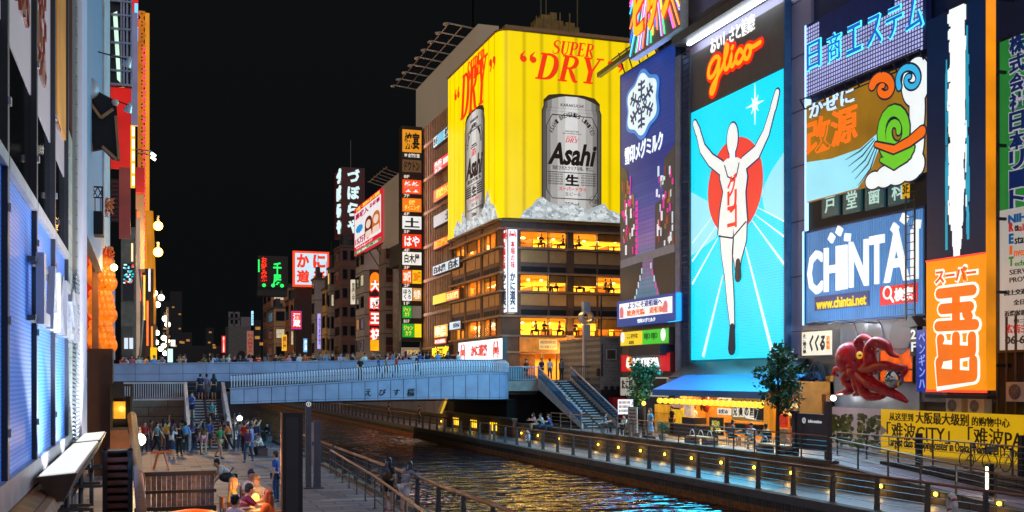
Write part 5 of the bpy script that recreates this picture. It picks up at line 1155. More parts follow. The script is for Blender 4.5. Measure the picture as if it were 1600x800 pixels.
sbox('red_poster', 1218, 1228, 648, 668, em('d03020', .6, .6, 5)); sbox('white_poster', 1218, 1230, 670, 700, pm('b8a890', .6, var=.4, scale=6))
m = MB(); a, b = qS(1113, 636); m.ell(fS.p(a, b+.2, .4), .28, .2, .5, 12, 8); m.mat(1)
for e in (-1, 1): m.tube([fS.p(a, b+.5, .5), fS.p(a+e*.3, b+.8, .5), fS.p(a+e*.2, b-.2, .6)], [.09, .08, .05], 6)
m.build('hanging_shellfish', [pm('b83018', .4), pm('c84820', .4)], t)
for k in range(4): lamp('shop_light', (31.7, yA1+1.5+k*3.2, 2.95), 330, (1, .62, .22), t, kind='AREA', size=2.4, size_y=.8, direction=(-.3, 0, -1))
# lanterns
proto = None
for k in range(19):
    u = 1031+k*8.75; p = onX(u, 618, AX+.12); loc = (AX+.12, p.y, 2.1)
    if proto is None:
        proto = thing('paper_lantern', 'round yellow paper lantern in the row under the blue awning', 'lantern', loc, 'yellow lanterns under the blue awning')
        m = MB(); m.ell(Vector(loc), .19, .19, .18, 12, 8); m.build('shade', em('ffc838', 1.5), proto)
        m = MB(); m.lathe(Vector(loc)+Vector((0, 0, .17)), [(.07, 0), (.07, .04)], 10); m.lathe(Vector(loc)-Vector((0, 0, .2)), [(.07, 0), (.07, .03)], 10); m.bar(Vector(loc)+Vector((0, 0, .2)), Vector(loc)+Vector((0, 0, .42)), .015); m.build('cap', BLACKM, proto)
    else: copy_tree(proto, loc=loc)
# vending machine
p0, p1 = onY(958, 660, 72), onY(990, 660, 72)
t = thing('vending_machine', 'red drinks vending machine with lit white window at the stair foot', 'vending machine', ((p0.x+p1.x)/2, 72.4, 0))
f = F((p0.x, 72, 0), (1, 0, 0)); Wd = p1.x-p0.x
m = MB(); m.fbox(f, 0, Wd, .05, 2.05, -.8, 0); m.fbox(f, .05, Wd-.05, 0, .05, -.7, -.1); m.build('body', pm('b81820', .35, var=.05), t)
m = MB(); m.fbox(f, .38, Wd-.06, .85, 1.92, 0, .03); vw = m.build('window', em('eef4ff', 1.3), t); m = MB(); r = random.Random(4); 
cc = [em(c, .8) for c in ('c83828', '2a58b0', 'e0b020', '2c8a3c', '703818')]
for j in range(3):
    for i in range(9): m.mat(r.randrange(5)); m.fbox(f, .44+i*.1, .5+i*.1, 1.0+j*.3, 1.2+j*.3, .03, .05)
m.build('drink_display', cc, vw); m = MB(); m.fbox(f, .4, Wd-.1, .2, .5, 0, .02); m.build('delivery_flap', BLACKM, t)
# garden picture and yellow hoarding
HX = 32.8
f, Wd, Hs = signX(HX, 1290, 1377, 631, 706); q = lambda u, v: px(f, u, v); Hh = 2.0; f = F((HX, f.O.y, 0), f.R)
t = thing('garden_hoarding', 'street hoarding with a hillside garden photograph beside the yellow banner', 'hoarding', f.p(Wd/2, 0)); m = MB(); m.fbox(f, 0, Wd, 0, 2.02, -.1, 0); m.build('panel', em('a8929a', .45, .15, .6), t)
r = random.Random(11); m = MB(); cl_ = lambda a, b: (min(max(a, .03), Wd-.03), min(max(b, .03), 1.99))
def blob(m, a, b, ra, rb_, c): m.poly(f, [cl_(a+ra*math.cos(x*.42)*(1+.2*r.random()), b+rb_*math.sin(x*.42)*(1+.2*r.random())) for x in range(15)], 0, c)
m.mat(3); m.poly(f, [cl_(0, .55), cl_(Wd*.35, .75), cl_(Wd*.55, .9), cl_(Wd*.62, 1.6), cl_(Wd*.7, 1.6), cl_(Wd*.68, .8), cl_(Wd*.6, .3), cl_(Wd*.4, .05), cl_(0, .05)], 0, .008)
for k in range(300):
    a, b = Wd*(.1+.9*r.random()), .1+1.6*r.random()
    if b > 1.75-abs(a/Wd-.4)*.6 and a < Wd*.55: continue
    if Wd*.5 < a < Wd*.62 and b > .5: continue
    m.mat(r.choice([0, 0, 1, 2])); blob(m, a, b, .06+.13*r.random(), .04+.08*r.random(), .012+.0001*k)
m.build('garden_picture', [em('27300f', .4, .5, 6), em('3c4416', .45, .5, 6), em('56522a', .5, .4, 6), em('a89684', .5, .3, 4)], t)
f2, W2, H2 = signX(HX, 1377, 1720, 631, 725); f2 = F((HX-.02, f2.O.y, .02), f2.R); q = lambda u, v: px(f2, u, v)
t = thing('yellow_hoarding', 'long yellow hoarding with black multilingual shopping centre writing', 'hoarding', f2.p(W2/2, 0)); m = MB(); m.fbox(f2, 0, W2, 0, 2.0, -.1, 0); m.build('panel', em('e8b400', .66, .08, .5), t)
m = MB(); m.poly(f2, [(-.001, .75), (.5, 1.0), (-.001, 1.25)], 0, .02); m.build('photo_notch', em('8a7a70', .4), t)
m = MB(); tb = lambda s_, u0, u1, vt, vb, bd: m.text(s_, f2, *pbox(f2, u0, u1, vt, vb), 0, .03, bold=bd)
tb('从这里到', 1390, 1427, 645, 658, .008); tb('大阪最大级别', 1431, 1514, 645, 664, .014); tb('的购物中心', 1519, 1578, 652, 667, .008)
tb('「难波CITY」「难波PARKS」', 1386, 1655, 667, 697, .004); tb('Largest class shopping center in Osaka. "Namba CITY" and "Namba PARKS"', 1389, 1668, 693, 714, .008)
m.build('lettering', pm('1a1408', .6), t)
# information totem
IX = 27.1
f, Wd, Hs = signX(IX, 1238, 1296, 650, 706); q = lambda u, v: px(f, u, v); zt = px(f, 1291, 627)[1]+f.O.z; f = F((IX, f.O.y, 0), f.R); zb_, z1_ = onX(1291, 706, IX).z, onX(1291, 648, IX).z
t = thing('information_totem', 'dark grey information board on two posts by the railing', 'information board', f.p(Wd/2, 0)); GRY = pm('45444e', .4, .3)
m = MB(); m.fbox(f, .25, Wd-.3, max(.35, zb_), z1_, -.1, 0); m.build('panel', GRY, t)
for a in (.05, Wd-.28): m = MB(); m.fbox(f, a, a+.24, 0, zt if a > 1 else z1_+.1, -.16, .06); m.fbox(f, a-.12, a+.36, 0, .04, -.3, .2); m.build('post', GRY, t)
m = MB(); m.text('information', f, Wd*.45, Wd*.8, z1_-.38, z1_-.24, 0, .02, bold=.01); m.stroke(f, [(Wd*.33+.11*math.cos(x*.4), z1_-.3+.11*math.sin(x*.4)) for x in range(17)], .03, 0, .02, False); m.stroke(f, [(Wd*.33, z1_-.36), (Wd*.33, z1_-.25)], .035, 0, .02); m.build('lettering', em('d8d8dc', .7), t)
# octopus sculpture
OX = 33.2; f = F((OX, yX(1250, OX), 0), (0, -1, 0)); q = lambda u, v: px(f, u, v); OC = lambda u, v, c: f.sh(0, 0, c).p(*px(f.sh(0, 0, c), u, v))
t = thing('octopus_sculpture', 'huge glossy red octopus sculpture with yellow eye holding a mirror ball', 'sculpture', OC(1350, 630, .5))
OR = pm('c4161e', .3, var=.5, scale=5, bump=.5)
hm = MB(); R3 = Matrix.Rotation(.5, 3, 'X')
hm.ell(OC(1332, 562, .8), .75, 1.0, .86, 20, 14, R3); hm.ell(OC(1340, 580, 1.0), .5, .6, .45, 16, 10); hm.ell(OC(1331, 572, 1.25), .25, .35, .25, 12, 8)
arms = [([(1345, 575, .9), (1346, 545, 1.0), (1340, 535, 1.1), (1350, 527, 1.1), (1362, 532, 1.2), (1366, 528, 1.0)], [.34, .26, .2, .17, .12, .05]),
        ([(1348, 580, .9), (1360, 570, 1.1), (1358, 548, 1.2), (1368, 535, 1.2), (1385, 540, 1.2), (1392, 552, 1.2), (1404, 558, 1.1)], [.36, .34, .28, .27, .22, .14, .05]),
        ([(1348, 578, 1.0), (1365, 576, 1.2), (1382, 571, 1.3), (1400, 575, 1.3), (1414, 576, 1.3), (1411, 586, 1.3), (1407, 590, 1.2)], [.36, .27, .22, .19, .15, .1, .05]),
        ([(1345, 582, 1.0), (1360, 598, 1.2), (1380, 608, 1.2), (1402, 618, 1.2), (1418, 628, 1.1)], [.4, .32, .26, .2, .07]),
        ([(1342, 585, 1.0), (1347, 605, 1.2), (1355, 618, 1.3), (1370, 620, 1.3), (1384, 619, 1.2)], [.36, .27, .22, .17, .06]),
        ([(1338, 585, 1.0), (1326, 585, 1.2), (1320, 595, 1.2), (1330, 606, 1.2), (1322, 612, 1.2), (1308, 615, 1.1)], [.36, .26, .22, .22, .18, .06]),
        ([(1335, 582, .9), (1318, 577, 1.0), (1306, 576, 1.0), (1303, 584, 1.0), (1309, 587, 1.0)], [.26, .16, .12, .1, .06]),
        ([(1340, 588, 1.0), (1338, 602, 1.3), (1342, 612, 1.3), (1334, 616, 1.3)], [.3, .22, .18, .1])]
hm.build('head', OR, t); m = MB(); m.bar(OC(1338, 575, .0), OC(1338, 575, .6), .3); m.bar(OC(1360, 590, .0), OC(1358, 590, 1.0), .2); m.build('mount', DARK, t)
for pts, rs in arms:
    P3 = [OC(*p_) for p_ in pts]; ds, dr_ = [], []
    for i in range(len(P3)-1):
        a, b_, c_, d_ = P3[max(i-1, 0)], P3[i], P3[i+1], P3[min(i+2, len(P3)-1)]
        for k in range(5):
            s_ = k/5; ds.append(.5*(2*b_+(c_-a)*s_+(2*a-5*b_+4*c_-d_)*s_*s_+(3*b_-a-3*c_+d_)*s_**3)); dr_.append(rs[i]+(rs[i+1]-rs[i])*s_)
    ds.append(P3[-1]); dr_.append(rs[-1]); m = MB(); m.tube(ds, dr_, 12); m.mat(1)
    for i in range(4, len(ds)-1, 2):
        o_ = f.U*-dr_[i]*.85+f.N*dr_[i]*.35; m.ell(ds[i]+o_, dr_[i]*.28, dr_[i]*.28, dr_[i]*.2, 8, 5)
    m.build('tentacle', [OR, pm('d8a8a0', .4)], t)
m = MB(); m.ell(OC(1343, 555, 1.62), .12, .2, .18, 12, 8); m.mat(1).ell(OC(1343.5, 555, 1.72), .05, .1, .05, 10, 6); m.build('eye', [em('f0b010', .7), BLACKM], t)
m = MB(); m.ell(OC(1397, 592, 1.3), .42, .42, .44, 20, 14); m.build('mirror_ball', pm('d8d0c0', .12, .9, .3, 4), t); m = MB(); m.bar(OC(1397, 602, 1.2), OC(1397, 615, 1.1), .08); m.build('ball_stand', STEEL, t)
# its wall, signs and lamps
f, Wd, Hs = signX(OX+.25, 1300, 1432, 498, 630); q = lambda u, v: px(f, u, v)
t = thing('octopus_shop', 'grey metal shopfront with orange lit window behind the octopus sculpture', 'shop', f.p(Wd/2, -f.O.z)); 
m = MB(); m.fbox(f, -2.6, Wd+.2, -2.6, Hs+.6, -.3, 0); m.build('wall', pm('8a9098', .35, .4, .2, 1), t)
m = MB(); a0, a1, b0, b1 = pbox(f, 1376, 1428, 546, 597); m.fbox(f, a0, a1, b0, b1, 0, .04); m.build('window', em('e85c10', .8, .6, 2.5), t); m = MB(); m.frame(f, a0-.05, a1+.05, b0-.05, b1+.05, 0, .08, .08); m.fbox(f, a0, a1, b0+.55, b0+.62, .03, .1); m.build('window_frame', pm('3a2018', .5), t)
m = MB()
for u in (1325, 1365, 1408): a, b = q(u, 525); m.disc(f, a, b, .75, 0, .06, 24, .85)
m.build('oval_panel', pm('a0a6b0', .25, .6, .1), t)
m = MB()
for u in (1300, 1335, 1370): m.tube([f.p(q(u, 505)[0], q(u, 505)[1], 0), f.p(q(u, 503)[0], q(u, 503)[1], 1.1), f.p(q(u-8, 507)[0], q(u, 507)[1], 1.2)], .04, 6)
m.build('lamp_arm', STEEL, t)
for u in (1318, 1345, 1395): a, b = q(u, 506); lamp('lamp', f.p(a, b, 1.4), 320, (.9, .95, 1), t, .1)
wl = thing('octopus_floodlight', 'small bright white floodlight under the octopus sculpture', 'floodlight', OC(1302, 625, .6)); m = MB(); m.ell(OC(1302, 622, .7), .14, .14, .14, 10, 8); m.build('lens', em('ffffff', 14), wl); m = MB(); m.bar(OC(1302, 622, .5), OC(1302, 632, .2), .1); m.build('bracket', DARK, wl)
lamp('beam', OC(1306, 622, 1.5), 60, (.95, .97, 1), wl, .1)
f, Wd, Hs = signX(OX-.3, 1252, 1302, 514, 556)
s_ = board('brush_script_sign', 'square cream lit sign with black brush script at upper left of octopus', 'sign', f, Wd, Hs, em('f0ead6', .95), .4, border=STEEL)
letter(s_, f, [('くくる', Wd*.28, Wd*.75, Hs*.2, Hs*.82)], INK, c0=0, c1=.04, bold=.03, shear=.2)
letter(s_, f, [('たこ焼き処', Wd*.07, Wd*.17, Hs*.12, Hs*.88)], INK, 'side_lettering', vert=True, c0=0, c1=.04)
letter(s_, f, [('道頓堀', Wd*.8, Wd*.9, Hs*.25, Hs*.75)], em('e07818', .9), 'orange_lettering', vert=True, c0=0, c1=.04)
f, Wd, Hs = signX(OX-.1, 1253, 1290, 566, 608); t = thing('ring_emblem_sign', 'dark blue metal letters across an oval ring on pale panelled wall', 'sign', f.p(Wd/2, 0))
m = MB(); m.stroke(f, [(Wd*.68+.62*math.cos(x*.21), Hs*.5+.68*math.sin(x*.21)) for x in range(31)], .14, 0, .12, False); m.stroke(f, [(Wd*.68+.3*math.cos(x*.42), Hs*.5+.6*math.sin(x*.42)) for x in range(16)], .08, 0, .1, False); m.build('ring', pm('22384e', .4, .4), t)
m = MB(); m.text('EMUDA', f, 0, Wd*.92, Hs*.32, Hs*.66, .1, .3, bold=.03); m.build('lettering', pm('1c3c66', .4, .3), t)
f, Wd, Hs = signX(OX, 1245, 1302, 614, 634); t = thing('wooden_stall', 'brown wooden stall front with dark roof beside garden hoarding', 'stall', f.p(Wd/2, -f.O.z)); f = F((OX, f.O.y, 0), f.R)
m = MB(); m.fbox(f, 0, Wd, 0, .9, 0, .6); m.fbox(f, -.1, Wd+.1, 2.3, 2.65, 0, .5); m.fbox(f, 0, .15, .9, 2.3, .3, .5); m.fbox(f, Wd-.2, Wd, .9, 2.3, .3, .5); m.build('frame', pm('7a4a20', .6, var=.4, scale=4), t)
m = MB(); m.fbox(f, .15, Wd-.2, .9, 2.3, 0, .05); m.build('backdrop', em('6a4018', .3, .5, 2), t); m = MB(); m.lathe(f.p(.7, 1.35, .5), [(.38, 0), (.4, .25), (.3, .38), (.1, .45)], 16); m.build('white_pot', pm('b8b0a0', .5), t); m = MB(); m.hexa([f.p(.2, 1.9, .2), f.p(1.5, 1.9, .2), f.p(1.5, 1.9, .9), f.p(.2, 1.9, .9), f.p(.6, 2.2, .4), f.p(1.1, 2.2, .4), f.p(1.1, 2.2, .7), f.p(.6, 2.2, .7)]); m.build('small_roof', BLACKM, t)
# air conditioners
def aircon(label, X, u0, u1, vt, vb):
    f, Wd, Hs = signX(X, u0, u1, vt, vb); t = thing('air_conditioner', label, 'air conditioner', f.p(Wd/2, 0), 'air conditioners behind the yellow hoarding')
    m = MB(); m.fbox(f, 0, Wd, 0, Hs, -.4, 0); m.build('casing', pm('a8a49c', .5), t); m = MB(); a, b, R_ = Wd*.4, Hs*.5, Hs*.4
    m.disc(f, a, b, R_, 0, .012, 24); m.mat(1)
    for k in range(6): m.stroke(f, [(a+R_*(k+1)/6.5*math.cos(x*.3), b+R_*(k+1)/6.5*math.sin(x*.3)) for x in range(22)], .012, .012, .03, False)
    for k in range(4): m.stroke(f, [(a-R_*math.cos(k*.785), b-R_*math.sin(k*.785)), (a+R_*math.cos(k*.785), b+R_*math.sin(k*.785))], .012, .012, .032, False)
    m.build('fan_grille', [pm('3a3c40', .5), pm('8a8c90', .4, .5)], t)
aircon('large air conditioner unit on the wall under green and white billboard', 33.1, 1572, 1606, 597, 628); aircon('small air conditioner just above yellow hoarding, nearer the octopus', 33.1, 1478, 1502, 622, 646); aircon('small air conditioner just above yellow hoarding, nearer the large unit', 33.1, 1512, 1538, 623, 647)
m = MB(); m.box(33.6, 33.9, 20, yX(1440, RX), 0, 6); o = m.build('alley_wall', pm('2c2624', .8, bump=.2)); tag(o, 'dark stained wall under the orange sign behind yellow hoarding', 'wall', kind='thing')
for k in range(6): y = yX(1548, 33.5)-k*.5; m = MB(); m.tube([(33.4, y, 2.0), (33.4, y, 6)], .06, 6); tag(m.build('drain_pipe', pm('4a3a34', .6)), 'brown vertical wall pipe in the cluster beside large air conditioner', 'pipe', 'brown wall pipes by the large air conditioner')
# benches
def bench(label, u, v, L):
    p = onZ(u, v, 0); t = thing('park_bench', label, 'bench', (26.9, p.y, 0), 'benches on the upper promenade'); y = p.y
    m = MB(); m.box(26.7, 27.2, y-L/2, y+L/2, .4, .5); m.build('seat', pm('d09a54', .5, var=.3, scale=5, stretch=(1, .1, 1)), t)
    for s_ in (-1, 1): m = MB(); m.box(26.65, 27.25, y+s_*L*.42-.28, y+s_*L*.42+.28, 0, .39); m.build('block', stone('a8887a', 'b89888', .3, .15, .01, .8, 'YZ'), t)
    for s_ in (-.42, 0, .42): m = MB(); m.tube([(26.95, y+s_*L+.24*math.cos(a*math.pi/8), .5+.3*math.sin(a*math.pi/8)) for a in range(9)], .025, 8); m.build('arm_hoop', CH, t)
bench('wooden bench with chrome hoops on stone blocks before the food counter', 1086, 697, 2.2); bench('wooden bench with chrome hoops on stone blocks nearest the second tree', 1186, 712, 2.2)
# trees
def tree(name, label, loc, H, crown_r, crown_h, seed, leaf='2c6440', n=2400):
    r = random.Random(seed); t = thing(name, label, 'tree', loc); L = Vector(loc); m = MB()
    top = L+Vector((.1, .1, H*.62)); m.tube([L, L+Vector((.03, .05, H*.3)), top, L+Vector((.05, .15, H*.9))], [.11, .085, .06, .02], 8)
    cl = []
    for k in range(22):
        a = r.random()*6.28; z = H*(.42+.55*r.random()); rr = crown_r*(.35+.65*r.random())*(1-.55*abs((z/H-.68)/.35)**1.5 if z/H < 1.03 else .4); e = L+Vector((rr*math.cos(a), rr*math.sin(a), z)); s_ = L+Vector((0, 0, z-rr*.7-.2))
        m.tube([s_, (s_+e)/2+Vector((0, 0, .1)), e], [.04, .025, .01], 5); cl.append((e, .28+.3*r.random())); cl.append(((s_+e)/2, .2+.2*r.random()))
    m.build('trunk', pm('4a3828', .8, bump=.3), t); m = MB()
    for k in range(n):
        c, s_ = r.choice(cl); d = Vector((r.gauss(0, 1), r.gauss(0, 1), r.gauss(0, .8))); d = d.normalized()*s_*(r.random()**.45); p = c+d; sz = .06+.07*r.random()
        n_ = Vector((r.gauss(0, 1), r.gauss(0, 1), r.gauss(.6, .7))).normalized(); x = n_.orthogonal().normalized()*sz; x = Matrix.Rotation(r.random()*6.28, 3, n_)@x; y = n_.cross(x)*.5; m.mat(r.choice([0, 0, 1, 2]))
        m.add([p-x, p+y, p+x, p-y], [(0, 1, 2, 3)])
    m.build('crown', [pm(leaf, .5, var=.3), pm('3c844c', .5, var=.3), pm('1c4428', .5, var=.3)], t)
p = onX(1215, 0, 26.5); tree('street_tree', 'slender dark leafed tree in front of the cyan screen corner and information board', (26.5, p.y, 0), 5.1, 1.15, 3, 21)
p = onX(1006, 0, 27.0); tree('street_tree', 'bushy green tree in front of the burger sign and white board', (27.0, p.y, 0), 4.5, 1.15, 2.6, 33, n=2800)
# little lamp in the first tree
lc = Vector((26.6, onX(1006, 0, 26.6).y, 2.05)); t = thing('amber_street_lamp', 'small amber globe lamp shining in front of the bushy tree', 'lamp', lc); m = MB(); m.ell(lc, .11, .11, .11, 10, 8); m.build('globe', em('ffb030', 8), t); m = MB(); m.bar(lc-Vector((0, 0, 2.05)), lc-Vector((0, 0, .1)), .05); m.build('pole', DARK, t); lamp('glow', lc+Vector((-.3, 0, 0)), 35, (1, .6, .2), t, .1)
# potted plant, menu stand, tables, chairs
p = onZ(991, 691, 0); L = Vector((26.8, p.y, 0)); t = thing('potted_plant', 'small leafy plant in a pale pot by the promenade railing', 'plant', L); m = MB(); m.lathe(L, [(.16, 0), (.24, .38), (.26, .42)], 14); m.build('pot', pm('a8a090', .7), t); m = MB(); r = random.Random(8)
for k in range(160):
    a = r.random()*6.28; e = L+Vector((0, 0, .42))+Vector((math.cos(a)*.4*r.random(), math.sin(a)*.4*r.random(), .15+.5*r.random())); x = Vector((r.gauss(0, .07), r.gauss(0, .07), .08)); y = Vector((-x.y, x.x, 0)).normalized()*.035; m.add([e-x, e+y, e+x, e-y], [(0, 1, 2, 3)])
m.build('leaves', pm('2a6a34', .5, var=.4), t)
def standee(label, u0, u1, vt, vb, X, mat):
    f, Wd, Hs = signX(X, u0, u1, vt, vb); f = F((X, f.O.y, 0), f.R); z1 = onX(u1, vt, X).z; t = thing('menu_stand', label, 'menu stand', f.p(Wd/2, 0)); m = MB(); m.fbox(f, 0, Wd, .25, z1, -.06, 0); m.build('panel', mat, t); m = MB(); m.fbox(f, .05, .1, 0, .25, -.2, .15); m.fbox(f, Wd-.1, Wd-.05, 0, .25, -.2, .15); m.build('foot', DARK, t)
    m = MB(); 
    for k in range(5): m.fbox(f, Wd*.15, Wd*.85, z1-.25-k*.2, z1-.16-k*.2, 0, .01)
    m.build('printed_rows', pm('58504a', .6), t)
standee('tall pale menu stand behind the potted plant', 981, 995, 636, 680, 27.3, pm('b0b4b8', .6)); standee('low white notice stand beside woman in pale dress', 1010, 1020, 673, 692, 26.6, pm('c8c0c4', .6))
def cafe_table(label, x, y):
    t = thing('cafe_table', label, 'table', (x, y, 0), 'small cafe tables by the railing'); m = MB(); m.box(x-.35, x+.35, y-.35, y+.35, .7, .74); m.build('tabletop', pm('a09a94', .4), t); m = MB(); m.tube([(x, y, 0), (x, y, .7)], .035, 8); m.lathe((x, y, 0), [(.25, 0), (.22, .03)], 14); m.build('leg', STEEL, t)
def cafe_chair(label, x, y, rz, col='2a2a2e', grp='folding chairs by the cafe tables'):
    t = thing('cafe_chair', label, 'chair', (0, 0, 0), grp); m = MB(); m.box(-.22, .22, -.22, .22, .43, .47); m.build('seat', pm(col, .5), t); m = MB(); m.box(-.22, .22, .19, .22, .6, .88); m.build('backrest', pm(col, .5), t)
    for sx in (-.2, .2):
        for sy in (-.2, .2): m = MB(); m.tube([(sx, sy, 0), (sx, sy, .43 if sy < 0 else .86)], .016, 6); m.build('leg', STEEL, t)
    t.location = (x, y, 0); t.rotation_euler = (0, 0, rz); WL[t] = Vector((x, y, 0)); return t
cafe_table('small cafe table between the two seated people near the stair foot', 27.0, 62.5); cafe_table('small cafe table beside the tall pale menu stand', 27.2, 59.6); cafe_table('small cafe table among the seated group by the black bench', 28.2, 50.2)
# bicycles
def bicycle(label, x, y, rz, col):
    t = thing('bicycle', label, 'bicycle', (0, 0, 0), 'bicycles parked on the ramp')
    for px_ in (-.52, .52):
        m = MB(); m.tube([(px_+.33*math.cos(a*math.pi/14), 0, .34+.33*math.sin(a*math.pi/14)) for a in range(29)], .02, 6, False)
        for a in range(10): m.bar((px_, 0, .34), (px_+.32*math.cos(a*.628), 0, .34+.32*math.sin(a*.628)), .006)
        m.build('wheel', [pm('1a1a1c', .5)], t)
    m = MB(); A, B, C_, D_, E_ = (-.52, 0, .34), (-.1, 0, .3), (-.2, 0, .78), (.35, 0, .75), (.52, 0, .34)
    for p_, q_ in ((A, B), (A, C_), (B, C_), (B, D_), (C_, D_), (D_, E_), ((.35, 0, .75), (.3, 0, .98))): m.tube([p_, q_], .018, 6)
    m.build('frame', pm(col, .35, .3), t); m = MB(); m.tube([(.3, -.26, .98), (.34, -.1, 1.02), (.34, .1, 1.02), (.3, .26, .98)], .016, 6); m.build('handlebar', CH, t); m = MB(); m.ell((-.2, 0, .86), .14, .08, .05, 10, 6); m.bar((-.2, 0, .78), (-.2, 0, .85), .03); m.build('saddle', BLACKM, t)
    m = MB(); m.box(.5, .75, -.16, .16, .7, .92); m.build('basket', pm('6a6a6c', .5, .5), t); t.location = (x, y, 0); t.rotation_euler = (0, 0, rz)
pA, pB = onX(1528, 0, 30.0), onX(1585, 0, 30.2)
bicycle('dark bicycle before yellow hoarding, farther from the frame edge', 30.0, pA.y, -1.4, '20242c'); bicycle('silver bicycle before yellow hoarding, nearer the frame edge', 30.2, pB.y, -1.7, 'a8aab0')
# bollards and light post
def bollard(label, u, X, z0, H, lit=False):
    y = onX(u, 0, X).y; t = thing('bollard', label, 'bollard', (X, y, z0)); m = MB(); m.box(X-.1, X+.1, y-.1, y+.1, z0, z0+H); m.box(X-.16, X+.16, y-.16, y+.16, z0, z0+.04); m.build('post', DARK, t)
    if lit: m = MB(); m.box(X-.12, X-.1, y-.05, y+.05, z0+.25, z0+H-.1); m.build('light_strip', em('fff0c0', 6), t); lamp('glow', (X-.35, y, z0+.6), 22, (1, .9, .65), t, .1)
bollard('square dark bollard in front of yellow hoarding', 1436, 29.0, 0, 1.3); bollard('dark bollard with a bright vertical light strip by the ramp', 1546, 26.9, -.5, 1.1, True); bollard('tall dark bollard at the frame edge before yellow hoarding', 1597, 28.8, 0, 1.5)
# low wall cap strips along upper promenade (paving edge)
# ================================================================== signs and buildings beyond the restaurant
def winmesh(f, w_, h_, sill=False):
    m = MB(); m.frame(f, 0, w_, 0, h_, -.05, .05, .09); m.mat(1).fbox(f, .09, w_-.09, .09, h_-.09, -.05, -.0); m.fbox(f, w_/2-.03, w_/2+.03, .09, h_-.09, 0, .03) if False else None
    return m
WDARK = pm('14161c', .15, .0, .3); WLIT = [em('ffc868', .8, .5, 3), em('e8d8b0', .6, .5, 3), em('c88838', .45, .5, 3)]
def windows(t, f, Wd, H0, floors, fh, bays, rng, lit=.15, wmat=None, hh=.55, ww=.7):
    first = {}
    bw = Wd/bays
    for j in range(floors):
        for i in range(bays):
            o_ = f.p(bw*(i+.5-ww/2), H0+fh*(j+.3), .03); l = rng.random() < lit; k = rng.randrange(3) if l else 3
            if k not in first:
                g = F(o_, f.R); m = winmesh(g, bw*ww, fh*hh); first[k] = (m.build('window', [wmat or pm('3a342e', .5), (WLIT+[WDARK])[k]], t), o_)
            else:
                c = first[k][0].copy(); COL.objects.link(c); c.location = Vector(o_)-first[k][1]
def block(name, label, X, uc, uL, uR, vt, hexc, floors, baysL, baysR, seed, lit=.12, z0=ZS, roofk=True, var=.2):
    """a building whose corner stands on the canal line at column uc; left face to uL, front to uR"""
    c = onX(uc, vt, X); Yc, z1 = c.y, c.z; YL = onX(uL, 0, X).y; XRr = onY(uR, 0, Yc).x; rng = random.Random(seed)
    t = thing(name, label, 'building', ((X+XRr)/2, (Yc+YL)/2, z0)); m = MB(); m.box(X, XRr, Yc, YL, z0, z1)
    m.mat(1).box(X-.15, XRr+.1, Yc-.15, YL, z1, z1+.35)
    for j in range(1, floors): m.box(X-.06, XRr, Yc-.06, YL, z0+(z1-z0)*j/floors-.1, z0+(z1-z0)*j/floors)
    m.build('wall', [pm(hexc, .75, var=var, scale=.5, bump=.1), pm('4a423a', .7)], t)
    fh = (z1-z0)/floors
    if baysL: windows(t, F((X, YL, 0), (0, -1, 0)), YL-Yc, z0, floors, fh, baysL, rng, lit)
    if baysR: windows(t, F((X, Yc, 0), (1, 0, 0)), XRr-X, z0, floors, fh, baysR, rng, lit)
    if roofk:
        m = MB(); w_ = XRr-X; d = YL-Yc
        m.box(X+w_*.2, X+w_*.55, Yc+d*.1, Yc+d*.5, z1+.35, z1+2.2); m.box(X+w_*.6, X+w_*.8, Yc+d*.2, Yc+d*.4, z1+.35, z1+1.3); m.bar((X+w_*.4, Yc+d*.3, z1+2), (X+w_*.4, Yc+d*.3, z1+4.5), .06); m.build('roof_plant', pm('3a3632', .7), t)
    return t, F((X, Yc, z0), (1, 0, 0)), XRr-X, z1
# (a) building of stacked signs
SX = 28.3; ya, yb = yX(714, SX), yX(655, SX)
t = thing('stacked_sign_building', 'brown ribbed building with slanted floor signs beside the yellow light wall', 'building', (33, (ya+yb)/2, ZS))
m = MB(); m.box(SX+.5, 40, ya, yb, ZS, 30.4); m.mat(1)
for k in range(16): y = ya+.3+(yb-ya-.6)*k/15; m.box(SX+.1, SX+.5, y-.1, y+.1, ZS+3, 30.4)
for k in range(7): m.box(SX, SX+.5, ya, yb, ZS+3.2+k*3.6, ZS+3.5+k*3.6)
m.build('wall', [pm('8a6a50', .7), pm('b0906e', .6)], t)
windows(t, F((SX+.5, yb, 0), (0, -1, 0)), yb-ya, ZS+3.3, 6, 3.6, 5, random.Random(4), .5, ww=.55)
def strip(label, u0, u1, vt, vb, X, mat, txt, tm, kw={}):
    f, Wd, Hs = signX(X, u0, u1, vt, vb); s_ = board('floor_sign', label, 'sign', f, Wd, Hs, mat, .4, 'slanted floor signs on the brown building', border=pm('4a3a30', .5)); m = MB()
    for (tx, x0, x1, y0, y1) in txt: m.text(tx, f, Wd*x0, Wd*x1, Hs*y0, Hs*y1, 0, .05, bold=.03, **kw)
    m.build('lettering', tm, s_); return s_, f, Wd, Hs
WS = em('eef2ee', 1.0)
s_, f, Wd, Hs = strip('topmost slanted sign, pale cyan and white with dark characters', 677, 711, 187, 206, 27.9, em('d8f0f0', .95), [('９Ｆ', .05, .2, .2, .8), ('焼家', .55, .95, .1, .9)], NAVY); m = MB(); m.fbox(f, Wd*.2, Wd*.5, 0, Hs, 0, .02); m.build('cyan_panel', em('48c0e0', .9), s_)
strip('red slanted sign with white characters second from the top', 677, 711, 229, 251, 27.9, em('e82c18', 1.0), [('笑笑', .08, .42, .1, .9), ('居酒屋', .48, .72, .3, .75), ('笑', .78, .98, .1, .9)], WS)
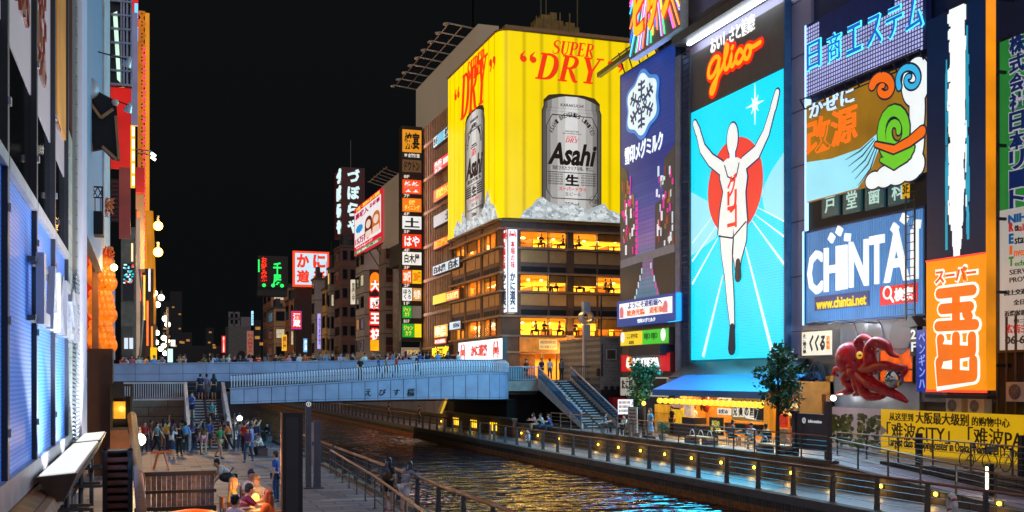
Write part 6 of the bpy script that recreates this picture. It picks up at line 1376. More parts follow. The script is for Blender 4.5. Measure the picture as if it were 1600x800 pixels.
strip('orange slanted sign with yellow characters third from the top', 677, 711, 276, 298, 27.9, em('f07010', 1.0), [('相席', .15, .5, .2, .85), ('ダイニング', .52, .96, .2, .8)], em('ffd858', 1.1))
strip('white slanted sign with one small dark character fourth from the top', 677, 711, 319, 340, 27.9, em('c4c8c8', .85), [('土', .58, .75, .2, .85), ('間', .84, .95, .2, .7)], em('3a3028', .4))
strip('narrow red slanted sign with yellow characters above the pale five character sign', 677, 709, 362, 378, 27.9, em('d83418', .9), [('居酒屋はや', .05, .95, .12, .88)], em('ffb020', 1.1))
strip('pale blue white slanted sign with black characters in middle of the brown building', 676, 718, 400, 417, 27.6, em('d8e6f0', .95), [('白木屋', .06, .5, .15, .85), ('白木', .62, .95, .1, .9)], em('202428', .4))
s_, f, Wd, Hs = strip('half yellow half orange slanted sign above small blue plate', 676, 718, 450, 467, 27.6, em('f4d818', 1.0), [('五右衛門', .55, .95, .2, .8)], em('fff0a0', 1.1)); m = MB(); m.fbox(f, Wd*.52, Wd, 0, Hs, 0, .02); m.build('orange_panel', em('f07818', 1.0), s_)
strip('small blue white sign plate next to the crab restaurant corner', 702, 720, 500, 514, 27.6, em('c0dcf4', .95), [('受付', .35, .9, .25, .75)], NAVY)
strip('square yellow sign with white characters low on the brown building', 678, 700, 505, 526, 27.8, em('f0a818', 1.0), [('串焼', .12, .88, .12, .88)], em('fff4c8', 1.2))
strip('narrow red sign with white script low on the brown building', 678, 698, 527, 537, 27.7, em('e03010', 1.0), [('お食事処', .1, .9, .2, .8)], WS)
strip('big yellow brush character sign lowest on the brown building', 675, 702, 539, 557, 27.6, pm('3a2a18', .6), [('味酒亭', .03, .97, .03, .97)], em('ffd800', 1.3))
# (c) blank billboard with lamp arms
BXp = 29.0; z1 = onX(735, 50, BXp).z; z0 = onX(650, 215, BXp).z; yR, yL = yX(747, BXp), yX(650, BXp)
t = thing('blank_rooftop_billboard', 'big blank beige rooftop billboard with a row of lamp arms', 'billboard', (BXp, (yR+yL)/2, z0))
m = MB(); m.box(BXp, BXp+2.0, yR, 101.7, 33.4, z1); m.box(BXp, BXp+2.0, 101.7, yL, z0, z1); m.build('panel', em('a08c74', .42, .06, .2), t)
for k in range(9): y = yR+1.5+(yL-yR-1.5)*k/8; m = MB(); m.tube([(BXp+.3, y, z1), (BXp-2.6, y, z1+.3)], .07, 6); m.ell((BXp-2.7, y, z1+.15), .28, .2, .16, 8, 6); m.build('lamp_arm', pm('b0a090', .4, .4), t)
for x in (-1.0, -2.4): m = MB(); m.tube([(BXp+x, yR+1.5, z1+.2), (BXp+x, yL, z1+.2)], .05, 5); m.build('tie_rail', pm('b0a090', .4, .4), t); m = MB(); m.bar((BXp+1, yR+5, z1), (BXp+1, yR+5, z1+6), .1); m.build('mast', STEEL, t)
m = MB(); m.box(BXp+.3, 34, 101.7, yL, 30.4, z0+.4)
for k in range(8): m.bar((BXp+.1, 102+k*1.8, 30.4), (BXp+.1, 103+k*1.8, z0), .1)
m.build('truss', pm('5a4a40', .6), t)
# (b) blade tower of floor signs
TY = 114.0; p0, p1 = onY(627, 527, TY), onY(660, 203, TY); Wd = p1.x-p0.x; f = F((p0.x, TY, 0), (1, 0, 0)); q = lambda u, v: px(f, u, v)
t = thing('floor_sign_tower', 'tall vertical tower of lit floor signs from 9F down to B1F', 'sign tower', f.p(Wd/2, p0.z))
m = MB(); m.fbox(f, 0, Wd, p0.z-.4, p1.z+.3, -1.2, 0); m.build('casing', pm('2a201a', .5), t)
m = MB(); m.fbox(f, Wd, Wd+1.5, ZS, 27, -.9, -.5); m.build('mount', DARK, t)
rows = [(203, 238, 'e0901c', '焼宴', '1c1410', 0, 1), (239, 247, '1c1814', '9F 全館個室', 'e0dcd4', 0, 1), (250, 269, '7a5838', 'ドウトン', '1c1008', 0, 1), (281, 303, 'ee4c14', '笑笑', 'f8f4ee', 0, 1), (310, 331, 'f0781a', '相席\nダイニング', 'ffe060', 0, 1), (338, 358, 'e8e8e4', '土', '2a2018', 0, 1), (366, 388, 'e43218', 'はや', 'fcf8f4', 0, 1), (394, 414, 'f2eee4', '白木屋', '241c14', 0, 1), (422, 443, 'ee5a18', '280円', 'fff4e0', 0, .48), (422, 443, 'f4c418', '280円', 'e06010', .52, 1), (450, 470, 'f0eee8', 'ほろ\nくろ', '241c14', 0, .5), (450, 470, 'c8883c', '地鶏', 'f4e8c8', .54, 1), (478, 497, '1ca030', 'ジャン\nカラ', 'f0e040', 0, .48), (478, 497, '8a7e70', '', '000000', .52, 1), (506, 527, '1ca030', 'ジャン\nカラ', 'f0e040', 0, .62), (506, 527, 'f0d818', '', '000000', .64, 1)]
for vt, vb, c, tx, tc_, x0, x1 in rows:
    b0, b1 = q(643, vb)[1], q(643, vt)[1]; a0, a1 = .12+(Wd-.24)*x0, .12+(Wd-.24)*x1; m = MB(); m.fbox(f, a0, a1, b0, b1, 0, .05); o = m.build('floor_panel', em(c, 1.0 if c not in ('7a5838', '8a7e70') else .5, .12, .8), t)
    if tx: m = MB(); w_ = a1-a0; m.text(tx, f, a0+w_*.1, a1-w_*.1, b0+(b1-b0)*.12, b1-(b1-b0)*.12, .05, .08, bold=.03); m.build('lettering', em(tc_, 1.0 if tc_ > '8' else .4), o)
m = MB()
for v, s_ in ((276, '8F'), (306, '7F'), (334, '6F'), (362, '5F'), (391, '4F'), (418, '3F'), (446, '2F'), (474, '1F'), (502, 'B1F')): a, b = q(635, v); m.text(s_, f, a-.28, a+.32, b-.16, b+.18, 0, .04, bold=.02)
m.build('floor_marks', em('e8d8c8', .9), t)
lamp('sign_light', (p0.x+Wd/2, TY-.5, (p0.z+p1.z)/2), 450, (1, .62, .6), t, kind='AREA', size=Wd, size_y=p1.z-p0.z, direction=(0, -1, 0))  # unseen lamp added so the tower leaves a streak on the water
f, Wd, Hs = signY(118, 628, 668, 543, 558); s_ = board('low_lit_sign', 'long low beige lit sign under the tower of floor signs', 'sign', f, Wd, Hs, em('a89078', .6, .2), .3); letter(s_, f, [('HONOLULU', Wd*.15, Wd*.9, Hs*.3, Hs*.75)], em('f0c060', 1.0), c0=0, c1=.04)
# (d) concrete building with round pier, blank panel above
t, f, Wd, z1 = block('balcony_building', 'concrete building with open red railed balconies and thick round pier', 28.2, 600, 592, 627, 375, '8a7866', 6, 0, 0, 5, roofk=False)
fh = (z1-ZS)/6
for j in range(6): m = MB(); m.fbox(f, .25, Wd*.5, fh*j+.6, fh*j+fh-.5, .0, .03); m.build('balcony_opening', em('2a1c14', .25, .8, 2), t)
for j in range(6):
    m = MB()
    for k in range(9): m.fbox(f, .25+k*.18, .29+k*.18, fh*j+.5, fh*j+1.3, .1, .14)
    m.fbox(f, .2, Wd*.5, fh*j+1.3, fh*j+1.4, .06, .16); m.build('balcony_rail', pm('8a3a30', .5), t)
m = MB(); m.lathe(f.p(Wd*.74, 0, .2), [(Wd*.25, 0), (Wd*.25, z1-ZS)], 20); m.build('round_pier', pm('a8967e', .7), t)
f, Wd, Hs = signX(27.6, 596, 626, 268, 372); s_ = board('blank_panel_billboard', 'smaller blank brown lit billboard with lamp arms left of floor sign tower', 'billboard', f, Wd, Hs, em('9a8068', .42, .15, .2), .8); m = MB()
for k in range(6): y = f.p(Wd*(k+.3)/6, 0).y; m.tube([(27.6, y, f.O.z+Hs), (25.8, y, f.O.z+Hs+.5)], .06, 5)
m.tube([(26.0, f.p(0, 0).y, f.O.z+Hs+.45), (26.0, f.p(Wd, 0).y, f.O.z+Hs+.45)], .05, 5); m.build('lamp_arm', pm('8a7a6a', .5), s_)
m = MB(); m.fbox(f, .5, Wd-.5, -2.5, 0, -2.5, -.9); m.build('mount', pm('3a302a', .6), s_)
f, Wd, Hs = signY(137, 602, 611, 517, 548); s_ = board('grey_banner', 'narrow grey vertical banner with pale letters beside round pier', 'banner', f, Wd, Hs, pm('8a8078', .6), .1); letter(s_, f, [('ZERO', Wd*.2, Wd*.8, Hs*.1, Hs*.85)], em('d8d0c4', .6), vert=True, c0=0, c1=.03)
# (e) building with vertical red neon sign
t, f, Wd, z1 = block('grey_office_building', 'pale grey building with two window columns and glowing vertical red sign', 27.6, 570, 556, 594, 388, 'b8a894', 6, 2, 0, 6, lit=.05)
f2, W2, H2 = signY(141.5, 578, 594, 421, 548)
s_ = board('red_neon_sign', 'vertical red neon outlined sign with white characters and yellow lower panel', 'sign', f2, W2, H2, pm('5a2018', .5), .5)
m = MB(); n_ = MB(); zz = H2*.24
for ch, v in zip('大阪王将', (450, 477, 501, 526)): a, b = W2/2, px(f2, 586, v-4)[1]; m.text(ch, f2, a-.78, a+.78, b-.95, b+.85, 0, .05, bold=.13); n_.text(ch, f2, a-.62, a+.62, b-.75, b+.68, .05, .1, bold=.045)
m.build('red_glow', em('ff2810', 1.4), s_); n_.build('lettering', em('ffeee8', 1.3), s_)
m = MB(); a0, a1, b0, b1 = pbox(f2, 577, 594, 424, 442); m.poly(f2, [(W2*.5+W2*.5*math.cos(x*math.pi/10), b0+.4+1.0*math.sin(x*math.pi/10)) for x in range(11)]+[(0, b0-.9), (W2*.25, b0-.9), (W2*.25, b0+.2), (W2*.75, b0+.2), (W2*.75, b0-.9), (W2, b0-.9)], 0, .06); m.build('orange_crown', em('ff7a10', 1.3, .3, 1), s_)
m = MB(); a0, a1, b0, b1 = pbox(f2, 578, 593, 531, 548); m.fbox(f2, .05, W2-.05, b0, b1, 0, .06); m.build('yellow_panel', em('ffa810', 1.2, .3, 1), s_)
# (g) job advert
f, Wd, Hs = signX(27.4, 554, 596, 294, 376)
s_ = board('job_advert_billboard', 'red and white rooftop advert with two long haired portrait pictures', 'billboard', f, Wd, Hs, em('f0ecec', .95), .5, border=em('e02038', .8), bt=.18)
m = MB(); m.fbox(f, 0, Wd, Hs*.9, Hs, 0, .03); m.fbox(f, 0, Wd, Hs*.08, Hs*.17, 0, .03); m.build('red_band', em('e01c30', .95), s_); m = MB(); m.fbox(f, 0, Wd, 0, Hs*.075, 0, .03); m.build('green_band', em('189048', .9), s_)
letter(s_, f, [('大阪・関西の求人情報', Wd*.08, Wd*.95, Hs*.915, Hs*.985)], em('f8e040', 1), 'yellow_lettering', c0=.03, c1=.06); letter(s_, f, [('高収入', Wd*.05, Wd*.55, Hs*.74, Hs*.87), ('お仕事', Wd*.6, Wd*.95, Hs*.78, Hs*.87), ('15万円', Wd*.04, Wd*.55, Hs*.2, Hs*.34)], em('c01c50', .85), 'red_lettering', c0=0, c1=.04, bold=.03); letter(s_, f, [('http://', Wd*.1, Wd*.7, Hs*.1, Hs*.15), ('体験入店', Wd*.1, Wd*.9, Hs*.015, Hs*.06)], WS, 'white_lettering', c0=.03, c1=.05)
m = MB(); m.poly(f, [(Wd*.2+Wd*.15*(1 if x % 2 else .82)*math.cos(x*.314), Hs*.52+Hs*.09*(1 if x % 2 else .82)*math.sin(x*.314)) for x in range(20)], 0, .03); m.build('blue_burst', em('2898d8', .9), s_)
m = MB()
for cx_, hc in ((.55, 0), (.82, 1)):
    m.mat(hc).disc(f, Wd*cx_, Hs*.52, Wd*.13, 0, .03, 18, Hs*.13); m.poly(f, [(Wd*(cx_-.13), Hs*.52), (Wd*(cx_+.13), Hs*.52), (Wd*(cx_+.14), Hs*.24), (Wd*(cx_-.14), Hs*.24)], 0, .028); m.mat(2).disc(f, Wd*cx_, Hs*.49, Wd*.085, .03, .05, 16, Hs*.085); m.poly(f, [(Wd*(cx_-.1), Hs*.36), (Wd*(cx_+.1), Hs*.36), (Wd*(cx_+.13), Hs*.22), (Wd*(cx_-.13), Hs*.22)], .03, .045)
m.build('portrait_picture', [em('7a3018', .7), em('d8782c', .8), em('f4d4c4', .95)], s_)
m = MB()
for k in range(5): m.bar(f.p(Wd*k/4, -.2, -.2), f.p(Wd*k/4, -2.2, -1.5), .12)
m.bar(f.p(0, -.3, -.2), f.p(Wd, -.3, -.2), .15); m.build('scaffold', pm('4a4038', .6), s_)
# (f) dark tower with rooftop box sign
t, f, Wd, z1 = block('dark_brown_tower', 'narrow dark brown building under the rooftop box sign', 27.4, 533, 522, 557, 386, '6e4632', 7, 1, 2, 7, lit=.03)
YZ = f.O.y+1; p0, p1 = onY(533, 367, YZ), onY(570, 263, YZ); Wz = p1.x-p0.x; Hz = p1.z-p0.z; g = F((p0.x, YZ, p0.z), (1, 0, 0)); g2 = F((p0.x, YZ+6, p0.z), (0, -1, 0))
t = thing('rooftop_box_sign', 'dark red rooftop box sign with pale blue white vertical characters', 'billboard', g.p(Wz/2, 0, -3)); m = MB(); m.fbox(g, 0, Wz, 0, Hz, -6, 0); m.build('panel', em('4a1810', .35, .2), t)
m = MB()
for i, ch in enumerate('づぼらや'): b = Hz*(.88-.25*i); m.text(ch, g, Wz*.26, Wz*.78, b-Hz*.1, b+Hz*.1, 0, .15, bold=.045); m.text(ch, g2, 3.2, 6.2, b-Hz*.1, b+Hz*.1, 0, .25, bold=.045)
m.build('lettering', em('d0ecec', 1.1), t); m = MB()
for k in range(5): m.bar(g.p(Wz*k/4, 0, -.5), g.p(Wz*(k+.5)/4, -2.0, -2), .16); m.bar(g.p(Wz*k/4, 0, -.5), g.p(Wz*k/4, -2.2, -1), .16)
m.bar(g.p(Wz/2, Hz, -2), g.p(Wz/2, Hz+4.5, -2), .1); m.build('scaffold', STEEL, t)
# (h..k) lower buildings further off
specs = [('narrow_grey_building', 'thin grey building directly left of the dark brown tower', 27.2, 516, 512, 523, 420, '8a7a6a', 5, 1, 1, 8),
 ('ochre_building', 'ochre yellow lit building with one window column left of thin grey building', 27.0, 509, 503, 516, 452, 'c89a4a', 4, 1, 1, 9),
 ('grey_block_building', 'grey flat fronted building under the crab characters billboard', 26.8, 492, 487, 508, 437, '94877a', 5, 1, 0, 10),
 ('tan_corner_building', 'tan orange lit building with horizontal windows and hanging red sign', 26.5, 467, 458, 488, 462, 'cc9464', 4, 1, 2, 11),
 ('rust_brick_building', 'rust brown building in front of the dark roofed block', 26.2, 452, 446, 466, 470, 'b06c40', 3, 1, 1, 12),
 ('wide_brown_block', 'wide brown block carrying the green neon okonomiyaki sign', 27.5, 424, 411, 470, 449, 'b4784c', 5, 2, 2, 13),
 ('slim_brown_building', 'slim brown lit building below the wide brown block', 25.5, 428, 418, 448, 482, 'b88858', 4, 1, 1, 14)]
for nm, lb, X, uc, uL, uR, vt, hx_, fl, bl, brr, sd_ in specs: block(nm, lb, X, uc, uL, uR, vt, hx_, fl, bl, brr, sd_, lit=.12)
def frontal(name, label, Yp, u0, u1, vt, vb, mat, txt, tm, border=None, bold=.03, vert=False, bt=.2, items=None):
    f, Wd, Hs = signY(Yp, u0, u1, vt, vb); s_ = board(name, label, 'sign', f, Wd, Hs, mat, .6, border=border, bt=bt); m = MB()
    for (tx, x0, x1, y0, y1) in (items or [(txt, .12, .88, .12, .88)]): m.text(tx, f, Wd*x0, Wd*x1, Hs*y0, Hs*y1, 0, .1, bold=bold, vert=vert)
    m.build('lettering', tm, s_); return s_, f, Wd, Hs
s_, f, Wd, Hs = frontal('crab_characters_billboard', 'square pale blue billboard with red border and four red characters', 190, 458, 514, 393, 448, em('c8e8f8', 1.0), '', em('e83818', 1.1), border=em('ff4820', 1.2), bt=.35, items=[('か', .1, .45, .53, .92), ('に', .55, .9, .53, .92), ('道', .1, .45, .1, .47), ('楽', .55, .9, .1, .47)], bold=.05)
m = MB(); m.fbox(f, Wd*.1, Wd*.9, -12, -.2, -4, -1); m.build('mount', pm('3a2418', .7), s_)
s_, f, Wd, Hs = frontal('green_neon_sign', 'dark rooftop panel with red and green neon characters', 210, 403, 450, 400, 449, pm('2a221c', .7), '', em('20f060', 1.5), items=[('千房', .5, .78, .08, .8)], bold=.03, vert=True)
m = MB(); m.text('お好み焼', f, Wd*.1, Wd*.3, Hs*.18, Hs*.95, 0, .1, bold=.03, vert=True); m.build('red_lettering', em('ff3010', 1.4), s_)
m = MB()
for k in range(3): m.disc(f, Wd*(.2+.3*k), Hs*.06, .35, 0, .1, 10)
for k in range(8): m.disc(f, Wd*.03, Hs*(.5+.05*k), .16, 0, .1, 8)
m.build('green_bulb', em('20f060', 1.5), s_); m = MB(); m.fbox(f, 0, Wd, -1.5, 0, -5, -.8); m.build('mount', DARK, s_)
frontal('hanging_red_sign', 'small red sign with white slanted brush characters on tan corner building', 175, 456, 471, 486, 514, em('e82818', 1.0), '酒蔵', em('fff4ee', 1.2), vert=True, border=em('c040a0', .8), bt=.12)
frontal('yellow_lit_sign', 'small yellow lit vertical sign below the rust brown building', 185, 441, 448, 523, 548, em('f0b028', 1.1), '居酒屋', em('a03810', .7), vert=True)
frontal('blue_small_sign', 'small pale blue vertical sign left of purple bulb sign', 165, 475, 480, 529, 550, em('60b0e8', 1.1), '薬局', em('f4faff', 1.2), vert=True)
frontal('purple_bulb_sign', 'thin purple white vertical sign on grey flat fronted building', 160, 497, 501, 490, 545, em('b0a0e8', 1.1), 'カラオケ館', em('5040a0', .7), vert=True)
frontal('white_slit_sign', 'thin pale lit vertical panel beside the pale grey building', 150, 549, 555, 437, 475, em('e8dcc0', .9, .3), '営業中', em('8a7a60', .5), vert=True)
frontal('pink_vertical_sign', 'dull pink vertical sign with red letters far down the canal', 260, 386, 396, 517, 555, em('b07868', .55), 'NAMBA', em('a83028', .7), vert=True)
frontal('red_tube_sign', 'thin vertical white tube sign with red edge far down the canal', 270, 347, 352, 525, 551, em('fff0ec', 1.2), 'パ', em('ff3828', 1.2), border=em('ff3020', 1.2), bt=.25)
frontal('blue_tube_sign', 'thin blue white lit vertical sign on a distant roof', 255, 393, 396, 486, 508, em('a8e0f8', 1.4), '店', em('2878b0', 1), bold=.0)
# (k) far stone building with dark arch, dim towers
p0, p1 = onY(357, 487, 300), onY(392, 556, 300); t = thing('arched_stone_building', 'far pale stone building with square frame on its roof', 'building', ((p0.x+p1.x)/2, 305, ZS))
zt = onY(370, 509, 300).z; m = MB(); m.box(p0.x, p1.x, 300, 312, ZS, zt); m.build('wall', pm('6e665a', .7, var=.3), t); m = MB(); g = F((p0.x, 300, zt), (1, 0, 0)); W_ = p1.x-p0.x
m.frame(g, 0, W_*.5, 0, p0.z-zt, -.5, 0, .5); m.fbox(g, W_*.22, W_*.28, 0, p0.z-zt, -.5, 0); m.fbox(g, 0, W_*.5, (p0.z-zt)*.45, (p0.z-zt)*.55, -.5, 0); m.fbox(g, W_*.55, W_, 0, 2.4, -3, 0); m.build('roof_frame', pm('7a7268', .7), t)
m = MB(); g = F((p0.x, 299.98, ZS), (1, 0, 0)); m.poly(g, [(W_*.35, 0), (W_*.8, 0), (W_*.8, 5)]+[(W_*(.575+.225*math.cos(x*math.pi/8)), 5+2.5*math.sin(x*math.pi/8)) for x in range(9)]+[(W_*.35, 5)], 0, .05); m.build('arch', BLACKM, t)
r = random.Random(6)
for i, (u0, u1, vt, Yp) in enumerate([(268, 300, 519, 420), (252, 266, 470, 520), (266, 284, 455, 640), (322, 334, 512, 560), (300, 345, 540, 460), (396, 408, 500, 300)]):
    p0, p1 = onY(u0, vt, Yp), onY(u1, vt, Yp); H = p0.z
    lb = ['low wide dim block with few lit windows in the distance', 'dim distant tower at the end of the far street', 'tallest dim distant tower with small orange windows', 'thin dim distant tower right of the low wide block', 'broad dim block far across the canal end', 'dim brown block behind thin blue roof sign'][i]
    t = thing('distant_tower', lb, 'building', ((p0.x+p1.x)/2, Yp+6, 0)); m = MB(); m.box(p0.x, p1.x, Yp, Yp+14, 0, H); m.build('wall', pm('2a2622', .8), t); g = F((p0.x, Yp, 0), (1, 0, 0)); W_ = p1.x-p0.x; first = None
    for k in range(5):
        a, b = W_*(.08+.8*r.random()), max(6, H*(.3+.65*r.random()))
        o_ = g.p(a, b, .05)
        if first is None: m = MB(); m.fbox(F(o_, g.R), 0, 1.3, 0, .8, 0, .05); first = (m.build('window', em('f0a848', .4, .5, 1), t), o_)
        else: c = first[0].copy(); COL.objects.link(c); c.location = o_-first[1]
# ================================================================== left bank
LX = -2.0
def sgn(u0, u1): return onX(u0, 0, LX).y, onX(u1, 0, LX).y
yb1 = onX(104, 0, LX).y
fL = F((LX, 12, 0), (0, 1, 0))        # left building front; a runs away from the camera
qL = lambda u, v: px(fL, u, v)
t = thing('blue_panel_building', 'large building front with blue lit panels, dark glass and raised silver letters', 'building', (-8, 22, ZL))
m = MB(); m.box(-16, LX-.12, 12, yb1, 1.5, 26); m.build('wall', pm('3a3c46', .6), t)
ms = [12, onX(8, 0, LX).y, onX(54, 0, LX).y, onX(83, 0, LX).y, yb1]
PB = pm('5f86c8', .3, .1, .06, .6); 
def dotted():
    k = ('dotblue',)
    if k in MATS: return MATS[k]
    m_, t_, b_ = _new('blue_dotted_glass'); tc_ = t_.nodes.new('ShaderNodeTexCoord'); wv = t_.nodes.new('ShaderNodeTexWave'); wv.bands_direction = 'Z'; wv.inputs['Scale'].default_value = 4.2; wv.inputs['Distortion'].default_value = 1.2; wv.inputs['Detail Scale'].default_value = .6
    t_.links.new(tc_.outputs['Object'], wv.inputs[0]); cr = t_.nodes.new('ShaderNodeValToRGB'); cr.color_ramp.elements[0].color = lin('1a50b4')+(1,); cr.color_ramp.elements[1].color = lin('62a0dc')+(1,); t_.links.new(wv.outputs[0], cr.inputs[0]); t_.links.new(cr.outputs[0], b_.inputs['Base Color']); b_.inputs['Roughness'].default_value = .35; b_.inputs['Emission Color'].default_value = lin('2a62d4')+(1,); b_.inputs['Emission Strength'].default_value = .42; MATS[k] = m_; return m_
for y0, y1 in zip(ms, ms[1:]):
    m = MB(); m.box(LX-.1, LX-.04, y0+.1, y1-.02, 1.95, 6.65); m.build('blue_panel', dotted(), t)
    m = MB(); m.box(LX-.1, LX-.06, y0+.1, y1-.02, 6.85, 8.8); m.build('dark_glass', pm('06070a', .08, 0, .1), t)
    m = MB(); m.box(LX-.1, LX-.05, y0+.1, y1-.02, 8.85, 14); m.build('white_panel', em('a8a2b0', .55, .1, .3), t)
    m = MB(); m.box(LX-.1, LX+.06, y0+.1, y1-.02, 6.66, 6.86); m.build('sill', pm('a8a6ae', .4, .2), t); m = MB(); m.box(LX-.1, LX+.06, y0, y1-.02, 1.5, 1.95); m.build('sill', pm('a8a6ae', .4, .2), t)
for y in ms[1:]:
    m = MB(); m.box(LX-.12, LX+.05, y-.12, y+.1, 1.5, 26); m.build('mullion', pm('2a2c34', .4, .3), t)
for ch, u, v, h in (('焼', 37, 36, 1.7), ('鉄', 66, 150, 1.9), ('板', 91, 200, 2.0)): a, b = qL(u, v); b = 10.6; m = MB(); m.text(ch, fL, a-1.1, a+1.1, b-h/2, b+h/2+.6, -.05, .0, bold=.04); m.build('brown_character', em('6a2c1c', .5), t)
# raised silver letters
m = MB(); y0, y1 = onX(46, 0, LX).y-.2, onX(112, 0, LX).y
SIL = pm('b8bcc8', .3, .5, .05); n = 6; a0 = y0-12; L_ = (y1-y0)
zl0, zl1 = onX(60, 512, LX).z, onX(60, 408, LX).z
for i, ch in enumerate('LAKESE'[:6]):
    a = a0+L_*i/n; m.text(ch, fL, a+.3, a+L_/n-.35, zl0, zl1, .1, .24, bold=.02)
m.build('raised_letters', SIL, t); m = MB(); m.fbox(fL, a0, a0+L_, zl0+.05, zl0+.15, -.02, .12); m.fbox(fL, a0, a0+L_, zl1-.2, zl1-.1, -.02, .12); m.build('letter_rail', STEEL, t)
# brick ledge and siding below
o = None; m = MB(); m.hexa([(LX-.1, 12, 1.1), (LX+.5, 12, 1.1), (LX+.5, yb1, 1.1), (LX-.1, yb1, 1.1), (LX-.1, 12, 1.5), (LX+.42, 12, 1.28), (LX+.42, yb1, 1.28), (LX-.1, yb1, 1.5)]); m.build('brick_ledge', stone('b07848', 'c08858', .12, .3, .012, .7, 'YX', '4a3020'), t)
m = MB(); m.box(LX-.2, LX+.3, 12, yb1, ZL, 1.1); 
m.build('lower_siding', stone('6478a0', '6f82a8', 3.2, .32, .012, .4, 'YZ', '26304a'), t)
m = MB(); m.tube([(LX+.36, 12, .62), (LX+.36, yb1-.3, .62)], .035, 6); m.build('conduit', STEEL, t)
for y in ms[1:]:
    m = MB(); m.box(LX+.3, LX+.44, y-.2, y+.1, .5, .76); m.build('junction_box', pm('8a8c92', .5), t)
    m = MB()
    for z in (2.6, 4.3, 6.0, 7.6, 9.4): m.box(LX+.05, LX+.09, y-.08, y+.06, z, z+.12)
    m.build('fixing_plates', pm('9a9ca4', .35, .5), t)
# white floodlight boxes
for (u0, u1, v0, v1, lb) in ((60, 108, 740, 708, 'nearest and largest white floodlight box on a post below blue panels'), (88, 127, 710, 690, 'middle white floodlight box of the row below blue panels'), (108, 147, 688, 675, 'farthest white floodlight box of the row, next to the louvre strip')):
    zb_ = 1.75; pA, pB = onZ((u0+u1)/2, v0, zb_), onZ((u0+u1)/2+16, v1, zb_); ya_, yb_ = pA.y, pB.y-.15; t2 = thing('floodlight_box', lb, 'floodlight', (-1.5, (ya_+yb_)/2, ZL), 'white floodlight boxes below the blue panels')
    x0, x1 = LX+.12, LX+.82
    m = MB(); m.hexa([(x0+.25, ya_+.3, zb_-.55), (x1-.25, ya_+.3, zb_-.55), (x1-.25, yb_-.3, zb_-.55), (x0+.25, yb_-.3, zb_-.55), (x0, ya_, zb_-.06), (x1, ya_, zb_-.0), (x1, yb_, zb_-.0), (x0, yb_, zb_-.06)]); m.build('housing', pm('6a6258', .4, .4), t2)
    m = MB(); m.hexa([(x0+.05, ya_+.08, zb_-.05), (x1-.05, ya_+.08, zb_+.005), (x1-.05, yb_-.08, zb_+.005), (x0+.05, yb_-.08, zb_-.05), (x0+.05, ya_+.08, zb_-.03), (x1-.05, ya_+.08, zb_+.025), (x1-.05, yb_-.08, zb_+.025), (x0+.05, yb_-.08, zb_-.03)]); m.build('glowing_lid', em('f2f2ee', .95, .04), t2)
    m = MB(); y = (ya_+yb_)/2; m.tube([((x0+x1)/2, y, ZL), ((x0+x1)/2, y, zb_-.5)], .06, 8); m.box(x0+.1, x1+.15, y-.2, y+.2, zb_-1.0, zb_-.94); m.bar((x0-.1, y, zb_-.9), (x1+.1, y, zb_-.9), .06); m.build('post', STEEL, t2)
    lamp('beam', ((x0+x1)/2, (ya_+yb_)/2, zb_+.12), 1900, (.86, .93, 1), t2, kind='AREA', size=.6, size_y=yb_-ya_, direction=(-1.0, 0, .75), spread=2.4)
# louvre strip, tile pier, lilac pier
def slab(name, label, u0, u1, v0, v1, mat, X0=LX, d=.35, cat='pier', kind=None):
    y0, y1 = onX(u0, 0, X0).y, onX(u1, 0, X0).y; uc = (u0+u1)/2; z1, z0 = onX(uc, v0, X0).z, max(ZL, onX(uc, v1, X0).z); m = MB(); m.box(X0-d, X0, y0, y1, z0, z1); o = m.build(name, mat); tag(o, label, cat, kind='thing'); return o, y0, y1, z0, z1
o, y0, y1, z0, z1 = slab('louvre_strip', 'tall grey louvre strip at the end of blue panel building', 113, 121, 428, 690, pm('4a4e58', .4, .3), cat='louvre')
m = MB()
for k in range(40): z = z0+(z1-z0)*k/40; m.hexa([(LX, y0+.1, z), (LX+.1, y0+.1, z-.05), (LX+.1, y1-.1, z-.05), (LX, y1-.1, z), (LX, y0+.1, z+.04), (LX+.1, y0+.1, z-.01), (LX+.1, y1-.1, z-.01), (LX, y1-.1, z+.04)])
m.build('slats', pm('7a7e88', .4, .4), o)
TILE = stone('9fb0a4', 'a8b8ac', .6, .42, .012, .35, 'YZ', '4a5850')
slab('tiled_pier', 'pale green tiled pier right of the silver letters', 104, 113, 205, 700, TILE, cat='pier'); slab('tiled_pier', 'second grey green tiled pier next to the louvre strip', 121, 128, -60, 700, TILE, LX+.05, cat='pier')
slab('gold_window_strip', 'tall strip of golden lit windows above the pale tiled pier', 90, 103, -80, 200, em('c8882c', .55, .6, .5), LX+.02, .2, cat='window'); slab('brown_wall_strip', 'brown wall strip between golden windows and grey green pier', 113, 121, -80, 428, pm('5a4038', .7), LX+.0, cat='wall')
slab('lilac_pier', 'pinkish lilac lit pier standing left of the orange relief', 128, 136, -80, 690, pm('cabfcf', .5, var=.05), LX+.15, .5, cat='pier')
slab('blue_grey_wall', 'plain blue grey wall behind the folded black awning', 136, 163, -80, 400, pm('7f92a4', .5, var=.06), LX, .3, cat='wall'); slab('white_pier', 'pale pier between blue grey wall and red wall', 163, 172, -80, 400, pm('c4bcb8', .5), LX+.1, .5, cat='pier'); slab('lilac_wall_strip', 'pale lilac wall strip right of the orange relief', 172, 180, 400, 560, pm('c0a8b8', .5), LX+.1, .5, cat='wall')
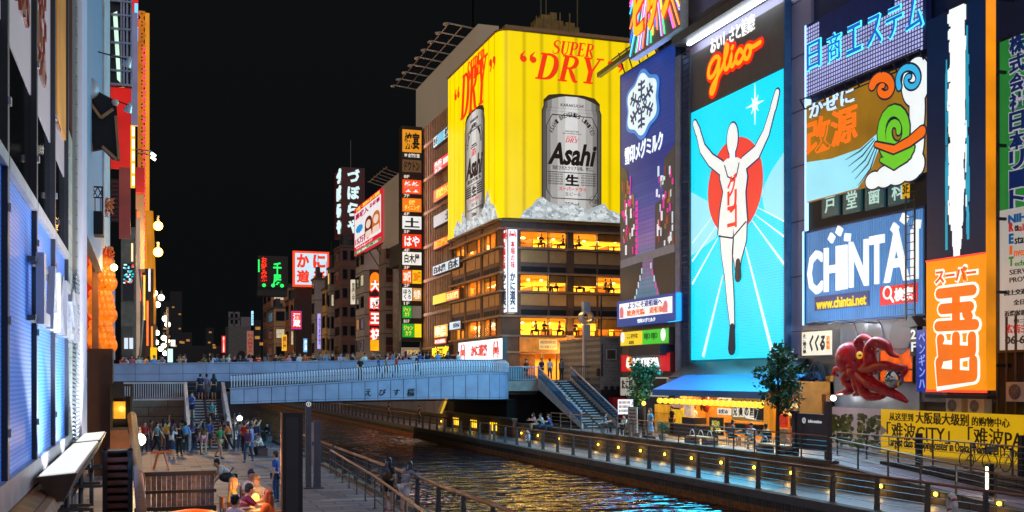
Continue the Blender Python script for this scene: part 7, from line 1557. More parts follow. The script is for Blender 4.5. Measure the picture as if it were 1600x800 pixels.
# folded black awning, dish, balcony
A = lambda u, v, X=-1.2: onX(u, v, X)
Yw = 46.0; B_ = lambda u, v: onY(u, v, Yw)
t = thing('folded_awning', 'black folded awning with wooden frame arms hanging from blue grey wall', 'awning', B_(160, 248)); m = MB(); g = F((0, Yw, 0), (1, 0, 0)); pt = lambda u, v: (B_(u, v).x, B_(u, v).z)
m.poly(g, [pt(*p_) for p_ in ((137, 150), (150, 141), (182, 158), (187, 250), (176, 248), (160, 232), (140, 236))], -.3, 0); m.build('fabric', pm('08090b', .7), t)
m = MB()
for a, b_ in (((136, 155), (158, 186)), ((158, 186), (177, 172)), ((181, 183), (186, 250)), ((160, 230), (182, 250)), ((137, 190), (144, 238))): m.bar(B_(*a)-Vector((0, .2, 0)), B_(*b_)-Vector((0, .2, 0)), .1)
m.build('wooden_arm', pm('a87848', .5), t); m = MB(); m.ell(B_(180, 160), .14, .14, .14, 10, 8); m.build('hub', pm('c8b8a8', .5), t)
m = MB(); m.ell(B_(141, 138), .34, .4, .42, 14, 10); o = m.build('white_dish', pm('b0a8a8', .4)); tag(o, 'round white dish on the wall above folded black awning', 'dish')
Yb = 47.5; Bb = lambda u, v: onY(u, v, Yb); t = thing('black_balcony', 'black iron balcony with crossed bars above the orange relief', 'balcony', Bb(148, 365)); g = F((Bb(136, 365).x, Yb, Bb(136, 365).z), (1, 0, 0)); W_ = Bb(161, 0).x-Bb(136, 0).x; H_ = Bb(136, 290).z-Bb(136, 365).z
m = MB(); m.fbox(g, 0, W_, 0, H_*.45, -1.2, 0); m.build('basket', pm('0a0b0d', .6), t); m = MB(); m.frame(g, 0, W_, H_*.45, H_, -.04, 0, .06); m.frame(g, 0, W_, H_*.75, H_, -.04, 0, .05)
for k in range(3): m.bar(g.p(W_*k/3, H_*.75), g.p(W_*(k+1)/3, H_*.98), .035); m.bar(g.p(W_*(k+1)/3, H_*.75), g.p(W_*k/3, H_*.98), .035); m.bar(g.p(W_*(k+.5)/3, H_*.45), g.p(W_*(k+.5)/3, H_*.75), .03)
m.build('railing', BLACKM, t)
# orange relief of plump scaly shapes
Yd = 58.0; D_ = lambda u, v, y=Yd: onY(u, v, y)
t = thing('orange_relief', 'glowing orange relief of three plump scaly shapes on a red board', 'sculpture', D_(160, 545)); g = F((D_(134, 545).x, Yd, D_(134, 545).z), (1, 0, 0)); W_ = D_(186, 545).x-g.O.x; H_ = D_(160, 392).z-g.O.z
m = MB(); m.fbox(g, 0, W_*.75, 0, H_, -.4, 0); m.build('board', em('d8240c', .8, .2), t)
for k, v in enumerate((425, 475, 522)):
    c = D_(157, v, Yd-.25); m = MB(); R2 = Matrix.Rotation(.35, 3, 'Y'); m.ell(c, .62, .42, .86, 16, 12, R2)
    for i in range(5):
        for j in range(4): a = -.9+.45*i; e = c+Vector((.5*math.sin(a)+.08*j, -.36*math.cos(a), .5-.33*j)); m.ell(e, .16, .12, .19, 8, 6)
    m.ell(c+Vector((.5, -.1, -.55)), .3, .25, .4, 10, 8); m.build('scaly_shape', em('f47a18', .85, .6, 2.5), t)
m = MB(); m.bar(D_(149, 395, Yd-.8), D_(149, 560, Yd-.8), .3); m.build('post', pm('8a5a3a', .6), t)
for v in (410, 460, 515): lamp('glow', D_(178, v, Yd-1.6), 55, (1, .5, .12), t, .3)
m = MB(); r = random.Random(3)
for k in range(260):
    u, v = 160+14*r.random(), 385+28*r.random()-75*(r.random() < .4); p = D_(u+3, v, Yd-.5+r.random()*.6); x = Vector((r.gauss(0, .07), r.gauss(0, .07), r.gauss(0, .07))); y = x.orthogonal().normalized()*.05; m.add([p-x, p+y, p+x, p-y], [(0, 1, 2, 3)])
o = m.build('autumn_garland', pm('d8641c', .6, var=.4, scale=8)); tag(o, 'garland of orange red leaves above the orange relief', 'garland')
def globe(name, label, p, r, st, power, col='ffd080', lc=(1, .62, .25), cat='lamp', group=None):
    t = thing(name, label, cat, p, group); m = MB(); m.ell(p, r, r, r, 12, 8); m.build('globe', em(col, st), t); m = MB(); m.bar(p+Vector((0, 0, r*.9)), p+Vector((0, 0, r*2.2)), r*.5); m.build('fitting', DARK, t); lamp('glow', p+Vector((.1, -r*3, -r)), power, lc, t, r*1.5); return t
globe('relief_lamp', 'bright warm round lamp beside the orange relief', D_(178, 418, 57), .17, 14, 120)
# red and striped blade signs
def blade(label, Yp, u0, u1, vt, vb, mat, name='blade_sign', cat='sign', d=.4):
    p0, p1 = onY(u0, vb, Yp), onY(u1, vt, Yp); m = MB(); m.box(p0.x, p1.x, Yp, Yp+d, p0.z, p1.z); o = m.build(name, mat); tag(o, label, cat); return o, F((p0.x, Yp, p0.z), (1, 0, 0)), p1.x-p0.x, p1.z-p0.z
blade('tall red lit panel behind the folded black awning', 74, 173, 205, 130, 262, em('d81e14', .75, .3, .5))
blade('dull red brown lower panel under the tall red panel', 73, 186, 204, 262, 372, em('8a3a34', .5, .4, .6)); o, g, W_, H_ = blade('dark slatted shutter left of the dull red brown panel', 74, 173, 186, 280, 345, pm('3a1c18', .6)); m = MB()
for k in range(10): m.fbox(g, .05, W_-.05, H_*k/10+.03, H_*k/10+.12, 0, .06)
m.build('slats', pm('6a2c20', .5), o)
o, g, W_, H_ = blade('narrow yellow white lit lamp column beside the tall red panel', 70, 204, 211, 196, 292, em('ffb828', 1.2, .2, .5)); m = MB(); 
for k in range(5): m.fbox(g, W_*.35, W_*.85, H_*k/5+.1, H_*(k+1)/5-.1, 0, .06)
m.build('white_tube', em('fff8e0', 2.2), o)
blade('lilac grey blade panel above the yellow white lamp column', 72, 205, 215, 20, 195, em('8a86a8', .5, .3, .6)); blade('bright red blade panel with blue tubes at the top', 76, 207, 216, -40, 40, em('e01c18', .9))
for v, lb in ((14, 'upper'), (50, 'lower')): p = onY(213, v, 75.6); m = MB(); m.box(p.x-.1, p.x+.1, 75.4, 75.6, p.z-.6, p.z+.3); tag(m.build('blue_tube', em('50b0ff', 2)), lb+' of two short blue light tubes on the bright red blade panel', 'light tube')
t = thing('glazed_facade', 'steel framed glass front with pale green lit strip at upper left', 'facade', onY(185, 132, 68)); p0, p1 = onY(173, 132, 68), onY(206, -60, 68); g = F((p0.x, 68, p0.z), (1, 0, 0)); W_, H_ = p1.x-p0.x, p1.z-p0.z
m = MB(); m.fbox(g, 0, W_, 0, H_, -.6, -.3); m.build('back_panel', pm('16161e', .4), t); m = MB(); m.hexa([g.p(W_*.3, .4, -.2), g.p(W_*.48, .2, -.2), g.p(W_*.48, .2, -.3), g.p(W_*.3, .4, -.3), g.p(W_*.1, H_*.58, -.2), g.p(W_*.3, H_*.6, -.2), g.p(W_*.3, H_*.6, -.3), g.p(W_*.1, H_*.58, -.3)]); m.build('light_strip', em('d0f8dc', 1.2, .3, .6), t)
m = MB()
for a in (.5, .62, .78, .98): m.fbox(g, W_*a-.05, W_*a+.05, 0, H_, -.2, 0)
for k in range(9): m.fbox(g, 0, W_, H_*k/9, H_*k/9+.1, -.2, .05)
m.build('frame', pm('9a94a0', .4, .4), t)
# arms with spot lamps
for (u0, v0, u1, v1, lb) in ((136, 76, 204, 95, 'upper black spot lamp on a long thin arm'), (184, 158, 205, 166, 'lower white spot lamp on a short arm')):
    pA, pB = onY(u0, v0, 52), onY(u1, v1, 52); t = thing('arm_spot_lamp', lb, 'lamp', pB); m = MB(); m.tube([pA, pB], .03, 6); m.build('arm', BLACKM, t); m = MB(); m.lathe(pB+Vector((-.1, 0, -.1)), [(.06, .3), (.12, .1), (.2, -.15), (.2, -.2)], 12, (.4, -.2, 1)); m.build('lamp_head', pm('c0bcb8', .3, .4), t)
pA = onY(227, 237, 60); t = thing('twin_tube_lamp', 'pair of white tube lamps on two thin arms beside orange tower', 'lamp', onY(240, 240, 60)); m = MB()
for v in (236, 242): m.tube([onY(212, v-3, 60), onY(236, v, 60)], .03, 6)
m.build('arm', STEEL, t); m = MB()
for v in (239, 245): m.tube([onY(236, v, 60), onY(243, v+5, 60)], .07, 8)
m.build('tube', em('fffaf0', 5), t)
# orange observation wheel tower seen edge-on
Yt = 150; t = thing('orange_lattice_tower', 'slender orange lit lattice tower with red lights rising above left bank', 'tower', onY(225, 555, Yt)); zt, zb2 = onY(228, 20, Yt).z, 3.3
xa, xb, xc = onY(217, 300, Yt).x, onY(226.5, 300, Yt).x, onY(233.5, 300, Yt).x; OM = em('d8780c', .65, .5, .25)
m = MB(); m.box(xb, xc, Yt, Yt+2, zb2, zt); m.build('mast', em('f09a10', .8, .25, .15), t); m = MB(); n = 26
for k in range(n):
    z0, z1 = zb2+8+(zt-zb2-8)*k/n, zb2+8+(zt-zb2-8)*(k+1)/n; m.bar((xa, Yt-.2, z0), (xb, Yt-.2, z1), .28); m.bar((xb, Yt-.2, z0), (xa, Yt-.2, z1), .28); m.bar((xa, Yt-.2, z1), (xb, Yt-.2, z1), .22)
m.bar((xa, Yt-.2, zb2+8), (xa, Yt-.2, zt-1), .3); m.build('lattice', OM, t); m = MB(); r = random.Random(1)
for k in range(30): m.ell(((xa+xb)/2+.3, Yt-.6, zb2+16+(zt-zb2-20)*k/30), .2, .2, .3, 6, 5)
m.build('red_light', em('ff3050', 2), t)
tower_bulge = [onY(233+4*math.sin(math.pi*k/12), 330+22*k, Yt-1) for k in range(9)]
m = MB(); m.tube(tower_bulge, .5, 8); m.build('side_rail', em('e08c10', .7, .3, .3), t)
# left facades under the tower and further along
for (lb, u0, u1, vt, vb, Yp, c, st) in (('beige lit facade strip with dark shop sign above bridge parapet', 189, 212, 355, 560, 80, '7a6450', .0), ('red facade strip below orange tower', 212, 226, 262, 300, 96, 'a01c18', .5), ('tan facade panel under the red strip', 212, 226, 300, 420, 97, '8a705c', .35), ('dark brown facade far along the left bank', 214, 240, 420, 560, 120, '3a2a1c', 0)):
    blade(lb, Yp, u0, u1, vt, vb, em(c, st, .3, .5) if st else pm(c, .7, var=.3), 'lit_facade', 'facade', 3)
o, g, W_, H_ = blade('small dark screen with cyan and red picture above the bridge parapet', 79, 192, 209, 412, 470, pm('141418', .3), 'video_screen', 'screen')
m = MB(); r = random.Random(12)
for k in range(40): a, b = W_*r.random()*.85, H_*(.45+.5*r.random()); m.mat(r.choice([0, 0, 1, 2])); m.fbox(g, a, a+.12, b, b+.1, 0, .02+.001*k)
m.build('screen_picture', [em('30c8d8', 1.2), em('f04828', 1.2), em('c8f4f8', 1.2)], o)
blade('small shop front with two white lit boxes above parapet', 79.5, 190, 207, 510, 560, pm('5a463a', .6), 'small_shopfront', 'shop'); 
for u, lb in ((197, 'white lit box with dark frame on the small shop front'), (205, 'white and red lit box on the small shop front')): blade(lb, 79.3, u-3, u+3, 528, 545, em('d8e4f0', 1.0), 'lit_box', 'sign', .15)
blade('pale vertical strip of the far left facade with red edge', 84, 213, 219, 340, 560, em('c8a890', .6, .3, .5), 'facade_strip', 'facade'); m = MB(); m.tube([onY(218+5*math.sin(k*.45), 420+20*k, 83) for k in range(8)], .09, 6); o = m.build('hanging_cable', pm('b09880', .5)); tag(o, 'thick pale hanging cable beside the far left facade', 'cable')
blade('small bright yellow lit sign over the left parapet', 92, 235, 245, 543, 562, em('ffb800', 1.2), 'yellow_box_sign'); blade('small white green lit sign far along left street', 130, 262, 270, 545, 566, em('c8f8e8', 1.2), 'white_green_sign'); blade('small white lit hook sign far along the left street', 140, 267, 274, 531, 541, em('e8f4f0', 1.2), 'white_hook_sign'); blade('orange lit vertical strip on the dark brown facade', 112, 236, 239, 510, 545, em('f08818', 1.1), 'orange_strip_sign')
for u0, u1, v0, v1, Y_, c, lb in ((214, 217, 330, 395, 100, 'ff5a20', 'thin orange neon strip left of the upper street lamp'), (219, 222, 400, 470, 104, 'ff3820', 'thin red neon strip under the tan facade panel'), (224, 227, 430, 500, 108, 'ffb030', 'thin amber neon strip on the dark brown facade'), (229, 232, 470, 540, 116, 'ff6a28', 'short orange neon strip lowest on the dark brown facade'), (205, 208, 380, 408, 78, 'ffd8a0', 'short pale neon strip above the small dark screen'), (232, 235, 420, 455, 118, 'e8f0ff', 'thin white neon strip at the edge of dark brown facade')): blade(lb, Y_-3.2, u0, u1, v0, v1, em(c, 1.5, .3, .6), 'neon_strip', 'neon sign', .2)
r = random.Random(14)
globe('street_lamp', 'upper of two orange star bright street lamps beside orange tower', onY(247, 353, 95), .38, 16, 5500, 'ffb040', (1, .55, .18), group='lamps of the left street'); globe('street_lamp', 'lower of two orange star bright street lamps beside orange tower', onY(247, 394, 95), .38, 16, 5500, 'ffb040', (1, .55, .18), group='lamps of the left street')
pr = None; bl = [(241, 458), (252, 465), (246, 476), (258, 498), (262, 507), (245, 520), (256, 528), (244, 535), (251, 545), (258, 552), (256, 540), (262, 533)]
for i, (u, v) in enumerate(bl):
    p = onY(u, v, 150+6*i)
    if pr is None: pr = globe('string_bulb', 'small white green bulb in the cluster far along the left street', p, .42, 9, 550, 'f4ffd8', (1, .68, .36), group='bulbs far along the left street'); pr.location = p
    else: copy_tree(pr, loc=p)
for u, v, Y_, lb in ((262, 480, 160, 'shorter thin pale post carrying bulbs far along left street'), (242, 450, 150, 'taller thin pale post carrying bulbs far along left street')): m = MB(); m.tube([onY(u, 560, Y_), onY(u, v, Y_)], .2, 6); tag(m.build('lamp_post', pm('8a7a68', .5)), lb, 'post')
# ------------------------------------------------------------------ near left promenade furniture
p0, p1 = onY(137, 690, 52), onY(176, 545, 52)
m = MB(); m.box(p0.x, p1.x, 52, 54, ZL, p1.z); o = m.build('brown_pillar', pm('5a3826', .7, var=.15)); tag(o, 'broad dark brown pillar under the orange relief', 'pillar', kind='thing')
Yk = 50; K = lambda u, v: onY(u, v, Yk); t = thing('food_kiosk', 'small dark kiosk with yellow lit hatch beside the brown pillar', 'kiosk', K(190, 690)); g = F((K(172, 0).x, Yk, ZL), (1, 0, 0)); W_ = K(207, 0).x-g.O.x; zk = lambda v: K(190, v).z-ZL
m = MB(); m.fbox(g, 0, W_, 0, zk(672), -1.6, 0); m.build('base', pm('8a5030', .6, var=.3), t); m = MB(); m.frame(g, 0, W_, zk(672), zk(600), -1.6, 0, .1); m.fbox(g, .1, W_-.1, zk(672), zk(620), -1.5, -1.4); m.build('frame', pm('1a1410', .5), t)
m = MB(); m.fbox(g, .12, W_-.3, zk(655), zk(628), -.8, -.7); m.build('lit_hatch', em('e8a018', .9, .5, 3), t); m = MB(); m.fbox(g, .12, W_*.6, zk(622), zk(598), .0, .08)
for k in range(6): m.fbox(g, .12, W_*.6, zk(622)+.13*k, zk(622)+.13*k+.05, .08, .12)
m.build('shutter', pm('141214', .5), t)
lamp('hatch_light', g.p(W_/2, zk(640), -.4), 25, (1, .65, .2), t, .1)
globe('globe_lamp', 'big glowing white globe lamp on the left promenade', onY(218, 687, 46), .24, 22, 560, 'fff0c8', (1, .66, .28))
m = MB(); m.tube([onY(206, 650, 44), onY(215, 730, 30), onY(221, 800, 17.5)], [.17, .12, .08], 10); m.mat(1)
for pp, rr in ((onY(212, 700, 34.5), .17), (onY(216.5, 745, 26.5), .14), (onY(208.5, 672, 40), .19)): m.tube([pp-Vector((0, .12, .01)), pp+Vector((0, .12, .01))], rr, 10)
o = m.build('wooden_beam', [pm('b07a50', .55, var=.25, scale=6), pm('5a3a24', .6)]); tag(o, 'long tan wooden beam with dark bands running toward the camera', 'beam')
Yr = 30; K = lambda u, v: onY(u, v, Yr); t = thing('slatted_rack', 'dark wooden slatted rack at the bottom beside wooden beam', 'rack', K(182, 800)); g = F((K(160, 0).x, Yr, ZL), (1, 0, 0)); W_ = K(207, 0).x-g.O.x; H_ = K(180, 704).z-ZL
m = MB(); m.fbox(g, 0, .12, 0, H_, -.8, 0); m.fbox(g, W_-.12, W_, 0, H_, -.8, 0); m.fbox(g, 0, W_, H_-.05, H_, -.8, .02); m.fbox(g, .12, W_-.12, 0, H_-.05, -.78, -.7); m.build('frame', pm('1c1612', .6), t)
for k in range(11): m = MB(); m.fbox(g, .12, W_-.12, H_-.3-k*.2, H_-.18-k*.2, -.3, -.05); m.build('slat', pm('6a3826', .6, var=.3, scale=3), t)
Yf = 28; K = lambda u, v: onY(u, v, Yf); t = thing('wooden_hoarding', 'low weathered wooden plank hoarding with two dark rails', 'fence', K(270, 800)); g = F((K(212, 0).x, Yf, ZL), (1, 0, 0)); W_ = K(336, 0).x-g.O.x; zz = lambda v: K(270, v).z-ZL; r = random.Random(2)
m = MB(); k = 0; a = 0
while a < W_-.05: w_ = .09+.05*r.random(); m.mat(k % 3); m.fbox(g, a, min(a+w_-.012, W_), zz(797), zz(742), -.06, -.01*r.random()); a += w_; k += 1
m.build('planks', [pm('6a5c54', .8, var=.5, scale=9, bump=.3), pm('5a4e4a', .8, var=.5, scale=9), pm('77685e', .8, var=.5, scale=9)], t)
for v, th in ((740, .1), (768, .07), (795, .1)): m = MB(); m.fbox(g, -.03, W_+.03, zz(v)-th/2, zz(v)+th/2, -.1, .05); m.build('rail', pm('1c1814', .5), t)
for a in (0, W_*.9, W_*.97): m = MB(); m.fbox(g, a, a+.08, 0, zz(797), -.1, -.02); m.build('leg', pm('1c1814', .5), t)
Ys = 22; K = lambda u, v: onY(u, v, Ys); t = thing('dark_sign_slab', 'tall black standing signboard with copper edge at the bottom', 'signboard', K(456, 800)); g = F((K(440, 0).x, Ys, ZL), (1, 0, 0)); W_ = K(473, 0).x-g.O.x; H_ = K(456, 645).z-ZL
m = MB(); m.fbox(g, 0, W_, .05, H_, -.16, 0); m.fbox(g, -.05, W_+.05, 0, .05, -.3, .14); m.build('casing', pm('0a0a0b', .4), t); m = MB(); m.fbox(g, .09, W_-.09, .5, H_-.09, 0, .006); m.build('panel', pm('2e2f2e', .5), t); m = MB(); m.fbox(g, -.015, .015, .05, H_, -.02, .012); m.build('copper_edge', pm('c07a4a', .3, .6), t)
IXl = 6.5; f, Wd, Hs = signY(43.5, 478, 501, 657, 752); t = thing('promenade_information_post', 'grey information board with white round mark on near promenade', 'information board', f.p(Wd/2, 0)); f = F((f.O.x, f.O.y, ZL), f.R); zt, zb_ = onY(482, 626, 43.5).z-ZL, onY(490, 658, 43.5).z-ZL
m = MB(); m.fbox(f, 0, .22, 0, zt, -.22, -.02); m.fbox(f, Wd-.26, Wd, 0, zb_, -.2, .05); m.fbox(f, -.1, Wd+.1, 0, .04, -.35, .2); m.build('post', pm('55565f', .4, .3), t); m = MB(); m.fbox(f, .22, Wd-.26, .9, zb_-.05, -.16, .0); m.build('board', pm('b8a898', .6, var=.2), t)
m = MB(); m.fbox(f, .24, Wd-.28, 1.7, 1.85, 0, .01); m.build('blue_label', pm('24487a', .5), t)
m = MB(); a, b = .11, zt-.14; m.stroke(f, [(a+.085*math.cos(x*.4), b+.085*math.sin(x*.4)) for x in range(17)], .022, -.02, .01, False); m.stroke(f, [(a, b-.04), (a, b+.04)], .03, -.02, .01); m.build('round_mark', em('e8e8ec', .8), t)
# bike rack hoops near the stairs, ground patches
t = thing('bike_stand', 'thin steel posts with dark curved hooks at the stair foot', 'stand', onZ(350, 700, ZL)); p = onZ(353, 702, ZL); m = MB()
for dx in (0, .5): m.tube([p+Vector((dx, 0, 0)), p+Vector((dx, 0, 2.2))], .05, 8)
for z in (1.2, 1.6, 2.0): m.tube([p+Vector((-.6, 0, z)), p+Vector((-.3, 0, z+.18)), p+Vector((.1, 0, z+.02))], .035, 6)
m.build('post', STEEL, t)
q0 = onZ(398, 705, ZL)
globe('white_globe_lamp', 'small white globe lamp beside the right side wall of promenade stairs', Vector((5.6, 70, .95)), .17, 5, 30, 'f0f4ff', (.9, .95, 1))
# ================================================================== people
PAL = {'white': 'd8d6d4', 'black': '16161a', 'navy': '1c2748', 'grey': '77787e', 'red': 'b82428', 'pink': 'd88a98', 'sky blue': '5c9ad0', 'blue': '2c58b0', 'teal': '2f7f86', 'green': '3f7a48', 'olive': '66663a', 'cream': 'd8c8a4', 'beige': 'b09a7c', 'orange': 'e0702a', 'yellow': 'd8b838', 'maroon': '7c2438', 'purple': '64487c', 'charcoal': '303238', 'brown': '6a4630', 'lilac': 'a898c0', 'denim': '34486c', 'mint': '8ac0a8'}
HAIR = {'black haired': '0e0c0c', 'brown haired': '3a2418', 'dark haired': '1a1412', 'fair haired': 'a87840', 'ginger haired': '8a4420'}
SKIN = ['c89878', 'd8a888', 'b88464', 'e0b494']
def skinned(J, E, root, lev=1):
    me = bpy.data.meshes.new('tmp'); names = list(J); me.from_pydata([J[n][0] for n in names], [(names.index(a), names.index(b_)) for a, b_ in E], [])
    o = bpy.data.objects.new('tmp', me); COL.objects.link(o); mo = o.modifiers.new('s', 'SKIN'); mo.use_smooth_shade = True; o.modifiers.new('u', 'SUBSURF').levels = lev
    for i, n in enumerate(names):
        r = J[n][1]; me.skin_vertices[0].data[i].radius = r if isinstance(r, tuple) else (r, r); me.skin_vertices[0].data[i].use_root = n == root
    TMP.append(o); return o
TMP = []
def rx(v, a): return Vector((v[0], v[1]*math.cos(a)-v[2]*math.sin(a), v[1]*math.sin(a)+v[2]*math.cos(a)))
# pose: lean (rad, forwards), pelvis height, arm vectors (upper, fore) left/right, leg vectors (thigh, shank) left/right
POSES = {
 'stand': dict(lean=.02, pel=.95, al=((.06, .02, -.28), (.01, -.05, -.25)), ar=((-.06, .02, -.28), (-.01, -.06, -.25)), ll=((.02, -.02, -.43), (.0, .03, -.42)), lr=((-.03, .01, -.43), (-.01, .02, -.43))),
 'photo': dict(lean=-.03, pel=.95, al=((.10, -.20, -.12), (-.08, -.12, .22)), ar=((-.10, -.20, -.10), (.06, -.12, .24)), ll=((.03, -.02, -.43), (.0, .03, -.42)), lr=((-.03, .01, -.43), (-.01, .02, -.43))),
 'wave': dict(lean=.0, pel=.95, al=((.13, -.06, .23), (.02, -.06, .25)), ar=((-.07, .02, -.27), (.02, -.14, -.2)), ll=((.02, -.02, -.43), (.0, .03, -.42)), lr=((-.03, .01, -.43), (-.01, .02, -.43))),
 'walk': dict(lean=.05, pel=.93, al=((.05, -.14, -.24), (.0, -.14, -.2)), ar=((-.05, .15, -.23), (-.01, .02, -.25)), ll=((.01, .14, -.41), (.0, .2, -.36)), lr=((-.01, -.18, -.4), (0, -.02, -.43))),
 'lean': dict(lean=.42, pel=.93, al=((.10, -.2, -.18), (-.12, -.2, .02)), ar=((-.10, -.2, -.18), (.12, -.2, .02)), ll=((.02, -.03, -.43), (.0, .05, -.41)), lr=((-.04, .03, -.43), (-.01, .05, -.41))),
 'bend': dict(lean=.95, pel=.93, al=((.06, -.1, -.26), (.0, -.16, -.2)), ar=((-.06, -.1, -.26), (0, -.16, -.2)), ll=((.03, -.03, -.42), (.0, .05, -.42)), lr=((-.04, .1, -.42), (-.01, .09, -.41))),
 'sit': dict(lean=.12, pel=.50, al=((.06, -.1, -.25), (-.04, -.22, .04)), ar=((-.06, -.1, -.25), (.04, -.22, .04)), ll=((.05, -.42, -.01), (.02, .04, -.42)), lr=((-.05, -.42, -.01), (-.02, -.02, -.42))),
 'sitlean': dict(lean=.4, pel=.50, al=((.08, -.18, -.18), (-.06, -.2, .1)), ar=((-.08, -.18, -.18), (.06, -.2, .0)), ll=((.07, -.42, -.01), (.02, .02, -.42)), lr=((-.06, -.42, -.01), (-.02, .1, -.42))),
}
def joints(ps):
    p = POSES[ps]; pel = Vector((0, 0, p['pel'])); up = lambda v: pel+rx(v, p['lean']); J = {}
    J['pelvis'] = (pel, (.145, .105)); J['spine'] = (up((0, 0, .17)), (.125, .095)); J['chest'] = (up((0, 0, .37)), (.15, .10)); J['neck0'] = (up((0, .005, .49)), (.07, .06)); J['neck'] = (up((0, 0, .545)), .052)
    h = lambda y, z: up((0, y, .53))+rx((0, y, z), p['lean']*.35)
    J['jaw'] = (h(-.02, .07), (.062, .07)); J['face'] = (h(-.015, .135), (.078, .092)); J['brow'] = (h(-.008, .19), (.076, .09)); J['crown'] = (h(0, .235), (.05, .06))
    for s_, sd_, a, l in ((1, 'l', p['al'], p['ll']), (-1, 'r', p['ar'], p['lr'])):
        sh = up((s_*.165, 0, .455)); el = sh+Vector(a[0]); wr = el+Vector(a[1]); d = (wr-el).normalized()
        J['sh'+sd_] = (sh, .058); J['el'+sd_] = (el, .042); J['mid'+sd_] = (el.lerp(wr, .35), .042); J['wr'+sd_] = (wr, .027); J['palm'+sd_] = (wr+d*.07, (.038, .018))
        hp = pel+Vector((s_*.085, 0, -.03)); kn = hp+Vector(l[0]); an = kn+Vector(l[1])
        J['hip'+sd_] = (hp, .09); J['thigh'+sd_] = (hp.lerp(kn, .5), .075); J['knee'+sd_] = (kn, .055); J['calf'+sd_] = (kn.lerp(an, .35), .056); J['ank'+sd_] = (an, .036); J['heel'+sd_] = (an+Vector((0, .02, -.045)), .034); J['toe'+sd_] = (an+Vector((s_*.015, -.15, -.055)), (.042, .026))
    return J
BODYE = [('pelvis', 'spine'), ('spine', 'chest'), ('chest', 'neck0'), ('neck0', 'neck'), ('neck', 'jaw'), ('jaw', 'face'), ('face', 'brow'), ('brow', 'crown')]
for s_ in 'lr': BODYE += [('neck0', 'sh'+s_), ('sh'+s_, 'el'+s_), ('el'+s_, 'mid'+s_), ('mid'+s_, 'wr'+s_), ('wr'+s_, 'palm'+s_), ('pelvis', 'hip'+s_), ('hip'+s_, 'thigh'+s_), ('thigh'+s_, 'knee'+s_), ('knee'+s_, 'calf'+s_), ('calf'+s_, 'ank'+s_), ('ank'+s_, 'heel'+s_), ('heel'+s_, 'toe'+s_)]
def grow(J, ks, g): return {k: (J[k][0], tuple(x+g for x in (J[k][1] if isinstance(J[k][1], tuple) else (J[k][1],)*2))) for k in ks}
GEO = {}
def prepare():
    jobs = {}
    for ps in POSES:
        J = joints(ps); jobs[ps, 'body'] = skinned(J, BODYE, 'pelvis')
        G = grow(J, ['pelvis', 'spine', 'chest', 'neck0', 'shl', 'shr'], .02); 
        for s_ in 'lr': G['sl'+s_] = (J['sh'+s_][0].lerp(J['el'+s_][0], .75), (.068, .068))
        G['pelvis'] = (J['pelvis'][0]+Vector((0, 0, .03)), (.165, .125)); jobs[ps, 'tee'] = skinned(G, [('pelvis', 'spine'), ('spine', 'chest'), ('chest', 'neck0'), ('neck0', 'shl'), ('neck0', 'shr'), ('shl', 'sll'), ('shr', 'slr')], 'pelvis')
        G2 = dict(G)
        for s_ in 'lr': del G2['sl'+s_]; G2['el'+s_] = (J['el'+s_][0], (.056, .056)); G2['wr'+s_] = (J['wr'+s_][0].lerp(J['el'+s_][0], .12), (.042, .042))
        jobs[ps, 'sleeve'] = skinned(G2, [('pelvis', 'spine'), ('spine', 'chest'), ('chest', 'neck0'), ('neck0', 'shl'), ('neck0', 'shr'), ('shl', 'ell'), ('shr', 'elr'), ('ell', 'wrl'), ('elr', 'wrr')], 'pelvis')
        for nm, last in (('trousers', 'ank'), ('shorts', 'thigh')):
            G = grow(J, ['pelvis', 'hipl', 'hipr', 'thighl', 'thighr'], .014); E = [('pelvis', 'hipl'), ('pelvis', 'hipr'), ('hipl', 'thighl'), ('hipr', 'thighr')]
            if last == 'ank':
                G.update(grow(J, ['kneel', 'kneer', 'calfl', 'calfr'], .016)); 
                for s_ in 'lr': G['cuff'+s_] = (J['ank'+s_][0], (.055, .055)); E += [('thigh'+s_, 'knee'+s_), ('knee'+s_, 'calf'+s_), ('calf'+s_, 'cuff'+s_)]
            else:
                for s_ in 'lr': G['hem'+s_] = (J['thigh'+s_][0].lerp(J['knee'+s_][0], .5), (.085, .085)); E += [('thigh'+s_, 'hem'+s_)]
            jobs[ps, nm] = skinned(G, E, 'pelvis')
    dg = bpy.context.evaluated_depsgraph_get()
    for k, o in jobs.items():
        me = bpy.data.meshes.new_from_object(o.evaluated_get(dg)); GEO[k] = ([v.co.copy() for v in me.vertices], [tuple(p.vertices) for p in me.polygons]); bpy.data.meshes.remove(me)
    for o in TMP: bpy.data.objects.remove(o)
prepare()
MESH = {}
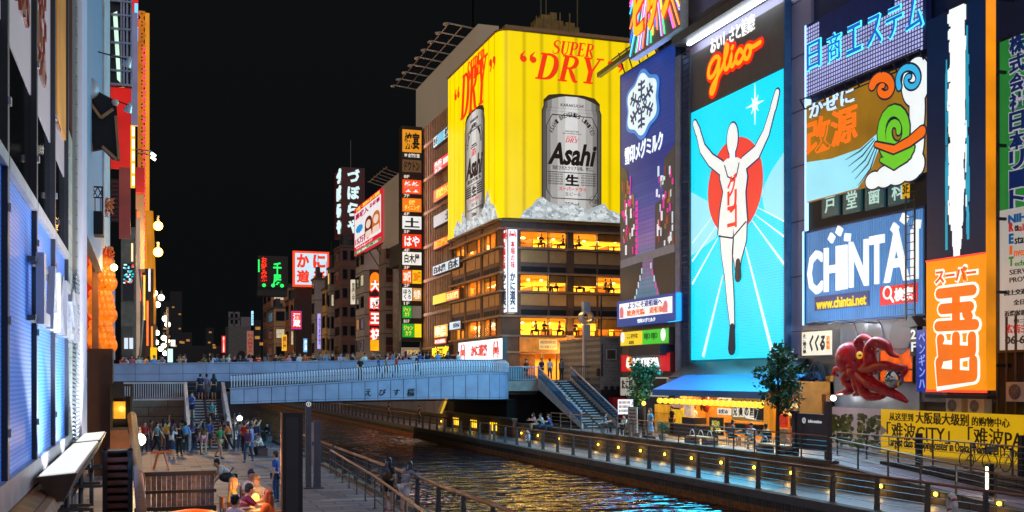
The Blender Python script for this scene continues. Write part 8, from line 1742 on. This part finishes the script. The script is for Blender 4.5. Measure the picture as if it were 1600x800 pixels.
def pmesh(ps, what):
    if (ps, what) in MESH: return MESH[ps, what]
    J = joints(ps); m = MB(); m.smooth = True; nm = 2
    if what == 'body':
        m.add(*GEO[ps, 'body']); m.smooth = False
        f0 = J['face'][0]; fw = rx((0, -1, 0), POSES[ps]['lean']*.35); upv = rx((0, 0, 1), POSES[ps]['lean']*.35)
        m.ell(f0+fw*.105-upv*.008, .013, .02, .026, 8, 6)                      # nose
        for e in (-1, 1): m.ell(f0+Vector((e*.082, .005, 0)), .012, .022, .034, 8, 6)   # ears
        for s_ in 'lr':                                                       # fingers and thumb rooted in the palm
            pc, wr = J['palm'+s_][0], J['wr'+s_][0]; d = (pc-wr).normalized(); sd_ = d.orthogonal().normalized(); nn = d.cross(sd_)
            for k, L in enumerate((.062, .075, .07, .055)):
                b0 = pc+sd_*(k-1.5)*.017; m.tube([b0, b0+d*L*.5+nn*.006, b0+d*L*.85+nn*.022], [.0085, .008, .006], 5)
            b0 = pc-d*.035+sd_*-.03; m.tube([b0, b0-sd_*.025+d*.03+nn*.008, b0-sd_*.03+d*.062+nn*.016], [.011, .01, .007], 5)
        m.mat(1)
        for e in (-1, 1): m.ell(f0+fw*.088+Vector((e*.032, 0, 0))+upv*.022, .013, .008, .009, 6, 4)
        m.mat(2).ell(f0+fw*.088-upv*.045, .024, .008, .007, 8, 4); nm = 3
    elif what in ('tee', 'sleeve', 'trousers', 'shorts'): m.add(*GEO[ps, what]); nm = 1
    elif what == 'skirt':
        pl_ = J['pelvis'][0]; k = (J['kneel'][0]+J['kneer'][0])/2; ax = k-pl_; n = 14; vs = []
        for t_, r_ in ((-.12, .135), (.1, .17), (.55, .2), (.95, .23)):
            for a in range(n): vs.append(pl_+ax*t_+Vector((r_*math.cos(a*6.283/n), r_*.85*math.sin(a*6.283/n)*(1 if abs(ax.z) > .2 else .5), 0 if abs(ax.z) > .2 else r_*.7*math.sin(a*6.283/n))))
        m.add(vs, [(i*n+a, i*n+(a+1) % n, (i+1)*n+(a+1) % n, (i+1)*n+a) for i in range(3) for a in range(n)]); nm = 1
    elif what in ('short_hair', 'long_hair'):
        b0 = J['brow'][0]; R3 = Matrix.Rotation(POSES[ps]['lean']*.35, 3, 'X'); L = R3@Vector((0, .022, .022)); m.ell(b0+L, .092, .108, .088, 12, 8, R3); m.ell(b0+R3@Vector((0, .05, -.04)), .085, .07, .09, 12, 8, R3)
        if what == 'long_hair':
            m.ell(b0+R3@Vector((0, .075, -.16)), .1, .06, .2, 12, 8, R3); m.ell(b0+R3@Vector((.0, .09, -.3)), .085, .045, .15, 10, 8, R3)
            for e in (-1, 1): m.ell(b0+R3@Vector((e*.085, .02, -.1)), .028, .05, .15, 8, 6, R3)
        nm = 1
    elif what == 'shoes':
        for s_ in 'lr':
            a, b_ = J['heel'+s_][0], J['toe'+s_][0]; m.tube([a+Vector((0, .03, -.0)), a.lerp(b_, .5), b_+Vector((0, -.03, -.004))], [.045, .047, .036], 8)
        nm = 1
    me = m.build('person_'+what, [SKM]*nm, None, (0, 0, 0)); d = me.data; bpy.data.objects.remove(me); MESH[ps, what] = d; return d
SKM = pm('c89878', .55, var=.05)
EYEM, LIPM = pm('120c0a', .3), pm('8a3c38', .5, var=.05)
LABELS = set()
def person(label, ps, loc, rz, top='white', bottom='denim', hair='black haired', long_=False, btype='trousers', ttype='tee', sc=1.0, group=None, skin=None, shoes='charcoal'):
    assert label not in LABELS, label
    LABELS.add(label); t = thing('person', label, 'person', loc, group); t.rotation_euler = (0, 0, rz); t.scale = (sc, sc, sc); k = len(LABELS)
    sk = pm(SKIN[(k*7) % 4] if skin is None else skin, .55, var=.06, scale=8)
    def part(what, name, mats):
        o = bpy.data.objects.new(name, pmesh(ps, what)); COL.objects.link(o); o.parent = t; WL[o] = Vector(loc)
        for i, mm in enumerate(mats): o.material_slots[i].link = 'OBJECT'; o.material_slots[i].material = mm
    part('body', 'body', [sk, EYEM, LIPM]); part(ttype, 'shirt', [pm(PAL[top], .8, var=.15, scale=6)])
    part(btype, 'skirt' if btype == 'skirt' else btype, [pm(PAL[bottom], .8, var=.15, scale=6)]); part('long_hair' if long_ else 'short_hair', 'hair', [pm(HAIR[hair], .4, var=.2, scale=20)]); part('shoes', 'shoes', [pm(PAL[shoes], .6)])
    return t
rng = random.Random(21)
# ---- along the bridge, behind the solid parapet
def where(u):
    for lim, s_ in ((212, 'under the left street facades'), (236, 'under the orange lattice tower'), (275, 'under the far street bulbs'), (345, 'above the promenade stairs'), (400, 'before the arched stone building'), (450, 'below the green neon sign'), (495, 'below crab characters billboard'), (523, 'below the grey flat building'), (560, 'below the rooftop box sign'), (600, 'below the red neon sign'), (640, 'below the floor sign tower'), (680, 'below the low beige sign'), (760, 'below the crab sign')):
        if u < lim: return s_
us = [(188, 'red'), (197, 'white'), (206, 'pink'), (217, 'white'), (225, 'cream'), (233, 'pink'), (241, 'sky blue'), (249, 'white'), (258, 'lilac'), (281, 'beige'), (288, 'pink'), (323, 'olive'), (331, 'white'), (340, 'sky blue'), (349, 'grey'), (357, 'white'), (365, 'black'), (373, 'navy'), (384, 'charcoal'), (393, 'pink'), (404, 'red'), (417, 'grey'), (430, 'black'), (443, 'charcoal'), (451, 'pink'), (460, 'navy'), (468, 'white'), (477, 'orange'), (486, 'black'), (500, 'grey'), (510, 'sky blue'), (519, 'navy'), (529, 'lilac'), (541, 'beige'), (551, 'charcoal'), (570, 'white'), (583, 'brown'), (593, 'navy'), (606, 'red'), (615, 'grey'), (624, 'maroon'), (634, 'pink'), (646, 'white'), (656, 'blue'), (668, 'black'), (684, 'sky blue'), (700, 'charcoal'), (716, 'white')]
for i, (u, c) in enumerate(us):
    Yq = 78.75+.55*rng.random(); x = onY(u, 560, Yq).x; lg = rng.random() < .4; h = rng.choice(['black haired', 'black haired', 'dark haired', 'brown haired']); ps = rng.choice(['stand', 'photo', 'stand', 'lean'])
    person(f"{'long ' if lg else ''}{h} person in {c} top behind the bridge parapet {where(u)}", ps, (x, Yq, pz(x)-1.10), rng.uniform(-.9, .9)+(math.pi if rng.random() < .3 else 0), c, rng.choice(['denim', 'black', 'navy', 'beige']), h, lg, sc=.97+.07*rng.random(), group='people along the bridge parapet')
# on the sloping side walk behind the slatted railing
for u, c, lb in ((563, 'black', 'man in black top looking over the slatted railing above the painted girder name'), (592, 'blue', 'person in blue top walking behind slatted railing right of the man in black'), (603, 'grey', 'person in grey top walking behind slatted railing next to person in blue'), (619, 'red', 'person in red top behind the slatted railing below floor sign tower'), (652, 'navy', 'person in navy top alone behind slatted railing below the low beige sign')):
    x = onY(u, 560, 75.4).x; d = x-5.3; person(lb, 'walk' if u > 570 else 'stand', (x, 75.4, lerp_tab(Tbeam, d)-.1), rng.choice([1.4, -1.4]) if u > 570 else .2, c, 'charcoal', group='people on the sloping side walk')
# landing and stairs on the far bank
for u, v, Y, c, b_, lb, rz, ps in ((877, 596, 80.5, 'grey', 'charcoal', 'man in grey shirt and dark trousers standing at the top of the far stairs', .3, 'stand'), (846, 596, 79.5, 'navy', 'black', 'broad person in navy top behind the landing railing', .2, 'stand'), (859, 597, 80.3, 'white', 'denim', 'person in white top behind the landing railing beside the navy one', 2.8, 'stand'), (822, 596, 81, 'brown', 'black', 'person in brown top near the bridge end under the corner column', .5, 'walk'), (896, 596, 81.5, 'black', 'black', 'person in black with raised arm by the entrance lamp', .4, 'wave')):
    x = onY(u, 560, Y).x; person(lb, ps, (x, Y, ZS), rz, c, b_, group='people on the stair landing')
for k, (u, c, rz, lb) in enumerate(((838, 'pink', -1.57, 'person in pink sitting on the wall edge under the landing, nearest bridge'), (849, 'white', -1.3, 'person in white sitting on wall edge under the landing between two others'), (862, 'blue', -1.8, 'person in blue sitting on wall edge under the landing, nearest stairs'))):
    p = onX(u, 0, XP+.22); person(lb, 'sitlean', (XP+.22, p.y, .16-.41), rz, c, 'denim' if k else 'beige', rng.choice(list(HAIR)), k == 0, group='people sitting under the landing')
# seats at the stair foot and shop
def at_floor(u, X): return (X, onX(u, 0, X).y, 0)
for u, X, ps, rz, c, b_, bt, lg, h, lb in ((944, 27.6, 'sit', 1.2, 'sky blue', 'black', 'trousers', False, 'black haired', 'seated person in sky blue shirt at the cafe table by the stair foot'), (977, 27.4, 'sit', -1.3, 'white', 'denim', 'trousers', False, 'dark haired', 'seated person in white shirt left of the tall menu stand'), (991, 28.0, 'sit', -1.6, 'pink', 'beige', 'shorts', True, 'brown haired', 'seated long haired person in pink between vending machine and bushy tree'), (1016, 26.9, 'stand', -1.4, 'sky blue', 'sky blue', 'skirt', True, 'brown haired', 'standing woman in pale blue dress by the promenade railing'), (1050, 30.4, 'stand', -1.5, 'black', 'black', 'trousers', False, 'black haired', 'shop worker in black standing inside the awning shop'), (1085, 31.8, 'stand', -1.3, 'white', 'black', 'trousers', False, 'black haired', 'cook in white behind the dark food counter'), (1143, 28.8, 'sit', 1.3, 'grey', 'charcoal', 'shorts', False, 'black haired', 'seated man in grey seen from behind before chalk board'), (1172, 28.4, 'sitlean', -.3, 'white', 'beige', 'shorts', False, 'black haired', 'seated man in white top leaning forward at the shop table'), (1197, 28.0, 'sit', 2.8, 'cream', 'black', 'shorts', False, 'dark haired', 'seated person in cream top beside second tree trunk')):
    z = at_floor(u, X); person(lb, ps, z, rz, c, b_, h, lg, bt, group='people at the far bank shops')
    if ps.startswith('sit'): cafe_chair({944: 'dark folding chair under the sky blue seated person', 977: 'dark folding chair under person in white shirt', 991: 'dark folding chair under the pink seated person', 1143: 'dark folding chair under the man in grey', 1172: 'dark folding chair under the man leaning forward', 1197: 'dark folding chair under the person in cream'}[u], z[0], z[1], rz)
for fl, z, lst in (('top', 14.38, ((845, 'black'), (880, 'brown'), (905, 'charcoal'))), ('middle', 10.73, ((857, 'grey'), (869, 'white'), (905, 'black'), (945, 'navy'), (955, 'charcoal'))), ('lowest', 7.03, ((850, 'navy'), (873, 'red'), (838, 'brown'), (898, 'black')))):
    for u, c in lst:
        Yd_ = BY+.75; x = onY(u, 0, Yd_).x; person(f'diner in {c} top sitting behind the {fl} lit restaurant window row', 'sit', (x, Yd_, z), rng.choice([1.5, -1.5, .2]), c, 'black', group='diners behind the restaurant windows')
# ---- left stairs and the crowd at their foot
def onstep(k): return (fr2.O.y+RUN2*(k+.5)/17, ZL+RISE2*(k+1)/17)
for u, k, ps, rz, c, b_, bt, lg, lb in ((289, 9, 'photo', -.4, 'blue', 'navy', 'shorts', False, 'person in bright blue at left side of the promenade stairs holding a phone up'), (331, 6, 'walk', 0, 'teal', 'black', 'skirt', True, 'woman in teal top and black skirt coming down the promenade stairs')):
    y, z = onstep(k); x = min(max(onY(u, 600, y).x, 2.85), 4.6); person(lb, ps, (x, y, z), rz, c, b_, 'black haired', lg, bt, group='people on the promenade stairs')
for u, Y, ps, rz, c, b_, bt, lg, lb in ((313, 76.6, 'stand', 3.0, 'navy', 'navy', 'skirt', False, 'person in navy at the top of the promenade stairs seen from behind'), (323, 77.2, 'stand', 2.6, 'lilac', 'grey', 'skirt', False, 'person in pale lilac between two dark clothed people at stair top'), (334, 76.6, 'stand', -2.5, 'black', 'black', 'skirt', True, 'long haired woman in black at the top of the promenade stairs')):
    x = onY(u, 600, Y).x; person(lb, ps, (x, Y, 2.0), rz, c, b_, 'black haired', lg, bt, group='people on the promenade stairs')
crowd = [(226, 706, 'stand', .3, 'red', 'charcoal', 'trousers', False, 'person in red behind the glowing globe lamp'), (245, 709, 'walk', 1.2, 'grey', 'black', 'trousers', False, 'person in grey walking right of the globe lamp'), (256, 700, 'photo', 2.7, 'cream', 'beige', 'shorts', True, 'person in cream with phone raised at back of stair foot crowd'), (268, 716, 'photo', 2.9, 'white', 'navy', 'skirt', True, 'woman in white top and navy skirt at front left of stair foot crowd'), (280, 712, 'stand', 2.8, 'black', 'black', 'trousers', False, 'tall person all in black at front of stair foot crowd'), (270, 697, 'wave', 2.6, 'lilac', 'denim', 'shorts', True, 'person in lilac waving at back of the stair foot crowd'), (290, 706, 'stand', 3.0, 'sky blue', 'charcoal', 'trousers', False, 'person in sky blue in the middle of stair foot crowd'), (300, 703, 'photo', -2.9, 'purple', 'black', 'trousers', True, 'person in purple holding a phone within stair foot crowd'), (308, 708, 'walk', 2.2, 'charcoal', 'navy', 'trousers', False, 'striding person in charcoal and navy in stair foot crowd'), (318, 710, 'stand', -2.8, 'brown', 'pink', 'shorts', True, 'long haired woman in brown top and pink shorts at right of stair foot crowd'), (327, 702, 'stand', 2.9, 'blue', 'denim', 'shorts', False, 'person in blue at the right edge of stair foot crowd'), (297, 697, 'wave', 3.0, 'mint', 'white', 'shorts', True, 'person in mint waving behind stair foot crowd'), (348, 697, 'stand', 2.4, 'pink', 'cream', 'skirt', True, 'woman in pink and cream by the steel bike stand'), (368, 699, 'stand', 2.9, 'black', 'white', 'skirt', False, 'person in black top and white skirt left of the denim trousered man'), (375, 702, 'stand', 3.0, 'grey', 'denim', 'trousers', False, 'man in grey shirt and denim trousers seen from behind near quay'), (386, 699, 'walk', 1.9, 'navy', 'grey', 'trousers', False, 'person in navy and grey walking along the quay'), (393, 697, 'stand', .6, 'maroon', 'denim', 'trousers', True, 'person in maroon turning round near the quay railing'), (401, 704, 'stand', 2.4, 'denim', 'sky blue', 'shorts', False, 'person in denim shirt and sky blue shorts by quay railing'), (392, 712, 'stand', 1.0, 'lilac', 'sky blue', 'skirt', True, 'woman in lilac top behind the person sitting with a bag')]
crowd += [(262, 706, 'stand', 2.2, 'yellow', 'charcoal', 'trousers', False, 'person in yellow between the woman in navy skirt and man in grey'), (285, 699, 'photo', 2.9, 'olive', 'denim', 'trousers', False, 'person in olive holding a phone at back of stair foot crowd'), (314, 700, 'walk', .4, 'teal', 'black', 'trousers', False, 'person in teal walking away from the stairs in stair foot crowd'), (236, 700, 'stand', 1.5, 'brown', 'denim', 'trousers', False, 'person in brown standing against the platform wall'), (357, 705, 'walk', -2.0, 'orange', 'black', 'trousers', True, 'person in orange walking past the steel bike stand'), (382, 708, 'stand', 2.5, 'red', 'black', 'trousers', False, 'person in red near the man in denim trousers'), (398, 698, 'photo', 1.6, 'beige', 'navy', 'trousers', False, 'person in beige photographing the canal from the quay'), (343, 716, 'walk', .8, 'green', 'beige', 'shorts', False, 'person in green walking toward the near diners'), (388, 722, 'walk', -.5, 'purple', 'denim', 'trousers', True, 'person in purple walking along near the grey information board')]
for u, v, ps, rz, c, b_, bt, lg, lb in crowd:
    p = onZ(u, v, ZL); person(lb, ps, p, rz, c, b_, rng.choice(['black haired', 'dark haired', 'brown haired']), lg, bt, rng.choice(['tee', 'tee', 'sleeve']), .98+.08*rng.random(), 'crowd on the left promenade')
def block_seat(label, p, mat='6a6468'):
    m = MB(); m.box(p.x-.25, p.x+.25, p.y-.25, p.y+.25, ZL, ZL+.41); m.mat(1).box(p.x-.28, p.x+.28, p.y-.28, p.y+.28, ZL+.36, ZL+.425); o = m.build('stone_seat', [pm(mat, .8, bump=.2), pm('57525a', .7)]); tag(o, label, 'seat')
p = onZ(410, 712, ZL); block_seat('low stone seat under the person in white with a bag', p); person('person in white top and black trousers sitting with a pale bag near quay', 'sitlean', p, -1.2, 'white', 'black', 'black haired', False, group='crowd on the left promenade', ttype='sleeve')
p2 = p+Vector((.55, -.5, 0)); t = thing('shopping_bag', 'pale grey shopping bag with handle beside the sitting person in white', 'bag', p2); m = MB(); m.hexa([p2+Vector(x) for x in ((-.26, -.12, 0), (.26, -.12, 0), (.26, .12, 0), (-.26, .12, 0), (-.29, -.14, .42), (.29, -.14, .42), (.29, .14, .42), (-.29, .14, .42))]); m.build('body', pm('9a949c', .7), t); m = MB(); m.tube([p2+Vector((.14*math.cos(a*.393), 0, .42+.2*math.sin(a*.393))) for a in range(9)], .012, 6); m.build('handle', pm('7a747c', .6), t)
p = onZ(422, 690, ZL); p.x = min(p.x, 8.0); block_seat('low stone seat under the person in dark blue at the quay railing', p); person('person in dark blue sitting against the quay railing far left bank', 'sit', p, -.8, 'navy', 'charcoal', 'black haired', group='crowd on the left promenade', ttype='sleeve')
# ---- diners in the foreground
def G(u, D): q_ = P(u, 590, D); return Vector((q_.x, q_.y, ZL))
DZ_ = -.26
m = MB(); m.box(1.35, 3.9, 19, 30.6, ZL, DZ_-.05)
for k in range(14): m.mat(1+k % 2).box(1.35+k*.182, 1.35+k*.182+.17, 19, 30.6, DZ_-.05, DZ_)
o = m.build('dining_deck', [pm('3a2a20', .7), pm('7a5a40', .7, var=.35, scale=4, stretch=(1, .15, 1)), pm('6c4e38', .7, var=.35, scale=4, stretch=(1, .15, 1))]); tag(o, 'raised wooden plank deck under the near diners', 'deck')
def GD(u, D): v_ = G(u, D); v_.z = DZ_; return v_
person('standing man in white tee bending over the diners with a dark shoulder bag', 'bend', G(362, 38), -1.9+.5, 'white', 'black', 'black haired', group='diners at the near table', sc=1.05)
b0 = G(355, 37.6)+Vector((0, 0, .95)); m = MB(); m.ell(b0, .28, .14, .17, 12, 8); m.tube([b0+Vector((.05, 0, .1)), b0+Vector((.2, -.1, .35))], .02, 6); o = m.build('shoulder_bag', pm('141210', .5)); tag(o, 'dark shoulder bag hanging at the hip of the bending man', 'bag')
din = [(364, 22.6, 'sit', 2.4, 'white', 'beige', False, 'black haired', 'tee', 'diner in white tee with black hair nearest to the weathered plank hoarding'), (374, 25.2, 'sitlean', 1.8, 'maroon', 'denim', False, 'dark haired', 'tee', 'diner in maroon top leaning to the table'), (360, 26.4, 'sit', 1.7, 'yellow', 'beige', True, 'fair haired', 'tee', 'fair haired diner in yellow top behind the maroon one'), (391, 28.8, 'sit', .2, 'white', 'black', False, 'black haired', 'tee', 'diner in white facing camera at the far side of table'), (407, 27.6, 'sitlean', -.5, 'cream', 'grey', False, 'fair haired', 'tee', 'fair haired diner in cream top at the far end of table'), (424, 23.6, 'sit', -2.2, 'orange', 'orange', True, 'ginger haired', 'sleeve', 'ginger long haired diner in orange seen from behind beside black signboard'), (431, 38.5, 'stand', -2.0, 'blue', 'denim', False, 'brown haired', 'tee', 'standing person in blue half hidden by the black signboard')]
for u, D, ps, rz, c, b_, lg, h, tt_, lb in din:
    p = GD(u, D) if ps != 'stand' else G(u, D); person(lb, ps, p, rz, c, b_, h, lg, 'trousers', tt_, 1.02, 'diners at the near table')
    if ps != 'stand': t = cafe_chair({'white': 'orange folding chair under the diner in white'+(' nearest the hoarding' if D < 26 else ' facing camera'), 'maroon': 'orange folding chair under the diner in maroon', 'yellow': 'orange folding chair under the fair haired diner in yellow', 'cream': 'orange folding chair under the diner in cream', 'orange': 'orange folding chair under the diner in orange'}[c], p.x, p.y, rz, 'c8702c', 'orange folding chairs at the near table'); t.location.z = DZ_
t = thing('dining_table', 'small wooden dining table with dishes among the near diners', 'table', GD(393, 25.6)); p = GD(393, 25.6); m = MB(); m.box(p.x-.5, p.x+.5, p.y-1.2, p.y+1.0, DZ_+.7, DZ_+.75); m.build('tabletop', pm('8a5a34', .5, var=.3), t)
for sx in (-.42, .42):
    for sy in (-1.1, .9): m = MB(); m.box(p.x+sx-.03, p.x+sx+.03, p.y+sy-.03, p.y+sy+.03, DZ_, DZ_+.7); m.build('leg', pm('5a3820', .6), t)
for k, (dx, dy) in enumerate(((-.2, -.7), (.2, -.2), (-.15, .4))): m = MB(); q_ = p+Vector((dx, dy, .75)); m.lathe(q_, [(.06, 0), (.13, .03), (.14, .045)], 14); o = m.build('dish', pm('d8d0c4', .3)); tag(o, ['pale dish at the near end of the dining table', 'pale dish at the middle of the dining table', 'pale dish at the far end of the dining table'][k], 'dish')
q_ = p+Vector((.1, .1, .75)); t = thing('added_table_lantern', 'small glowing amber table lantern among the diners', 'lantern', q_); m = MB(); m.lathe(q_, [(.06, .02), (.09, .08), (.09, .2), (.05, .26)], 12); m.build('shade', em('ffb040', 4), t); m = MB(); m.lathe(q_, [(.08, 0), (.08, .02)], 12); m.build('base', DARK, t); lamp('glow', q_+Vector((0, 0, .5)), 110, (1, .5, .15), t, .15)  # lantern and its lamp are added to warm the diners
q_ = onZ(300, 806, .9); t = thing('orange_lantern', 'big red orange paper lantern just cut by the bottom edge', 'lantern', q_-Vector((0, 0, .9-ZL))); m = MB(); m.ell(q_-Vector((0, 0, .2)), .75, .75, .32, 20, 12); m.build('shade', em('ff4a10', 1.3), t); m = MB(); m.bar(q_-Vector((0, 0, .5)), Vector((q_.x, q_.y, ZL)), .06); m.build('stand', DARK, t); lamp('glow', q_+Vector((1.0, 2.5, .8)), 90, (1, .42, .12), t, .3)
# orange saw-horse by the globe lamp
q_ = onZ(252, 733, ZL); t = thing('trestle', 'small orange trestle stand left of the plank hoarding', 'trestle', q_)
for e in (-1, 1):
    for k in (-.25, .25): m = MB(); m.bar(q_+Vector((k*1.4, e*.3, 0)), q_+Vector((k*.5, e*.05, .8)), .07); m.build('leg', pm('c85a1c', .5), t)
m = MB(); m.bar(q_+Vector((-.5, 0, .82)), q_+Vector((.5, 0, .82)), .1); m.build('beam', pm('d8681c', .5), t)
# ---- the two women by the quay railing
pA, pB = G(607, 36.0), G(632, 34.6)
person('woman with long black hair, dark top and shorts and small backpack at the quay railing', 'stand', pA, 2.5, 'charcoal', 'black', 'black haired', True, 'shorts', 'tee', 1.0, 'women at the quay railing', shoes='red')
bp_ = pA+Vector((-.12, -.2, 1.2)); m = MB(); m.ell(bp_, .16, .11, .21, 12, 8); o = m.build('backpack', pm('4a3c28', .7)); tag(o, 'small olive brown backpack on the woman with dark shorts', 'backpack')
person('woman in dark grey top and white shorts leaning on the quay railing', 'lean', pB, 2.2, 'grey', 'white', 'dark haired', True, 'shorts', 'sleeve', 1.02, 'women at the quay railing')
# under the bridge on the far waterside walk
for u, c, lb in ((655, 'charcoal', 'dark clothed person standing on waterside walkway under the bridge'), (607, 'black', 'dark figure on waterside walkway far beyond the bridge')):
    p = onX(u, 0, 24.6); person(lb, 'stand', (24.6, p.y, ZL), 1.5, c, 'black', group='people under the bridge')
